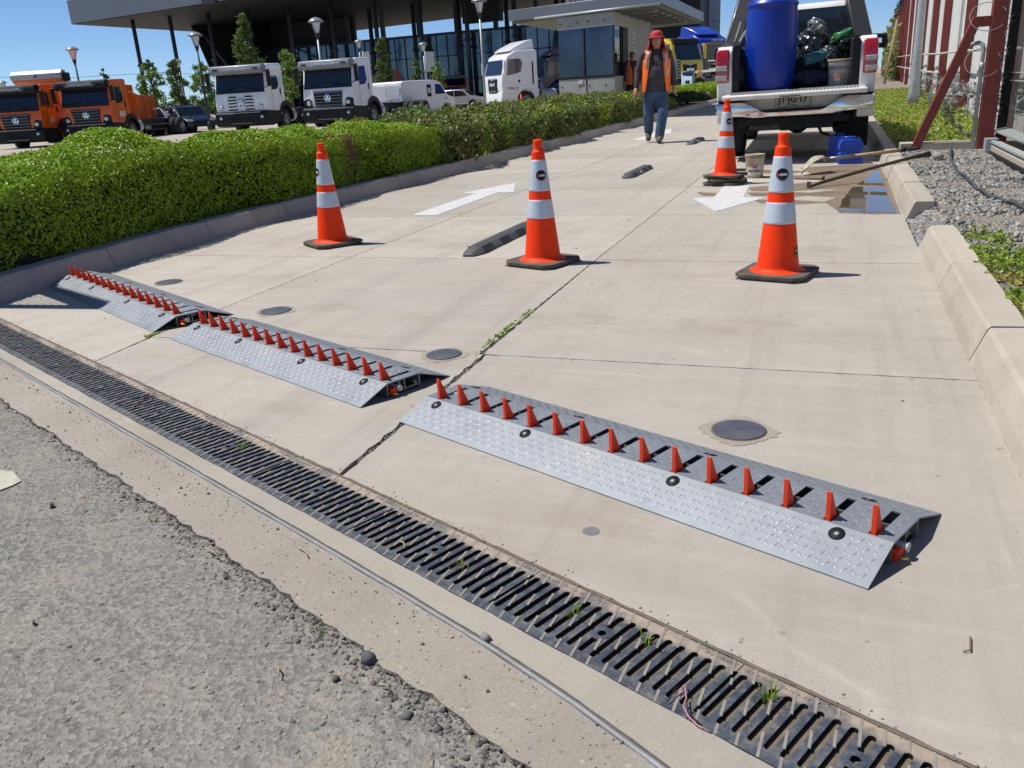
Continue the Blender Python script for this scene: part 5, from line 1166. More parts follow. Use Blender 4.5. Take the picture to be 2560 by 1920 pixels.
def limb(b,pts,rs,n=14,sq=1.):
    Q=[];R_=[]
    for i in range(len(pts)-1):
        for j in range(4): t=j/4; Q.append(Vector(pts[i]).lerp(Vector(pts[i+1]),t)); R_.append(rs[i]*(1-t)+rs[i+1]*t)
    Q.append(Vector(pts[-1])); R_.append(rs[-1]); b.tube(Q,0,n,rs=R_)
    b.sphere(Q[0],R_[0]*.98,n,8); b.sphere(Q[-1],R_[-1]*.98,n,8)
def loft(b,rows,n=28): # rows: (z,cx,cy,a,bb)
    vs=[];fs=[]
    for z,cx,cy,a,bb in rows:
        for i in range(n): t=2*PI*i/n; vs.append((cx+a*math.cos(t),cy+bb*math.sin(t),z))
    for i in range(len(rows)-1):
        for k in range(n): fs.append((i*n+k,i*n+(k+1)%n,(i+1)*n+(k+1)%n,(i+1)*n+k))
    fs+=[tuple(reversed(range(n))),tuple((len(rows)-1)*n+k for k in range(n))]; b.add(vs,fs,0,True)
def hand(b,wr,dirv,side):
    # palm plus five curled fingers; dirv = direction the hand hangs, side = +1/-1
    w0=Vector(wr); d=Vector(dirv).normalized(); f=Vector((0,-1,0)); s=d.cross(f).normalized()
    limb(b,[w0,w0+d*.05,w0+d*.095],[.026,.036,.036],10)
    for i,(o_,L) in enumerate(((-.030,.070),(-.010,.080),(.010,.076),(.028,.060))):
        p=w0+d*.095+f*o_; c=-s*side
        limb(b,[p,p+d*L*.45+c*.006,p+d*L*.75+c*.020,p+d*L*.92+c*.038],[.0100,.0095,.0085,.0078],8)
    p=w0+d*.03+f*.028; limb(b,[p,p+d*.035+f*.022,p+d*.065+f*.026],[.012,.011,.009],8)
def person(loc,rz,J,label,hat=True,group=None,full=True):
    r=empty('person',loc,rz,label,'person',group)
    hx,hy,hz=J['head']; nx,ny,nz=J['neck']
    b=MB()
    b.sphere((hx,hy,hz),.1,20,14,sc=(.80,.98,1.18)); b.sphere((hx,hy-.035,hz-.065),.062,14,10,sc=(.95,.9,.95)); b.sphere((hx,hy+.01,hz+.02),.088,14,10,sc=(.9,1,1))
    b.prism([(hy-.090,hz+.012),(hy-.122,hz-.028),(hy-.092,hz-.036)],hx-.014,hx+.014,'x')
    for s in (-1,1):
        b.sphere((hx+s*.078,hy+.005,hz-.005),.028,8,6,sc=(.35,.7,1.1)); b.sphere((hx+s*.032,hy-.082,hz+.028),.020,8,6,sc=(1.2,.6,.45)); b.sphere((hx+s*.042,hy-.068,hz-.022),.026,8,6,sc=(1,.7,.8))
    b.sphere((hx,hy-.088,hz-.058),.022,8,6,sc=(1.3,.55,.45)); b.sphere((hx,hy-.085,hz-.072),.020,8,6,sc=(1.1,.6,.5))
    limb(b,[(hx,hy+.012,hz-.05),(nx,ny,nz),(nx,ny+.01,nz-.10)],[.058,.060,.08])
    loft(b,[(J['hip'][2]-.08,J['hip'][0],J['hip'][1],.13,.09),(J['hip'][2]+.05,J['hip'][0],J['hip'][1],.155,.11),(1.1,nx*.6,ny,.15,.12),(1.3,nx*.8,ny,.16,.105),(1.40,nx,ny,.11,.07)])
    for s,k in ((-1,'L'),(1,'R')):
        sh,el,wr=J['sh'+k],J['el'+k],J['wr'+k]; limb(b,[sh,el,wr],[.05,.04,.026]); hand(b,wr,Vector(wr)-Vector(el)+Vector((0,0,-.1)),s)
        hp,kn,an=J['hp'+k],J['kn'+k],J['an'+k]; limb(b,[hp,kn,an],[.08,.055,.04]); limb(b,[an,Vector(J['toe'+k])],[.04,.03])
    remesh(b.build('body',M_skin,r),.0065,2)
    for s in (-1,1):
        e=MB(); e.sphere((hx+s*.031,hy-.0885,hz+.012),.011,10,6,sc=(1.25,.5,.55)); e.build('eye',M_black,r); 
        e=MB(); e.box((hx+s*.033,hy-.098,hz+.032),(.034,.008,.007),rot=(0,s*.12,0)); e.build('eyebrow',M_hair,r,bev=.002)
    e=MB(); e.box((hx,hy-.1045,hz-.063),(.040,.006,.004)); e.build('mouth',mat('lips',(.16,.05,.045),.5),r,bev=.0015)
    # shirt
    b=MB(); bl=J.get('belly',.045)
    cy=lambda z: J['hip'][1]+(ny-J['hip'][1])*(z-J['hip'][2])/(nz-J['hip'][2]); cxx=lambda z: J['hip'][0]+(nx-J['hip'][0])*(z-J['hip'][2])/(nz-J['hip'][2])
    rows=[(.80,.178,.125,0),(.86,.185,.135,-.008),(.95,.188,.148,-bl*.7),(1.05,.187,.155,-bl),(1.15,.185,.150,-bl*.8),(1.27,.190,.135,-bl*.3),(1.37,.180,.115,0),(1.43,.135,.085,.005),(1.475,.085,.07,.005)]
    loft(b,[(z,cxx(z),cy(z)+dy,a,c) for z,a,c,dy in rows])
    for k in 'LR':
        sh,el,wr=[Vector(J[q+k]) for q in ('sh','el','wr')]; limb(b,[Vector((nx,ny,1.42)),sh],[.07,.070]); limb(b,[sh,sh.lerp(el,.5),el,el.lerp(wr,.5),wr-(wr-el)*.06],[.072,.066,.056,.052,.040])
    remesh(b.build('shirt',M_shirt,r),.011,3)
    # jeans
    b=MB(); h=J['hip']; loft(b,[(.70,h[0],h[1],.165,.115),(.78,h[0],h[1],.178,.13),(.88,h[0],h[1]-.003,.172,.128),(.93,h[0],h[1]-.003,.165,.122)])
    for k in 'LR':
        hp,kn,an=[Vector(J[q+k]) for q in ('hp','kn','an')]
        limb(b,[hp,hp.lerp(kn,.5),kn,kn.lerp(an,.5),an+Vector((0,0,.02))],[.105,.100,.088,.080,.074])
    remesh(b.build('jeans',M_jean if full else mat('black trousers',(.02,.02,.023),.85),r),.011,2)
    for k in 'LR':
        an=Vector(J['an'+k]); to=Vector(J['toe'+k]); b=MB(); d=(to-an); dd=Vector((d.x,d.y,0)).normalized()
        limb(b,[an+Vector((0,0,.06)),an-Vector((0,0,.01)),an+d*.55+Vector((0,0,.01)),to+Vector((0,0,.008))],[.054,.056,.052,.042]); b.sphere(an-dd*.03-Vector((0,0,.03)),.045,10,8)
        remesh(b.build('boot',M_boot,r),.008,2)
    # vest
    A_=lambda z: np.interp(z,[.80,.95,1.15,1.30,1.40],[.235,.228,.222,.222,.205]); B_=lambda z: np.interp(z,[.80,1.0,1.15,1.30,1.40],[.175,.195,.185,.158,.130])
    V=lambda z,ph,e=0:(cxx(z)+(A_(z)+e)*math.sin(ph),cy(z)-.02*0-(B_(z)+e)*math.cos(ph)+(-bl*.3 if abs(ph)<1.2 else .01),z)
    b=MB()
    for s in (-1,1):
        zs=np.linspace(.815,1.33,14); vs=[];fs=[];n=16
        for z in zs:
            p0=math.radians(np.interp(z,[.8,1.0,1.2,1.33],J.get('open',[44,36,30,27])));
            for i in range(n+1):
                ph=p0+(PI-p0)*i/n; f=.006*math.sin(ph*9+z*7)*(1.4-z); vs.append(V(z,s*ph,f))
        for i in range(len(zs)-1):
            for k in range(n): q=(i*(n+1)+k,i*(n+1)+k+1,(i+1)*(n+1)+k+1,(i+1)*(n+1)+k); fs.append(q if s>0 else tuple(reversed(q)))
        b.add(vs,fs,0,True)
        # shoulder strap
        X=lambda a: nx+s*a
        st=[[(V(1.33,s*math.radians(27+ (64-27)*i/4))) for i in range(5)],
            [(X(.085+.022*i),ny-.135+.012*i,1.40) for i in range(5)],[(X(.078+.026*i),ny-.085,1.462-.005*i) for i in range(5)],[(X(.078+.030*i),ny-.02,1.50-.009*i) for i in range(5)],[(X(.078+.030*i),ny+.05,1.495-.011*i) for i in range(5)],
            [(X(.07+.03*i),ny+.115,1.42-.004*i) for i in range(5)],[(V(1.33,s*(PI-math.radians(10+ (62-10)*i/4)))) for i in range(5)]]
        vs=[p for row in st for p in row]; fs=[]
        for i in range(6):
            for k in range(4): q=(i*5+k,i*5+k+1,(i+1)*5+k+1,(i+1)*5+k); fs.append(q if s>0 else tuple(reversed(q)))
        b.add(vs,fs,0,True)
    vo=b.build('vest',M_vest,r); m=vo.modifiers.new('s','SOLIDIFY'); m.thickness=.008; m.offset=1; m=vo.modifiers.new('u','SUBSURF'); m.levels=1; m.render_levels=1
    for s in (-1,1):
        b=MB()
        vs=[];n=5
        for z in (1.20,1.27,1.33): vs+=[V(z,s*math.radians(a),.014) for a in ((36,46) if True else 0)]
        vs+=[(nx+s*.105,ny-.150,1.395),(nx+s*.145,ny-.142,1.395),(nx+s*.105,ny-.098,1.462),(nx+s*.150,ny-.098,1.456)]
        fs=[(2*i,2*i+1,2*i+3,2*i+2) for i in range(4)]; b.add(vs,fs,0,True)
        if s>0 or not full: b.add([V(z,s*math.radians(a),.014) for z,a in ((1.06,42),(1.06,54),(1.16,54),(1.16,42))],[(0,1,2,3)])
        if not full:
            for z in (.98,1.10):
                vs=[V(zz,s*math.radians(a),.014) for zz in (z,z+.05) for a in np.linspace(30,178,12)]; b.add(vs,[(i,i+1,12+i+1,12+i) for i in range(11)])
        o=b.build('reflective_strip',M_refl,vo); m=o.modifiers.new('s','SOLIDIFY'); m.thickness=.003
    if hat:
        b=MB(); c=(hx,hy,hz)
        T=TR(hx,hy+.005,hz+.045)@RX(math.radians(-8)); b.lathe([(.098,-.005),(.102,.02),(.096,.055),(.078,.085),(.04,.102),(.001,.106)],n=28,M=T,caps=False); b.lathe([(.098,.0),(.120,-.008),(.138,-.022),(.137,-.026),(.119,-.013),(.096,-.006)],n=28,M=T,caps=False)
        b.build('hat',M_hat,r)
        b=MB(); vs=[];fs=[];zs=[.03,-.02,-.07,-.12,-.165];n=22
        for j,z in enumerate(zs):
            for i in range(n+1):
                a=math.radians(-22+224*i/n); rr=.100+.020*(j/4)+.028*abs(math.cos(a))*(j/4); vs.append((hx+rr*1.02*math.cos(a)*1.0,hy+.005+rr*math.sin(a)*1.05,hz+.02+z+.02*math.sin(a*3)*(j/4)))
        for j in range(4):
            for i in range(n): fs.append((j*(n+1)+i,j*(n+1)+i+1,(j+1)*(n+1)+i+1,(j+1)*(n+1)+i))
        b.add(vs,fs,0,True); o=b.build('neck_flap',M_hat,r); m=o.modifiers.new('s','SOLIDIFY'); m.thickness=.003
    else:
        b=MB(); b.sphere((hx,hy+.015,hz+.035),.1,18,10,sc=(.85,.98,1.0)); b.build('hair',M_hair,r)
    return r
mp=G(1640,357); 
J=dict(head=(.012,-.05,1.615),neck=(.012,0,1.49),hip=(.0,.02,.86),shL=(-.185,.0,1.41),shR=(.185,.01,1.41),elL=(-.285,.02,1.13),elR=(.262,.05,1.15),wrL=(-.315,-.07,.90),wrR=(.285,.0,.91),
  hpL=(-.085,.02,.80),hpR=(.085,.01,.80),knL=(-.118,.02,.45),knR=(.108,-.12,.49),anL=(-.120,.24,.165),anR=(.055,-.13,.085),toeL=(-.125,.09,.055),toeR=(.05,-.30,.04),belly=.06)
man=person(mp,.185,J,'man walking forward in red neck flap hat, open orange vest and jeans')
man.scale=(1.03,1.02,1.0)
b=MB(); T=None; b.tube([(.0,-.205,1.30),(.01,-.20,1.24),(.02,-.195,1.20)],.006,6); b.box((.004,-.208,1.275),(.045,.008,.022)); b.box((.012,-.205,1.235),(.03,.008,.020),rot=(0,.5,0)); b.build('hanging_glasses',M_black,man)
b=MB(); b.lathe([(.062,0),(.068,.012),(.060,.02)],c=(.012,.0,1.462),n=20,caps=False); b.build('collar',M_shirt,man)
# ring of keys? none seen; guard in the booth doorway
J2=dict(head=(0,-.02,1.60),neck=(0,0,1.49),hip=(0,.0,.88),shL=(-.19,0,1.41),shR=(.19,0,1.41),elL=(-.25,.03,1.13),elR=(.25,.03,1.13),wrL=(-.24,-.10,.92),wrR=(.24,-.10,.92),hpL=(-.09,0,.80),hpR=(.09,0,.80),knL=(-.10,-.01,.46),knR=(.10,-.01,.46),anL=(-.11,.02,.09),anR=(.11,.02,.09),toeL=(-.12,-.14,.04),toeR=(.12,-.14,.04),belly=.03,open=[4,4,6,12])
# ================================================================ lorries in the yard
M_orange=mat('lorry orange paint',(.76,.13,.006),.3,var=.05,vs=1.5,coat=.5); M_yellow=mat('lorry yellow paint',(.75,.55,.01),.3,var=.04,coat=.5); M_blue=mat('lorry blue paint',(.01,.05,.42),.28,var=.06,coat=.6); M_navy=mat('navy paint',(.008,.012,.035),.25,var=.1,coat=.6)
M_visg=mat('grey visor',(.22,.24,.26),.4,var=.08,coat=.2); M_blackp=mat('satin black bumper',(.012,.013,.016),.6,spec=.3,var=.15,vs=4); M_silver=mat('silver paint',(.48,.49,.50),.3,.4,var=.05,coat=.5); M_wind=mat('windscreen glass',(.010,.018,.040),.05,0,var=.2,vs=1,spec=.7,coat=.15); M_lite=mat('headlamp',(.62,.65,.68),.12,.5,var=.1,coat=1)
M_emb=mat('emblem blue',(.05,.13,.33),.3,.2,var=0)
def emblem(parent,x,y,z,r):
    b=MB(); b.lathe([(r,0),(r,.02),(r*.86,.03),(r*.86,.012),(.001,.012)],n=28,M=TR(x,y,z)@RX(PI/2),mi=0,caps=False); e=b.build('emblem',M_emb,parent)
    b=MB(); b.lathe([(r,0),(r,.024),(r*.86,.026),(r*.85,.012)],n=28,M=TR(x,y,z)@RX(PI/2),caps=False)
    T=TR(x,y-.020,z)@RX(PI/2)
    def st(a,c,w_=.11*r):
        a=Vector((a[0]*r,a[1]*r,0));c=Vector((c[0]*r,c[1]*r,0)); d=(c-a).normalized(); n_=Vector((-d.y,d.x,0))*w_; b.add([a-n_,c-n_,c+n_,a+n_],[(0,1,2,3)],0,False,T)
    st((-.42,.74),(-.02,.10));st((.42,.74),(.02,.10));st((-.78,.30),(-.38,-.72));st((-.38,-.72),(-.0,.0));st((.78,.30),(.38,-.72));st((.38,-.72),(0,.0)); b.build('emblem_letters',M_chrome,e)
def rig_chassis(r,y0,y1,axles,tank=True,col=None):
    b=MB(); b.b2((-.45,y0,.72),(-.35,y1,.98)); b.b2((.35,y0,.72),(.45,y1,.98)); 
    for y in np.arange(y0+.5,y1,1.1): b.b2((-.35,y,.78),(.35,y+.08,.92))
    for y in axles: b.cyl((-.9,y,.5),(.9,y,.5),.07,8); b.sphere((0,y,.5),.2,10,8)
    b.b2((.45,y0+.3,.55),(.95,y0+.9,.95)); b.b2((-.95,y0+.3,.55),(-.45,y0+1.2,.95)); b.build('chassis',M_blackp,r,bev=.01)
    for y in axles:
        for s in (-1,1): wheel(r,s*1.06,y,.5,.27,s); wheel(r,s*.76,y,.5,.27,s)
def const_lorry(loc,hd,col,label,visor,grille,axles=(6.6,7.9),L=8.9,dump=None,group='square cabbed lorries in the yard',full=True,sc=1.):
    r=empty('lorry',loc,-hd,label,'lorry',group); r.scale=(sc,sc,sc)
    W=1.2
    b=MB(); prof=[(.02,.98),(.0,1.25),(.03,1.62),(.07,1.74),(.30,2.62),(.42,2.84),(.60,2.90),(1.86,2.93),(1.95,2.86),(1.97,1.25),(1.52,1.22),(1.36,.98),(1.30,.90)]
    b.prism(prof,-W,W,'x'); cab=b.build('cab',col,r,bev=.11,seg=4)
    b=MB(); 
    for s in (-1,1): b.b2((s*(W+.001),.62,1.0),(s*(W+.005),.63,2.7)); b.b2((s*(W+.001),1.58,1.3),(s*(W+.005),1.59,2.7))
    b.build('door_gap',M_dark,cab)
    yw=lambda z:.08+.22*(z-1.84)/.78-.012
    b=MB(); P=[(-1.10,1.80),(1.10,1.80),(1.06,2.56),(-1.06,2.56)]; b.add([(x,yw(z),z) for x,z in P],[(0,1,2,3)]); b.add([(x*1.03,yw(z)+.004,z+(.03 if z>2 else -.05)) for x,z in P],[(0,1,2,3)],1); b.build('windscreen',[M_wind,M_blackp],r)
    for s in (-1,1):
        b=MB(); b.prism([(.66,1.80),(.70,2.55),(1.30,2.60),(1.42,2.02),(1.20,1.84)],s*(W-.02),s*(W+.006),'x'); b.build('side_window',M_glass,r,bev=.01)
        b=MB(); b.b2((s*(W-.0),1.46,1.62),(s*(W+.03),1.53,1.88)); b.build('door_handle',M_blackp,r,bev=.01)
        b=MB(); b.prism([(.0,1.95),(.0,2.62),(.10,2.66),(.13,1.98)],s*(W+.13),s*(W+.28),'x'); b.cyl((s*(W-.1),.25,2.62),(s*(W+.2),.06,2.60),.025,6); b.cyl((s*(W-.1),.15,1.9),(s*(W+.2),.06,2.0),.02,6); b.build('mirror',M_blackp,r,bev=.04)
        b=MB(); b.lathe([(.105,0),(.105,.04),(.08,.06),(.001,.065)],n=20,M=TR(s*.93,.0,1.17)@RX(PI/2),caps=False); b.build('headlight',M_lite,r)
        b=MB(); b.lathe([(.085,0),(.085,.03),(.06,.045),(.001,.05)],n=20,M=TR(s*.96,-.12,.74)@RX(PI/2),caps=False); b.build('fog_lamp',M_lite,r)
        b=MB(); b.prism([(1.28,.50)]+arc(1.85,.52,.62,PI,0)+[(2.52,.50),(2.52,.62)]+arc(1.85,.60,.74,0,PI)+[(1.10,.62),(1.10,.50)],s*.80,s*(W+.04),'x'); b.build('mudguard',M_blackp,r)
        b=MB(); b.b2((s*(W+.035),1.22,.80),(s*(W+.05),1.30,.86)); b.build('marker_lamp',M_amb,r)
        wheel(r,s*1.03,1.85,.5,.30,s)
    b=MB(); 
    b.prism([(.02,2.50),(-.10,2.54),(-.13,2.66),(-.05,2.86),(.30,2.90),(.40,2.80),(.25,2.56)],-W-.02,W+.02,'x'); vi=b.build('visor',visor,r,bev=.04)
    b=MB(); b.add([(-.70,-.131,2.64),(.70,-.131,2.64),(.62,-.075,2.80),(-.62,-.075,2.80)],[(0,1,2,3)]); b.build('visor_panel',mat('visor trim',(.34,.36,.38),.35,.3,var=.05),vi)
    for s in (-1,1): b=MB(); b.box((s*.93,-.11,2.72),(.24,.03,.05)); b.build('visor_lamp',M_blackp,vi)
    textmesh('lettering','CONSTELLATION',.125,mat('pale letters',(.6,.62,.64),.4,var=0),vi,TR(0,-.125,2.715)@RX(PI/2-.32),.004,sx=1.15)
    b=MB()
    if grille=='dark':
        b.prism([(-.62,1.02),(-.68,1.62),(.68,1.62),(.62,1.02)],-.035,.02,'y',0)
        for i in range(5): b.b2((-.64,-.05,1.06+.125*i),(.64,-.035,1.09+.125*i),1)
        b.build('grille',[M_blackp,M_visg],r,bev=.006)
        for s in (-1,1): b=MB(); b.prism([(s*.78,.98),(s*.80,1.26),(s*.92,1.36),(s*1.18,1.30),(s*1.18,.98)],-.03,.02,'y'); b.build('lamp_surround',M_blackp,r,bev=.01)
    else:
        b2_=b; b=MB()
        for i in range(5): b2_.b2((-.60+.05*(i==4),-.014,1.05+.13*i),(-.20,.01,1.10+.13*i)); b.b2((.20,-.014,1.05+.13*i),(.60-.05*(i==4),.01,1.10+.13*i))
        b.build('grille',M_blackp,r); b2_.build('grille',M_blackp,r)
    emblem(r,0,-.05,1.36,.165)
    b=MB(); b.prism([(.0,.38),(-.13,.42),(-.17,.62),(-.15,.92),(-.05,.99),(.10,.99),(1.28,.95),(1.22,.50),(.4,.36)],-W-.03,W+.03,'x'); bu=b.build('bumper',M_blackp,r,bev=.04)
    b=MB(); b.b2((-.92,-.178,.925),(.92,-.15,.955)); b.b2((-.5,-.185,.50),(.5,-.172,.515)); b.build('bumper_trim',M_galv,bu); b=MB(); b.b2((-.55,-.182,.53),(.55,-.16,.70)); b.build('lower_intake',M_dark,bu)
    b=MB(); 
    for s in (-1,1): b.cyl((s*.62,yw(1.93)-.03,1.90),(s*.10,yw(2.02)-.03,2.0),.012,5)
    b.cyl((-.9,yw(1.87)-.02,1.88),(.9,yw(1.87)-.02,1.88),.014,5); b.build('wiper',M_blackp,r)
    rig_chassis(r,1.9,L,axles)
    if not dump: b=MB(); b.lathe([(.28,0),(.30,.03),(.30,.5),(.28,.53)],n=20,M=TR(.72,2.9,.72)@RX(-PI/2)); b.build('air_tank',M_galv,r)
    if dump:
        b=MB(); b.prism([(2.35,1.25),(2.15,2.75),(L-.1,2.75),(L-.1,1.25)],-1.22,1.22,'x'); d=b.build('tipper_body',dump,r,bev=.03)
        b=MB(); 
        for y in np.arange(2.9,L-.2,.85):
            for s in (-1,1): b.b2((s*1.22,y,1.3),(s*1.29,y+.12,2.72))
        b.prism([(2.0,2.72),(1.62,3.12),(1.62,3.20),(2.3,3.05),(2.5,2.72)],-1.22,1.22,'x'); b.build('tipper_rib',dump,d)
    return r
def at3(px,py,dep,z=None):
    p=AT(px,py,dep)
    if z is not None: p.z=z
    return p
LZ=-.24
pB=at3(828,306,35.5,LZ); LB=const_lorry(pB,math.radians(-3),M_white,'white lorry with dark slatted grille, the right one of the white pair',M_visg,'dark',sc=.98)
pA=at3(612,320,37,LZ); const_lorry(pA,math.radians(-10),M_white,'white lorry with narrow slots in a white front, left one of the white pair',M_visg,'slots',sc=1.0)
pC=at3(226,335,38.5,LZ-.1); const_lorry(pC,math.radians(-17),M_orange,'orange lorry with dark visor and grille, next to the chassis wheels',M_blackp,'dark',axles=(7.6,8.95),L=9.9,sc=.97)
pD=at3(52,350,38.0,LZ-.15); LD=const_lorry(pD,math.radians(-19),M_orange,'orange lorry cut by the left edge with a green sign in its windscreen',M_blackp,'dark',sc=.97)
for p in LD.children:
    if p.name.startswith('windscreen'):
        b=MB(); b.add([(-.72,.135,1.98),(.55,.135,1.98),(.55,.24,2.36),(-.72,.24,2.36)],[(0,1,2,3)]); sg=b.build('windscreen_sign',mat('green sign board',(.30,.42,.10),.6,var=.1),p)
        b=MB(); b.add([(-.55,.128,2.09),(.42,.128,2.09),(.42,.138,2.115),(-.55,.138,2.115)],[(0,1,2,3)]); b.add([(-.05,.19,2.24),(.08,.19,2.24),(.08,.21,2.31),(-.05,.21,2.31)],[(0,1,2,3)]); b.build('sign_marking',M_dark,sg)
for nm,pr in (('pC',pC),('pD',pD)):
    pass
for L_,lab in ((LD,0),):
    b=MB(); b.b2((1.201,.78,1.22),(1.21,1.12,1.45)); b.build('door_sticker',whm,L_)
LCo=[o for o in bpy.data.objects if o.get('label','').startswith('orange lorry with dark visor')][0]
b=MB(); b.b2((1.201,.80,1.22),(1.21,1.32,1.46)); b.build('door_sticker',whm,LCo)
# tipper lorries standing behind the orange pair
def tipper(loc,hd,label,tarp,L=7,ax=(1.2,5.0,6.2)):
    r=empty('tipper_lorry',loc,-hd,label,'tipper lorry')
    b=MB(); b.prism([(0,1.2),(-.15,2.55),(-.75,2.95),(-.75,3.05),(.1,2.85),(L,2.75),(L,1.2)],-1.25,1.25,'x'); d=b.build('tipper_body',M_orange,r,bev=.03)
    def rb(p,q): b=MB(); b.b2(p,q); b.build('tipper_rib',M_orange,d)
    for y in np.arange(.6,L-.2,.9):
        for s in (-1,1): rb((s*1.25,y,1.25),(s*1.33,y+.13,2.7))
    for x in (-.8,-.25,.3,.8): rb((x-.05,-.09,1.3),(x+.05,-.02,2.4))
    if tarp:
        b=MB(); b.prism([(-.80,3.04),(-.82,3.28),(-.62,3.46),(-.35,3.44),(-.30,3.04)],-1.30,1.30,'x'); b.build('tarp_box',M_galv,r,bev=.05)
        b=MB(); b.add([(-.12,-.835,3.12),(.10,-.835,3.12),(.02,-.835,3.22),(.12,-.83,3.26),(-.03,-.83,3.24)],[(0,1,2,3,4)]); b.build('tarp_mark',M_emb,r); b=MB(); b.b2((1.30,-.8,2.9),(1.42,-.2,3.3)); b.build('tarp_gear',M_blackp,r,bev=.03)
    rig_chassis(r,-.5,L,ax); return r
tipper(at3(135,300,43,-.25),math.radians(-19),'orange tipper with a rolled silver tarp box behind the leftmost lorry',True)
tipper(at3(298,300,44,-.55),math.radians(-22),'orange tipper body partly hidden behind the second orange lorry',False,2.4,(1.4,)).scale=(.95,1,.84)
# ---------------- cab-over tractors
def tractor(loc,hd,col,label,H=3.1,spoil=True,text='MAN',front=None,chas=6.0,bump=None,vis=None,group=None,tall=False,grt=None):
    r=empty('tractor_unit',loc,-hd,label,'lorry',group); W=1.22; front=front or col; bump=bump or col
    b=MB(); prof=[(.03,.95),(-.02,1.4),(.02,1.85),(.18,H-.75),(.38,H-.28),(.85,H-.02),(1.3,H),(2.1,H+.02),(2.22,H-.06),(2.24,1.1),(2.0,1.05),(1.05,1.05),(.98,.95)]
    b.prism(prof,-W,W,'x'); b.build('cab',col,r,bev=.09,seg=3)
    zt=(H-.80 if spoil else H-.68) if not tall else H-1.15
    yw=lambda z: .02+(z-1.85)*.16/(H-.75-1.85)-.025
    b=MB(); b.add([(-1.08,yw(1.93),1.93),(1.08,yw(1.93),1.93),(1.03,yw(zt+.35),zt+.35),(-1.03,yw(zt+.35),zt+.35)],[(0,1,2,3)]); b.build('windscreen',M_wind,r)
    if vis: b=MB(); b.prism([(yw(zt+.35)-.03,zt+.33),(yw(zt+.5)-.16,zt+.38),(yw(zt+.7)-.10,zt+.62),(yw(zt+.7)+.1,zt+.62)],-1.12,1.12,'x'); b.build('visor',vis,r,bev=.02)
    for s in (-1,1):
        b=MB(); b.prism([(.30,1.85),(.42,zt+.36),(1.18,zt+.38),(1.30,zt+.1),(1.20,2.05),(1.0,1.98)],s*(W-.02),s*(W+.006),'x'); b.build('side_window',M_glass,r,bev=.01)
        b=MB(); b.b2((s*(W-.01),1.88,1.35),(s*(W+.012),1.97,zt+.2)); b.build('side_vent',M_dark,r)
        b=MB(); b.prism([(.02,1.95),(.02,zt+.3),(.12,zt+.32),(.14,1.98)],s*(W+.10),s*(W+.30),'x'); b.build('mirror',col,r,bev=.04)
        b=MB(); b.lathe([(.07,0),(.05,.04)],n=12,M=TR(s*(W+.01),1.05,1.55)@RY(s*PI/2)); b.build('door_handle',M_dark,r)
        b=MB(); b.prism([(s*.72,.72),(s*.74,.88),(s*1.20,1.0),(s*1.20,.78)],-.045,.02,'y'); b.build('headlight',M_lite,r,bev=.01)
        b=MB(); b.prism([(.92,.48)]+arc(1.45,.52,.56,PI,0)+[(2.1,.48),(2.28,.48),(2.28,1.10),(.85,1.10),(.80,.48)],s*.85,s*(W+.0),'x'); b.build('mudguard',col if bump is col else M_blackp,r,bev=.02)
        wheel(r,s*1.04,1.45,.51,.31,s)
    b=MB(); b.prism([(-.55,1.05),(-.58,1.72),(.58,1.72),(.55,1.05)],-.045,.0,'y',0); 
    for i in range(5): b.b2((-.5,-.055,.62+.11*i),(.5,-.04,.65+.11*i),1)
    b.prism([(-.50,.55),(-.52,1.05),(.52,1.05),(.50,.55)],-.04,.0,'y',0)
    b.add([(-.58,-.05,1.72),(-.15,-.05,1.68),(0,-.05,1.63),(.15,-.05,1.68),(.58,-.05,1.72),(.58,-.05,1.76),(-.58,-.05,1.76)],[tuple(range(7))],1); b.build('grille',[M_blackp,M_galv],r)
    if text: textmesh('lettering',text,.24,M_chrome,r,TR(0,-.055,1.42)@RX(PI/2),.01,bold=.008,sx=1.2)
    b=MB(); b.prism([(.0,.34),(-.08,.42),(-.10,.62),(-.04,.99),(.9,.99),(.86,.36)],-W,W,'x'); bu=b.build('bumper',bump,r,bev=.05)
    b=MB(); b.b2((-.42,-.115,.40),(.42,-.08,.54)); b.build('lower_intake',M_dark,bu)
    if spoil:
        b=MB(); b.prism([(.55,H-.02),(1.0,H+.22),(1.7,H+.50),(2.05,H+.55),(2.15,H+.50),(2.2,H-.02)],-.98,.98,'x'); b.build('roof_spoiler',col,r,bev=.08,seg=3)
    rig_chassis(r,2.1,chas,(chas-.8,))
    b=MB(); b.lathe([(.33,0),(.35,.03),(.35,.9),(.33,.93)],n=20,M=TR(.92,2.5,.72)@RX(-PI/2)); b.lathe([(.33,0),(.35,.03),(.35,.9),(.33,.93)],n=20,M=TR(-.92,2.5,.72)@RX(-PI/2)); b.build('fuel_tank',M_galv,r)
    b=MB(); 
    for s in (-1,1): b.prism(arc(chas-.8,.52,.60,0,PI)+arc(chas-.8,.52,.55,PI,0),s*.62,s*1.2,'x')
    b.build('rear_mudguard',M_blackp,r)
    return r
mw=tractor(at3(1236,266,50,-.20),math.radians(44),M_white,'white tractor unit with roof spoiler, side on, left of the guard booth',H=3.15,text='MAN',chas=6.2)
mw.scale=(1.04,1.04,1.04); textmesh('lettering','TVRB-69',.19,mat('grey letters',(.10,.10,.11),.5,var=0),mw,TR(1.228,.62,1.18)@RZ(PI/2)@RX(PI/2),.004)
tractor(at3(1345,262,60,-.2),math.radians(50),M_navy,'dark navy tractor unit half hidden behind the white one',H=3.25,text='',chas=6.2)
my=tractor(at3(1724,216,46,.0),math.radians(-62),M_yellow,'yellow tractor unit beside the barrier',H=3.08,spoil=False,text='MAN',bump=M_blackp,vis=M_blackp,chas=6)
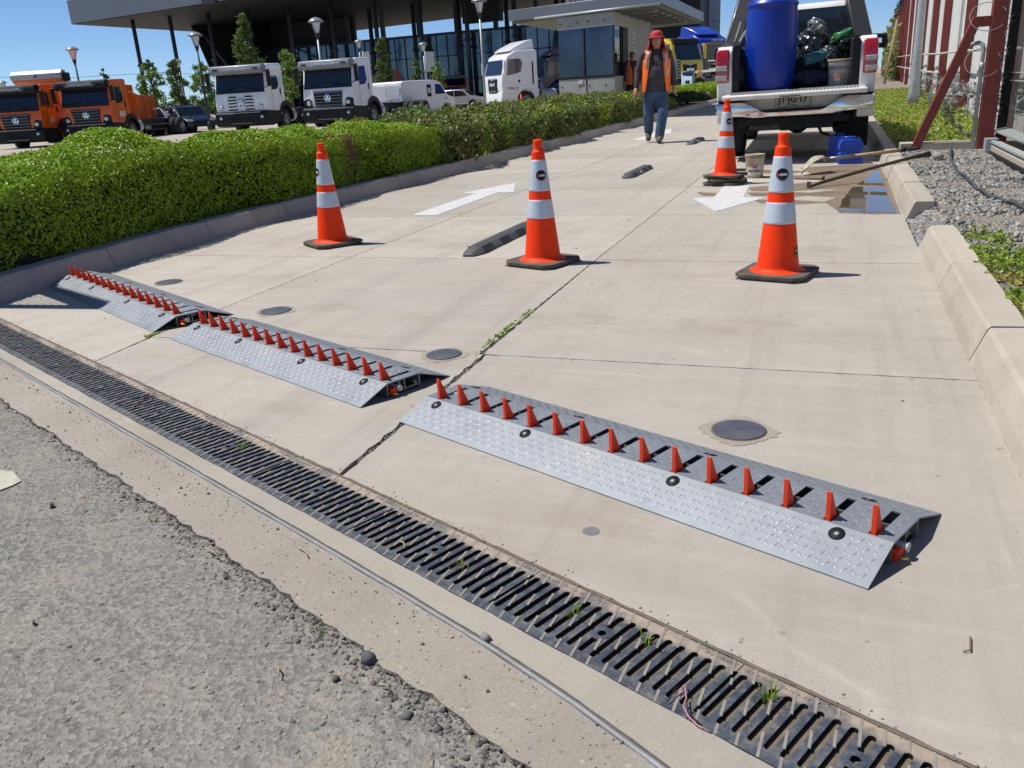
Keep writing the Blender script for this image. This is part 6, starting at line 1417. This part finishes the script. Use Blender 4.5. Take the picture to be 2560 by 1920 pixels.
mb=tractor(at3(1792,214,52,.0),math.radians(-55),M_blue,'blue lorry with a yellow visor strip behind the yellow one',H=3.45,spoil=True,text='',bump=M_navy,vis=M_yellow,tall=True,chas=6)
textmesh('lettering','ZENTRUM',.26,mat('grey letters 2',(.35,.36,.38),.5,var=0),mb,TR(0,-.01,3.05)@RX(PI/2-.35),.01)
b=MB(); b.prism([(-1.15,1.0),(-1.2,2.9),(1.2,2.9),(1.15,1.0)],-.03,.12,'y'); b.build('front_panel',M_navy,mb,bev=.03)
b=MB(); b.add([(-.9,-.05,1.9),(.9,-.05,1.9),(.88,-.05,1.96),(-.88,-.05,1.96)],[(0,1,2,3)]); b.add([(-.8,-.05,1.45),(.9,-.05,1.45),(.88,-.05,1.5),(-.8,-.05,1.5)],[(0,1,2,3)]); b.add([(-.2,-.05,1.50),(-.14,-.05,1.50),(.35,-.05,1.92),(.29,-.05,1.92)],[(0,1,2,3)]); b.build('chrome_strip',M_chrome,mb)
b=MB(); b.add([(-.2,-.06,2.35),(.9,-.06,2.35),(.9,-.05,2.6),(-.2,-.05,2.6)],[(0,1,2,3)]); b.build('sun_band',mat('green band',(.02,.22,.12),.3,var=.05),mb)
tractor(at3(1140,240,88,-.24),math.radians(-30),M_orange,'orange lorry parked deep in the yard in front of the glass hall',H=2.95,spoil=False,text='',bump=M_blackp,vis=M_galv,chas=8)
# ---------------- cars
def car(loc,hd,col,label,prof,W=.86,win=None,wheels=(.85,3.35),r_=.31,kind='car',bed=None,group=None):
    r=empty(kind,loc,-hd,label,'car' if kind!='van' else 'van',group)
    b=MB(); b.prism(prof,-W,W,'x'); b.build('body',col,r,bev=.10,seg=3)
    if win:
        for poly in win['side']:
            for s in (-1,1): b=MB(); b.prism(poly,s*(W-.02),s*(W+.005),'x'); b.build('side_window',M_glass,r,bev=.005)
        for a,c,nm in win['ends']:
            b=MB(); k=W*.86; b.add([(-k,a[0],a[1]),(k,a[0],a[1]),(k*.92,c[0],c[1]),(-k*.92,c[0],c[1])],[(0,1,2,3)]); b.add([(-k,a[0],a[1]),(-k*.92,c[0],c[1]),(k*.92,c[0],c[1]),(k,a[0],a[1])],[(0,1,2,3)]); b.build(nm,M_glass,r)
    L=max(p[0] for p in prof)
    for y in wheels:
        for s in (-1,1):
            wheel(r,s*(W-.10),y,r_,.21,s,rim=M_silver); b=MB(); b.lathe([(r_*1.16,0),(r_*1.16,.03)],n=24,M=TR(s*(W-.012) if s>0 else s*(W+.018),y,r_)@RY(PI/2)); b.build('wheel_arch',M_dark,r)
    for s in (-1,1):
        b=MB(); b.box((s*(W-.20),.03,.66),(.34,.10,.13)); b.build('headlight',M_lite,r,bev=.02)
        b=MB(); b.box((s*(W-.12),L-.03,.85),(.18,.10,.28)); b.build('tail_light',M_redl,r,bev=.02)
        b=MB(); b.box((s*(W+.10),1.25 if L<4.6 else 1.0,.98),(.18,.10,.13)); b.build('mirror',col,r,bev=.03)
    b=MB(); b.b2((-W*.6,-.012,.36),(W*.6,.02,.56)); b.build('grille',M_blackp,r); return r
HB=[(0,.30),(.0,.62),(.12,.74),(.95,.90),(1.55,1.36),(2.0,1.46),(3.2,1.44),(3.75,1.05),(3.95,.95),(4.0,.35)]
HW=dict(side=[[(1.18,.94),(1.62,1.32),(2.28,1.37),(2.30,.94)],[(2.36,.94),(2.36,1.37),(3.05,1.34),(3.45,1.0)]],ends=[((.97,.915),(1.54,1.355),'windscreen'),((3.74,1.07),(3.22,1.41),'rear_window')])
car(at3(1216,258,66,-.24),math.radians(-97),M_silver,'silver hatchback facing right between the van and the white tractor',HB,win=HW)
SD=[(0,.30),(.0,.60),(.15,.72),(1.15,.88),(1.8,1.36),(2.3,1.44),(3.1,1.42),(3.8,1.02),(4.5,.98),(4.55,.35)]
SW2=dict(side=[[(1.4,.92),(1.85,1.30),(2.48,1.36),(2.5,.92)],[(2.56,.92),(2.56,1.36),(3.05,1.34),(3.5,1.0)]],ends=[((1.17,.895),(1.79,1.355),'windscreen'),((3.79,1.04),(3.12,1.40),'rear_window')])
car(at3(400,300,45,-.26),math.radians(-60),M_silver,'silver car behind the bare chassis, left one of two',SD,win=SW2,wheels=(.9,3.6))
car(at3(505,296,46,-.26),math.radians(-60),M_navy,'dark car behind the bare chassis, right one of two',SD,win=SW2,wheels=(.9,3.6))
SV=[(0,.35),(.0,.85),(.15,1.0),(1.1,1.12),(1.75,1.66),(2.3,1.74),(4.2,1.70),(4.55,1.2),(4.6,.4)]
SVW=dict(side=[[(1.35,1.16),(1.8,1.60),(2.6,1.64),(2.6,1.16)],[(2.7,1.16),(2.7,1.64),(3.9,1.62),(4.2,1.2)]],ends=[((1.12,1.13),(1.74,1.655),'windscreen'),((4.54,1.22),(4.22,1.68),'rear_window')])
car(at3(1346,250,58,-.22),math.radians(20),M_navy,'black off road car showing its windscreen behind the tractor chassis',SV,win=SVW,W=.92,r_=.36,wheels=(.9,3.6))
PKP=[(0,.45),(.0,.85),(.15,1.0),(1.2,1.10),(1.85,1.66),(2.3,1.72),(3.1,1.70),(3.25,1.15),(5.0,1.12),(5.05,.5)]
car(at3(1160,238,76,-.24),math.radians(-55),M_blue,'bright blue pickup parked behind the silver hatchback',PKP,win=dict(side=[[(1.4,1.14),(1.9,1.6),(2.9,1.6),(2.95,1.14)]],ends=[((1.22,1.11),(1.84,1.65),'windscreen')]),W=.9,r_=.38,wheels=(.9,4.0),kind='car')
VN=[(0,.40),(.0,.85),(.12,1.02),(.75,1.18),(1.35,1.78),(1.7,1.90),(2.4,1.95),(4.85,1.93),(4.95,1.85),(5.0,1.2),(5.0,.42)]
_rp=at3(972,288,43,-.24); vn=car((_rp.x+5*.139,_rp.y+5*.99,-.24),math.radians(-172),M_white,'white panel van seen from behind with a small framed poster on its side',VN,win=dict(side=[[(.95,1.22),(1.42,1.70),(1.95,1.74),(1.98,1.22)]],ends=[((.77,1.19),(1.34,1.77),'windscreen')]),W=.96,r_=.34,wheels=(.95,4.05),kind='van')
for s in (-1,1): b=MB(); b.b2((s*.958,2.35,1.12),(s*.968,2.75,1.72)); b.build('poster',M_dark,vn); b=MB(); b.b2((s*.960,2.42,1.30),(s*.972,2.68,1.55)); b.b2((s*.955,2.25,1.01),(s*.966,4.6,1.03)); b.build('poster_face',whm,vn)
b=MB(); b.b2((-.8,4.985,1.05),(-.02,5.006,1.75)); b.b2((.02,4.985,1.05),(.8,5.006,1.75)); b.build('rear_door',M_white,vn,bev=.03)
# small cones by the tractor
for px_,h_,lab in ((1272,.62,'tiny faded orange cone left of the tractor front wheel'),(1304,.95,'small orange cone in front of the tractor front wheel')):
    p=at3(px_,272,46,-.22); r=empty('traffic_cone',p,0,lab,'traffic cone','faded cones by the white tractor')
    b=MB(); b.lathe([(.15,.03),(.11,.05),(.03,h_)],n=18); b.build('body',M_co,r); b=MB(); b.lathe([(.112*.62,h_*.45),(.112*.45,h_*.66)],n=18,M=Matrix.Identity(4)); b.lathe([(.09,h_*.32),(.074,h_*.44)],n=18); b.build('reflective_collar',M_cw,r); b=MB(); b.b2((-.18,-.18,0),(.18,.18,.04)); b.build('base',M_co,r)
# ================================================================ showroom hall with the great flat canopy
RZH=10.3
def gz(px,py,z=RZH): return G(px,py,z)
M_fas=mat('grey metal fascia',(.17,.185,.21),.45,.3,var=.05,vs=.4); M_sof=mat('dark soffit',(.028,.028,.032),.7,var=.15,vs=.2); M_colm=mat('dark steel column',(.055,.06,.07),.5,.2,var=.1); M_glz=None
def facade_glass():
    k=NT('facade glass',.08); k.p.inputs['Metallic'].default_value=.55; k.col(k.mix(k.rg(k.noise(.12,4,.6,k.mp((1,1,.5))),.35,.65),(.05,.075,.10),(.13,.17,.21))); k.p.inputs['Coat Weight'].default_value=.5
    k.bump([(k.noise(.25,3,.5),.35,.25)]); return k.m
M_glz=facade_glass()
bl=empty('showroom_hall',(0,0,0),0,'big dark showroom hall with a flat oversailing roof and glass front','building')
A=Vector((-77.6,76.6,0)); dF=(Vector((-53.58,71.68,0))-A).normalized(); 
B=A+dF*69; Cc=Vector((-77.7,119.8,0)); D=B+Vector((-6.5,41,0))
b=MB(); b.prism([(A.x,A.y),(B.x,B.y),(D.x,D.y),(Cc.x,Cc.y)],RZH+.02,RZH+2.3,'z'); b.build('roof',M_fas,bl)
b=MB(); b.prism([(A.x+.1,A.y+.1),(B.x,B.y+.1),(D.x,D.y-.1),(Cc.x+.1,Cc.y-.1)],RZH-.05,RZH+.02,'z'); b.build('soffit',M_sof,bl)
# first row of columns: fitted line
C0=AT(340,100,90.5); C0.z=0; C1=AT(1170,100,80.5); C1.z=0; st=(C1-C0)/8
def column(p,r_,ztop=RZH-.05):
    b=MB(); b.cyl((p.x,p.y,-.3),(p.x,p.y,ztop),r_,14); b.lathe([(r_*2,0),(r_*1.2,.25)],c=(p.x,p.y,5.6),n=12); return b.build('column',M_colm,bl)
for i in range(-0,12): column(C0+st*i,.21)
bk=Vector((-dF.y,dF.x,0)); 
F0=AT(633,124,104); F1=AT(1269,56,90); F0.z=F1.z=0; fd=(F1-F0).normalized(); F2=F0+fd*54; FH=7.2; fn=Vector((fd.y,-fd.x,0))
b=MB(); b.add([(F0.x,F0.y,-.3),(F2.x,F2.y,-.3),(F2.x,F2.y,FH),(F0.x,F0.y,FH)],[(0,1,2,3)]); b.build('glass_front',M_glz,bl)
b=MB(); Lf=(F2-F0).length; n_=int(Lf/1.35)
for i in range(n_+1):
    p=F0+fd*(1.35*i)+fn*.05; b.box((p.x,p.y,FH/2-.15),(.07,.10,FH+.3),rot=(0,0,math.atan2(fd.y,fd.x)))
for z in (FH,4.9,2.4,.1): a=F0+fn*.06; c=F2+fn*.06; m_=(a+c)/2; b.box((m_.x,m_.y,z),(Lf,.12,.10 if z!=FH else .25),rot=(0,0,math.atan2(fd.y,fd.x)))
b.build('mullions',mat('dark mullion',(.03,.035,.045),.5),bl)
for i in range(10): column(F0+fd*(1.5+5.6*i)+fn*1.6,.24)
for i in range(9): # struts in the open band above the glass
    p=F0+fd*(12+4.9*i)-fn*3.2; b=MB(); b.box((p.x,p.y,8.9),(.45,.4,2.9),rot=(0,0,math.atan2(fd.y,fd.x))); b.build('roof_strut',M_colm,bl)
for u,w_,z0 in ((31,4.5,9.2),(47,2.,9.0)):
    p=F0+fd*u-fn*1.2; b=MB(); b.box((p.x,p.y,9.2),(w_,1,2.3),rot=(0,0,math.atan2(fd.y,fd.x))); b.build('plant_box',mat('dark plant',(.03,.03,.034),.7,var=.2),bl)
p=F0+fd*6-fn*4; b=MB(); b.box((p.x,p.y,7.6),(13,.5,5.6),rot=(0,0,math.atan2(fd.y,fd.x))); b.build('back_panel',mat('grey back panel',(.045,.047,.052),.7),bl)
# inclined dark end wall
T0=AT(479,78,100);T0.z=RZH; Bt=AT(573,262,92); Bt.z=-.3; e=F0+Vector((0,0,0))
b=MB(); vs=[tuple(T0),(F0.x+.5,F0.y,RZH),(F0.x+.5,F0.y,-.3),tuple(Bt),(T0.x,T0.y+10,RZH),(F0.x,F0.y+9,RZH),(F0.x,F0.y+9,-.3),(Bt.x,Bt.y+10,-.3)]
b.add(vs,[(3,2,1,0),(4,5,6,7),(0,1,5,4),(3,0,4,7),(2,3,7,6),(1,2,6,5)]); b.build('end_wall',mat('dark brown cladding',(.04,.037,.037),.6,var=.15,vs=.5),bl)
a_=AT(505,80,99);c_=AT(590,190,93); b=MB(); b.cyl(a_,c_,.18,8); b.build('raking_strut',M_colm,bl)
a_=AT(505,-2,70);c_=AT(538,-2,70); b=MB(); b.box(AT(524,0,74),(1.4,.5,.6)); b.build('roof_vent',M_colm,bl)
# right end of the hall: black part and pale clad tower
b=MB(); p=AT(1705,100,80); b.box((p.x,p.y,7),(4.2,6,15)); b.build('dark_wing',mat('black cladding',(.022,.023,.027),.6,var=.15),bl)
tw=empty('clad_tower',(0,0,0),0,'pale grey clad tower rising behind the guard booth roof','building')
b=MB(); p=AT(1766,60,84); b.box((p.x,p.y,10),(1.9,6,20.6),rot=(0,0,.25)); b.build('wall',mat('pale cladding',(.34,.38,.44),.6,var=.05,vs=.3),tw)
b=MB(); 
for z in (3,6,9,12,15): b.box((p.x,p.y,z),(1.93,6.03,.05),rot=(0,0,.25))
b.build('joint_line',M_colm,tw)
# ================================================================ guard booth
bo=empty('guard_booth',(0,0,0),0,'concrete guard booth with dark glazing under a wide flat roof','guard booth')
M_conc=concrete_mat('cast booth concrete',(.40,.40,.37),(.34,.34,.32),(.28,.28,.26),.5,False,False)
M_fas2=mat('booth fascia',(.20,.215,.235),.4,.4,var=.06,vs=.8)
P1=G(1271,53,2.93);P2=G(1650,7,2.93);P3=G(1759,53,2.93); P1.z=P2.z=P3.z=0; P4=P1+(P3-P2)
def poly(vs): return [(v.x,v.y) for v in vs]
cen=(P1+P2+P3+P4)/4
b=MB(); b.prism(poly([P1,P2,P3,P4]),2.93,3.22,'z'); b.build('roof',M_fas2,bo,bev=.01)
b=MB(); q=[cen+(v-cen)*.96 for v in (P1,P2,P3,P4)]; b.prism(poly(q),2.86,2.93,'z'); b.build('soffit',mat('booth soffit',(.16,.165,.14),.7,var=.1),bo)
d1=(P2-P1).normalized(); d2=(P3-P2).normalized()
b=MB(); q=P1+d1*2.1-Vector((d1.y*-1,d1.x,0))*0; 
e1=P1+d1*1.0+Vector((0,0,2.91))-Vector((-d1.y,d1.x,0))*.03; e2=P2+Vector((0,0,2.91))-Vector((-d1.y,d1.x,0))*.03; b.cyl(e1,e2,.035,6); b.build('flashing',M_galv,bo)
b=MB()
for i in range(6):
    a=P2+d2*(1.2+1.15*i)-d1*.35; c=a-d1*1.5; m_=(a+c)/2; b.box((m_.x,m_.y,2.84),((a-c).length,.22,.06),rot=(0,0,math.atan2(d1.y,d1.x)))
b.build('soffit_slat',mat('soffit slat',(.30,.30,.26),.7),bo)
K0=AT(1536,120,23.6); K0.z=0; e1=-d1; e2=d2
K1=PL(1395,130,K0,(d1.y,-d1.x,0)); K1.z=0; WB=(K1-K0).length; KD=PL(1626,100,K0,(d2.y,-d2.x,0)); KD.z=0; DB=min(7.0,(KD-K0).length); print('booth',WB,DB)
def bq(u0,u1,v0,v1,z0,z1,name,m,bev=0,par=bo):
    b=MB(); q=[K0+e1*u0+e2*v0,K0+e1*u1+e2*v0,K0+e1*u1+e2*v1,K0+e1*u0+e2*v1]; b.prism(poly(q),z0,z1,'z'); return b.build(name,m,par,bev=bev)
ZS=K0.z; zs=1+(207-188)*23.6/2112; zs=1.02+.0; zs=PL(1536,190,K0,(FW.x,FW.y,0)).z; zw=PL(1533,62,K0,(FW.x,FW.y,0)).z
bq(0,WB,0,.16,-.1,zs,'front_wall',M_conc,.01); bq(0,WB,0,.16,zw,2.86,'front_lintel',M_conc,.01)
bq(0,.16,.16,1.25,-.1,zs,'side_wall',M_conc,.01); bq(0,.16,.16,1.9,zw,2.86,'side_lintel',M_conc,.01); bq(0,.16,1.9,DB,-.1,2.86,'side_wall',M_conc,.01)
bq(WB-.16,WB,.16,DB,-.1,2.86,'rear_wall',M_conc,.01); bq(0.16,WB-.16,DB-.2,DB,-.1,2.86,'back_wall',M_conc); bq(0.16,WB-.16,.16,DB-.2,.0,.02,'floor',M_dark)
gm=mat('booth glass',(.075,.095,.135),.03,.75,var=.3,vs=.8,spec=.5,coat=.0)
bq(.02,WB-.02,.03,.05,zs,zw,'front_window',gm); bq(.03,.05,.05,.95,zs,zw,'side_window',gm)
bq(0,WB,-.01,.06,zs-.02,zs+.05,'window_frame',M_blackp); bq(0,.05,.0,.05,zs,zw,'corner_post',M_blackp); bq(WB*.52,WB*.52+.03,.0,.06,zs,zw,'glazing_bar',M_blackp); bq(0,.06,.95,1.02,zs,zw,'door_frame',M_blackp)
bq(.02,.05,1.28,1.62,.0,zw-.05,'door',M_blackp)
bq(WB*.49,WB*.505,-.012,.0,0,zs-.02,'wall_joint',M_dark)
b=MB()
for u in (.3,.85,1.2,1.8): p=K0+e1*u-e2*.004; b.cyl((p.x,p.y,zs-.22),(p.x-e2.x*.012,p.y-e2.y*.012,zs-.22),.022,8); b.cyl((p.x,p.y,zw+.16),(p.x-e2.x*.012,p.y-e2.y*.012,zw+.16),.022,8)
b.build('tie_hole',M_dark,bo)
bq(WB*.56,WB*.64,-.02,.0,zs-.16,zs-.06,'switch_plate',whm)
nb=bq(-.012,.0,2.5,2.95,1.35,2.45,'notice_board',mat('notice white',(.42,.44,.44),.5,var=.05))
b=MB()
for i in range(7): p=K0+e2*2.58-e1*.016; q=K0+e2*(2.75+.1*(i%3))-e1*.016; b.cyl((p.x,p.y,2.3-.12*i),(q.x,q.y,2.3-.12*i),.012,4)
b.build('notice_text',M_dark,nb)
gp_=K0+e2*1.42+e1*(-.25); gp_.z=.12
person((gp_.x,gp_.y,.1),.3,J2,'guard in orange vest standing in the booth doorway, half hidden',False,full=False)
# sign and orange post on the roof / beyond
b=MB(); p=AT(1475,5,30); sp=empty('roof_sign',(0,0,0),0,'white sign board with letters standing above the booth roof','sign'); b.box((p.x,p.y,p.z+.15),(1.7,.06,.75),rot=(0,0,YAW*-1)); b.build('board',whm,sp); textmesh('lettering','SANITARIOS',.26,M_dark,sp,Matrix.Translation((p.x-.0,p.y-.06,p.z-.02))@RZ(-YAW)@RX(PI/2),.004)
b=MB(); p=AT(1424,3,30); b.box((p.x,p.y,p.z-.3),(.13,.1,1.2)); tag(b.build('orange_post',M_orange),'short orange post left of the sign above the booth roof','post')
# ================================================================ lamps
M_green=mat('dark green lamp steel',(.03,.045,.045),.5,.2,var=.1)
def lamp(px,py,dep,label,sc=1.,lit=M_galv,base=-.25):
    t=AT(px,py,dep); r=empty('street_lamp',(t.x,t.y,base),0,label,'street lamp','round hat street lamps'); h=t.z-base
    b=MB(); b.cyl((0,0,0),(0,0,h-.75*sc),.07*sc,10,r2=.045*sc); b.lathe([(.11*sc,0),(.10*sc,.5),(.07*sc,.55)],n=12); b.build('pole',lit,r)
    b=MB(); b.lathe([(.36*sc,h-.04),(.34*sc,h+.0),(.22*sc,h+.11*sc),(.06*sc,h+.16*sc),(.001,h+.17*sc)],n=24); b.build('lamp_hat',M_visg,r)
    b=MB(); b.lathe([(.19*sc,h-.06),(.08*sc,h-.52*sc),(.07*sc,h-.52*sc),(.18*sc,h-.06)],n=20,caps=False); b.build('lamp_shade',mat('frosted shade',(.62,.65,.68),.3,var=.05),r)
    b=MB(); b.lathe([(.11*sc,h-.52*sc),(.05*sc,h-.76*sc)],n=12); 
    for a in (0,PI/2,PI,3*PI/2): b.cyl((.08*sc*math.cos(a),.08*sc*math.sin(a),h-.6*sc),(.28*sc*math.cos(a),.28*sc*math.sin(a),h-.05),.012*sc,5)
    b.build('bracket',M_green,r); return r
for a in ((180,124,47,'street lamp against the sky left of the canopy corner',1.05,M_green),(487,88,42,'street lamp in front of the raking end wall of the hall',1.,M_green),(444,153,72,'small distant street lamp among the trees left of the hall',1.,M_galv),
          (789,53,38,'street lamp rising between the two white lorries',1.,M_galv),(896,104,66,'small distant street lamp right of the white lorry pair',1.,M_galv),(1057,111,60,'street lamp beside the white banner in front of the glass hall',1.,M_galv),(1197,2,38,'tallest street lamp whose pole stands at the tractor front',1.,M_galv),(6,207,70,'small distant street lamp at the left picture edge',1.,M_galv)): lamp(*a)
# banners
def banner(px0,py0,px1,py1,dep,label,m,pole=True):
    A=AT(px0,py0,dep);B=AT(px1,py1,dep); w_=abs((B-A).dot(RT)); h=A.z-B.z; c=(A+B)/2; r=empty('banner',(c.x,c.y,-.25),-YAW,label,'banner','flag banners')
    b=MB(); b.b2((-w_/2,-.01,B.z+.25),(w_/2,.01,A.z+.25)); b.build('cloth',m,r)
    b=MB(); b.cyl((-w_/2,0,0),(-w_/2,0,A.z+.3),.03,6); b.build('pole',M_galv,r)
banner(1064,130,1086,178,59.5,'white banner hanging from the lamp before the glass hall',whm); banner(908,130,925,165,70,'pale banner just right of the right white lorry',whm); banner(984,175,1000,203,78,'small red banner before the glass hall',mat('red banner',(.35,.08,.06),.7))
# ================================================================ parking terminal, barrier, signs
pt_=empty('parking_terminal',G(1719,268,0)*.0+AT(1719,205,37),0,'grey parking ticket cabinet with a white P on a black panel','ticket machine'); pt_.location.z=.05; pt_.rotation_euler=(0,0,.15)
b=MB(); b.b2((-.26,-.16,0),(.20,.16,1.15)); b.prism([(-.26,1.15),(.2,1.15),(.2,1.28),(.12,1.30),(-.26,1.22)],-.16,.16,'y'); b.build('cabinet',mat('pale blue grey cabinet',(.30,.38,.50),.45,var=.05),pt_,bev=.02)
b=MB(); b.b2((.21,-.15,0),(.30,.15,1.30)); b.build('side_panel',mat('cabinet side',(.45,.50,.56),.45),pt_,bev=.01)
b=MB(); b.b2((-.10,-.175,.12),(.09,-.158,.86)); pp=b.build('black_panel',M_blackp,pt_); textmesh('lettering','P',.20,whm,pp,TR(-.01,-.178,.73)@RX(PI/2),.003); b=MB(); b.tube([(-.01,-.18,.6),(-.03,-.18,.45),(.03,-.18,.33),(.0,-.18,.18)],.010,5); b.build('curve_mark',whm,pp)
b=MB(); a=AT(1732,181,37);c=AT(1800,172,34.5); c=a+(c-a).normalized()*3.2; c.z=a.z+.03
ba=empty('barrier_arm',(0,0,0),0,'white barrier arm with red stripe reaching right from the ticket cabinet','barrier'); dr_=(c-a).normalized(); 
for i in range(5):
    s0=a+dr_*(3.2*i/5);s1=a+dr_*(3.2*(i+1)/5); b=MB(); b.tube([s0,s1],.065,4); b.build('arm_section',whm,ba)
b=MB(); s0=a+dr_*.55-Vector((0,.055,0)); s1=a+dr_*1.05-Vector((0,.055,0)); b.tube([s0,s1],.035,4); b.build('red_stripe',redm,ba)
p=AT(1770,238,33.5); sg=empty('stake_sign',(p.x,p.y,.08),-YAW*.0,'small white stake sign with sideways black digits at the kerb','sign'); z0=p.z-.08
b=MB(); b.b2((-.065,-.008,z0-.13),(.065,.008,z0+.15)); s_=b.build('plate',whm,sg); b=MB(); b.cyl((0,.01,-.1),(0,.01,z0),.012,6); b.build('stake',M_galv,sg); textmesh('lettering','001',.12,M_dark,s_,TR(0,-.012,z0+.01)@RX(PI/2)@RZ(PI/2),.002,bold=.003)
p=AT(1692,175,36); sn=empty('chevron_panel',(p.x,p.y,.05),0,'grey panel with a black and white chevron edge behind the man','sign'); h=p.z+.45
b=MB(); b.b2((-.26,-.02,.95),(.02,.02,1.75)); b.build('panel',mat('pale panel',(.38,.42,.48),.5),sn); b=MB(); b.b2((.02,-.03,.9),(.16,.03,1.8)); cc=b.build('chevron_strip',M_blackp,sn)
b=MB()
for i in range(7): z=.95+.115*i; b.add([(.03,-.034,z),(.09,-.034,z+.05),(.15,-.034,z),(.15,-.034,z+.04),(.09,-.034,z+.09),(.03,-.034,z+.04)],[(0,1,4,5),(1,2,3,4)])
b.build('chevrons',whm,cc); b=MB(); b.cyl((.09,0,0),(.09,0,.95),.03,8); b.build('post',M_blackp,sn)
# ================================================================ trees
def tree(label,px,pyb,pyt,wpx,dep,n=2600,ls=.15,m=LFT,slim=False,group='yard trees',base=-.25):
    t=AT(px,pyt,dep); b0=Vector((t.x,t.y,base)); H=t.z-base; R_=wpx*dep/2112/2
    zb=AT(px,pyb,dep).z-base; zb=max(.6,min(zb,H*.45))
    r=empty('tree',b0,0,label,'tree',group)
    b=MB(); pts=[(0,0,0),(.05,.02,H*.3),(-.03,.04,H*.6),(0,0,H*.93)]; b.tube(pts,0,8,rs=[.13,.10,.06,.015]); cl=[]
    k=14 if slim else 11
    for i in range(k):
        z=zb+(H-zb)*(i+.5)/k*.95; f=math.sin(PI*min(1,.12+.88*(i+.5)/k))**.7 if not slim else (1.05-(i+.5)/k)**.75
        for j in range(3):
            a=random.uniform(0,6.28); rr=R_*f*random.uniform(.45,.95); e=Vector((rr*math.cos(a),rr*math.sin(a),z+random.uniform(-.1,.25))); b.tube([(0,0,max(.3,z-rr*.6)),e*.5+Vector((0,0,z*.5-.05)),e],0,5,rs=[.035,.02,.008]); cl.append((e,R_*random.uniform(.22,.42)*(.6+.4*f)))
    b.build('trunk',M_bark,r)
    P=[];Nn=[]
    for i in range(n):
        c,q=random.choice(cl); d=Vector((random.gauss(0,1),random.gauss(0,1),random.gauss(0,.8))); d=d.normalized()*abs(random.gauss(.6,.3))*q; P.append(c+d); Nn.append(d)
    o=leaves('crown',np.array(P),np.array(Nn),ls,m,parent=r,jit=1.); return r
tree('tall slim conical tree behind the left white lorry',604,165,38,80,55,5600,.15,LFT,True)
tree('leafy young tree left of the lamp, nearest the second orange lorry',368,275,150,66,50,3400,.15,LFT2)
tree('leafy young tree between the two left canopy columns',432,270,148,62,52,3300,.15,LFT)
tree('leafy young tree at the foot of the raking hall end wall',498,275,158,66,52,3400,.15,LFT2)
tree('young tree standing in the gap between the two white lorries',712,250,128,66,50,3000,.15,LFT2)
tree('conical dark tree just right of the white lorry pair',952,225,95,62,52,5600,.14,LFT,True)
tree('small tree behind the panel van, left of the banner',1038,205,150,36,56,1100,.14,LFT)
tree('small bright tree behind the panel van, right of the banner',1092,215,160,42,58,1100,.14,LFT2)
tree('dark distant treetop above the second orange lorry',255,190,172,26,95,700,.22,LF3)
b=MB(); 
P=[AT(-40,192,110),AT(150,196,112),AT(400,181,115),AT(560,190,118)]; b.tube(P,.03,4); P2_=[AT(-40,180,110),AT(10,190,111)]; tag(b.build('overhead_cable',M_black),'thin overhead cable across the sky at the left','cable')
# low planting and far objects on the horizon
sheet('far_hedge_base',-150,118,-20,119,-.2,M_soil)
n=9000; x=RNG.uniform(-150,-40,n); z=RNG.random(n)**1.3*2.4; y=124+RNG.normal(0,1.2,n); o=leaves('distant_shrubs',np.stack([x,y,z],1),np.tile([0,-1,.3],(n,1)),.8,LF3); tag(o,'low band of far greenery behind the yard',None,None,'stuff')
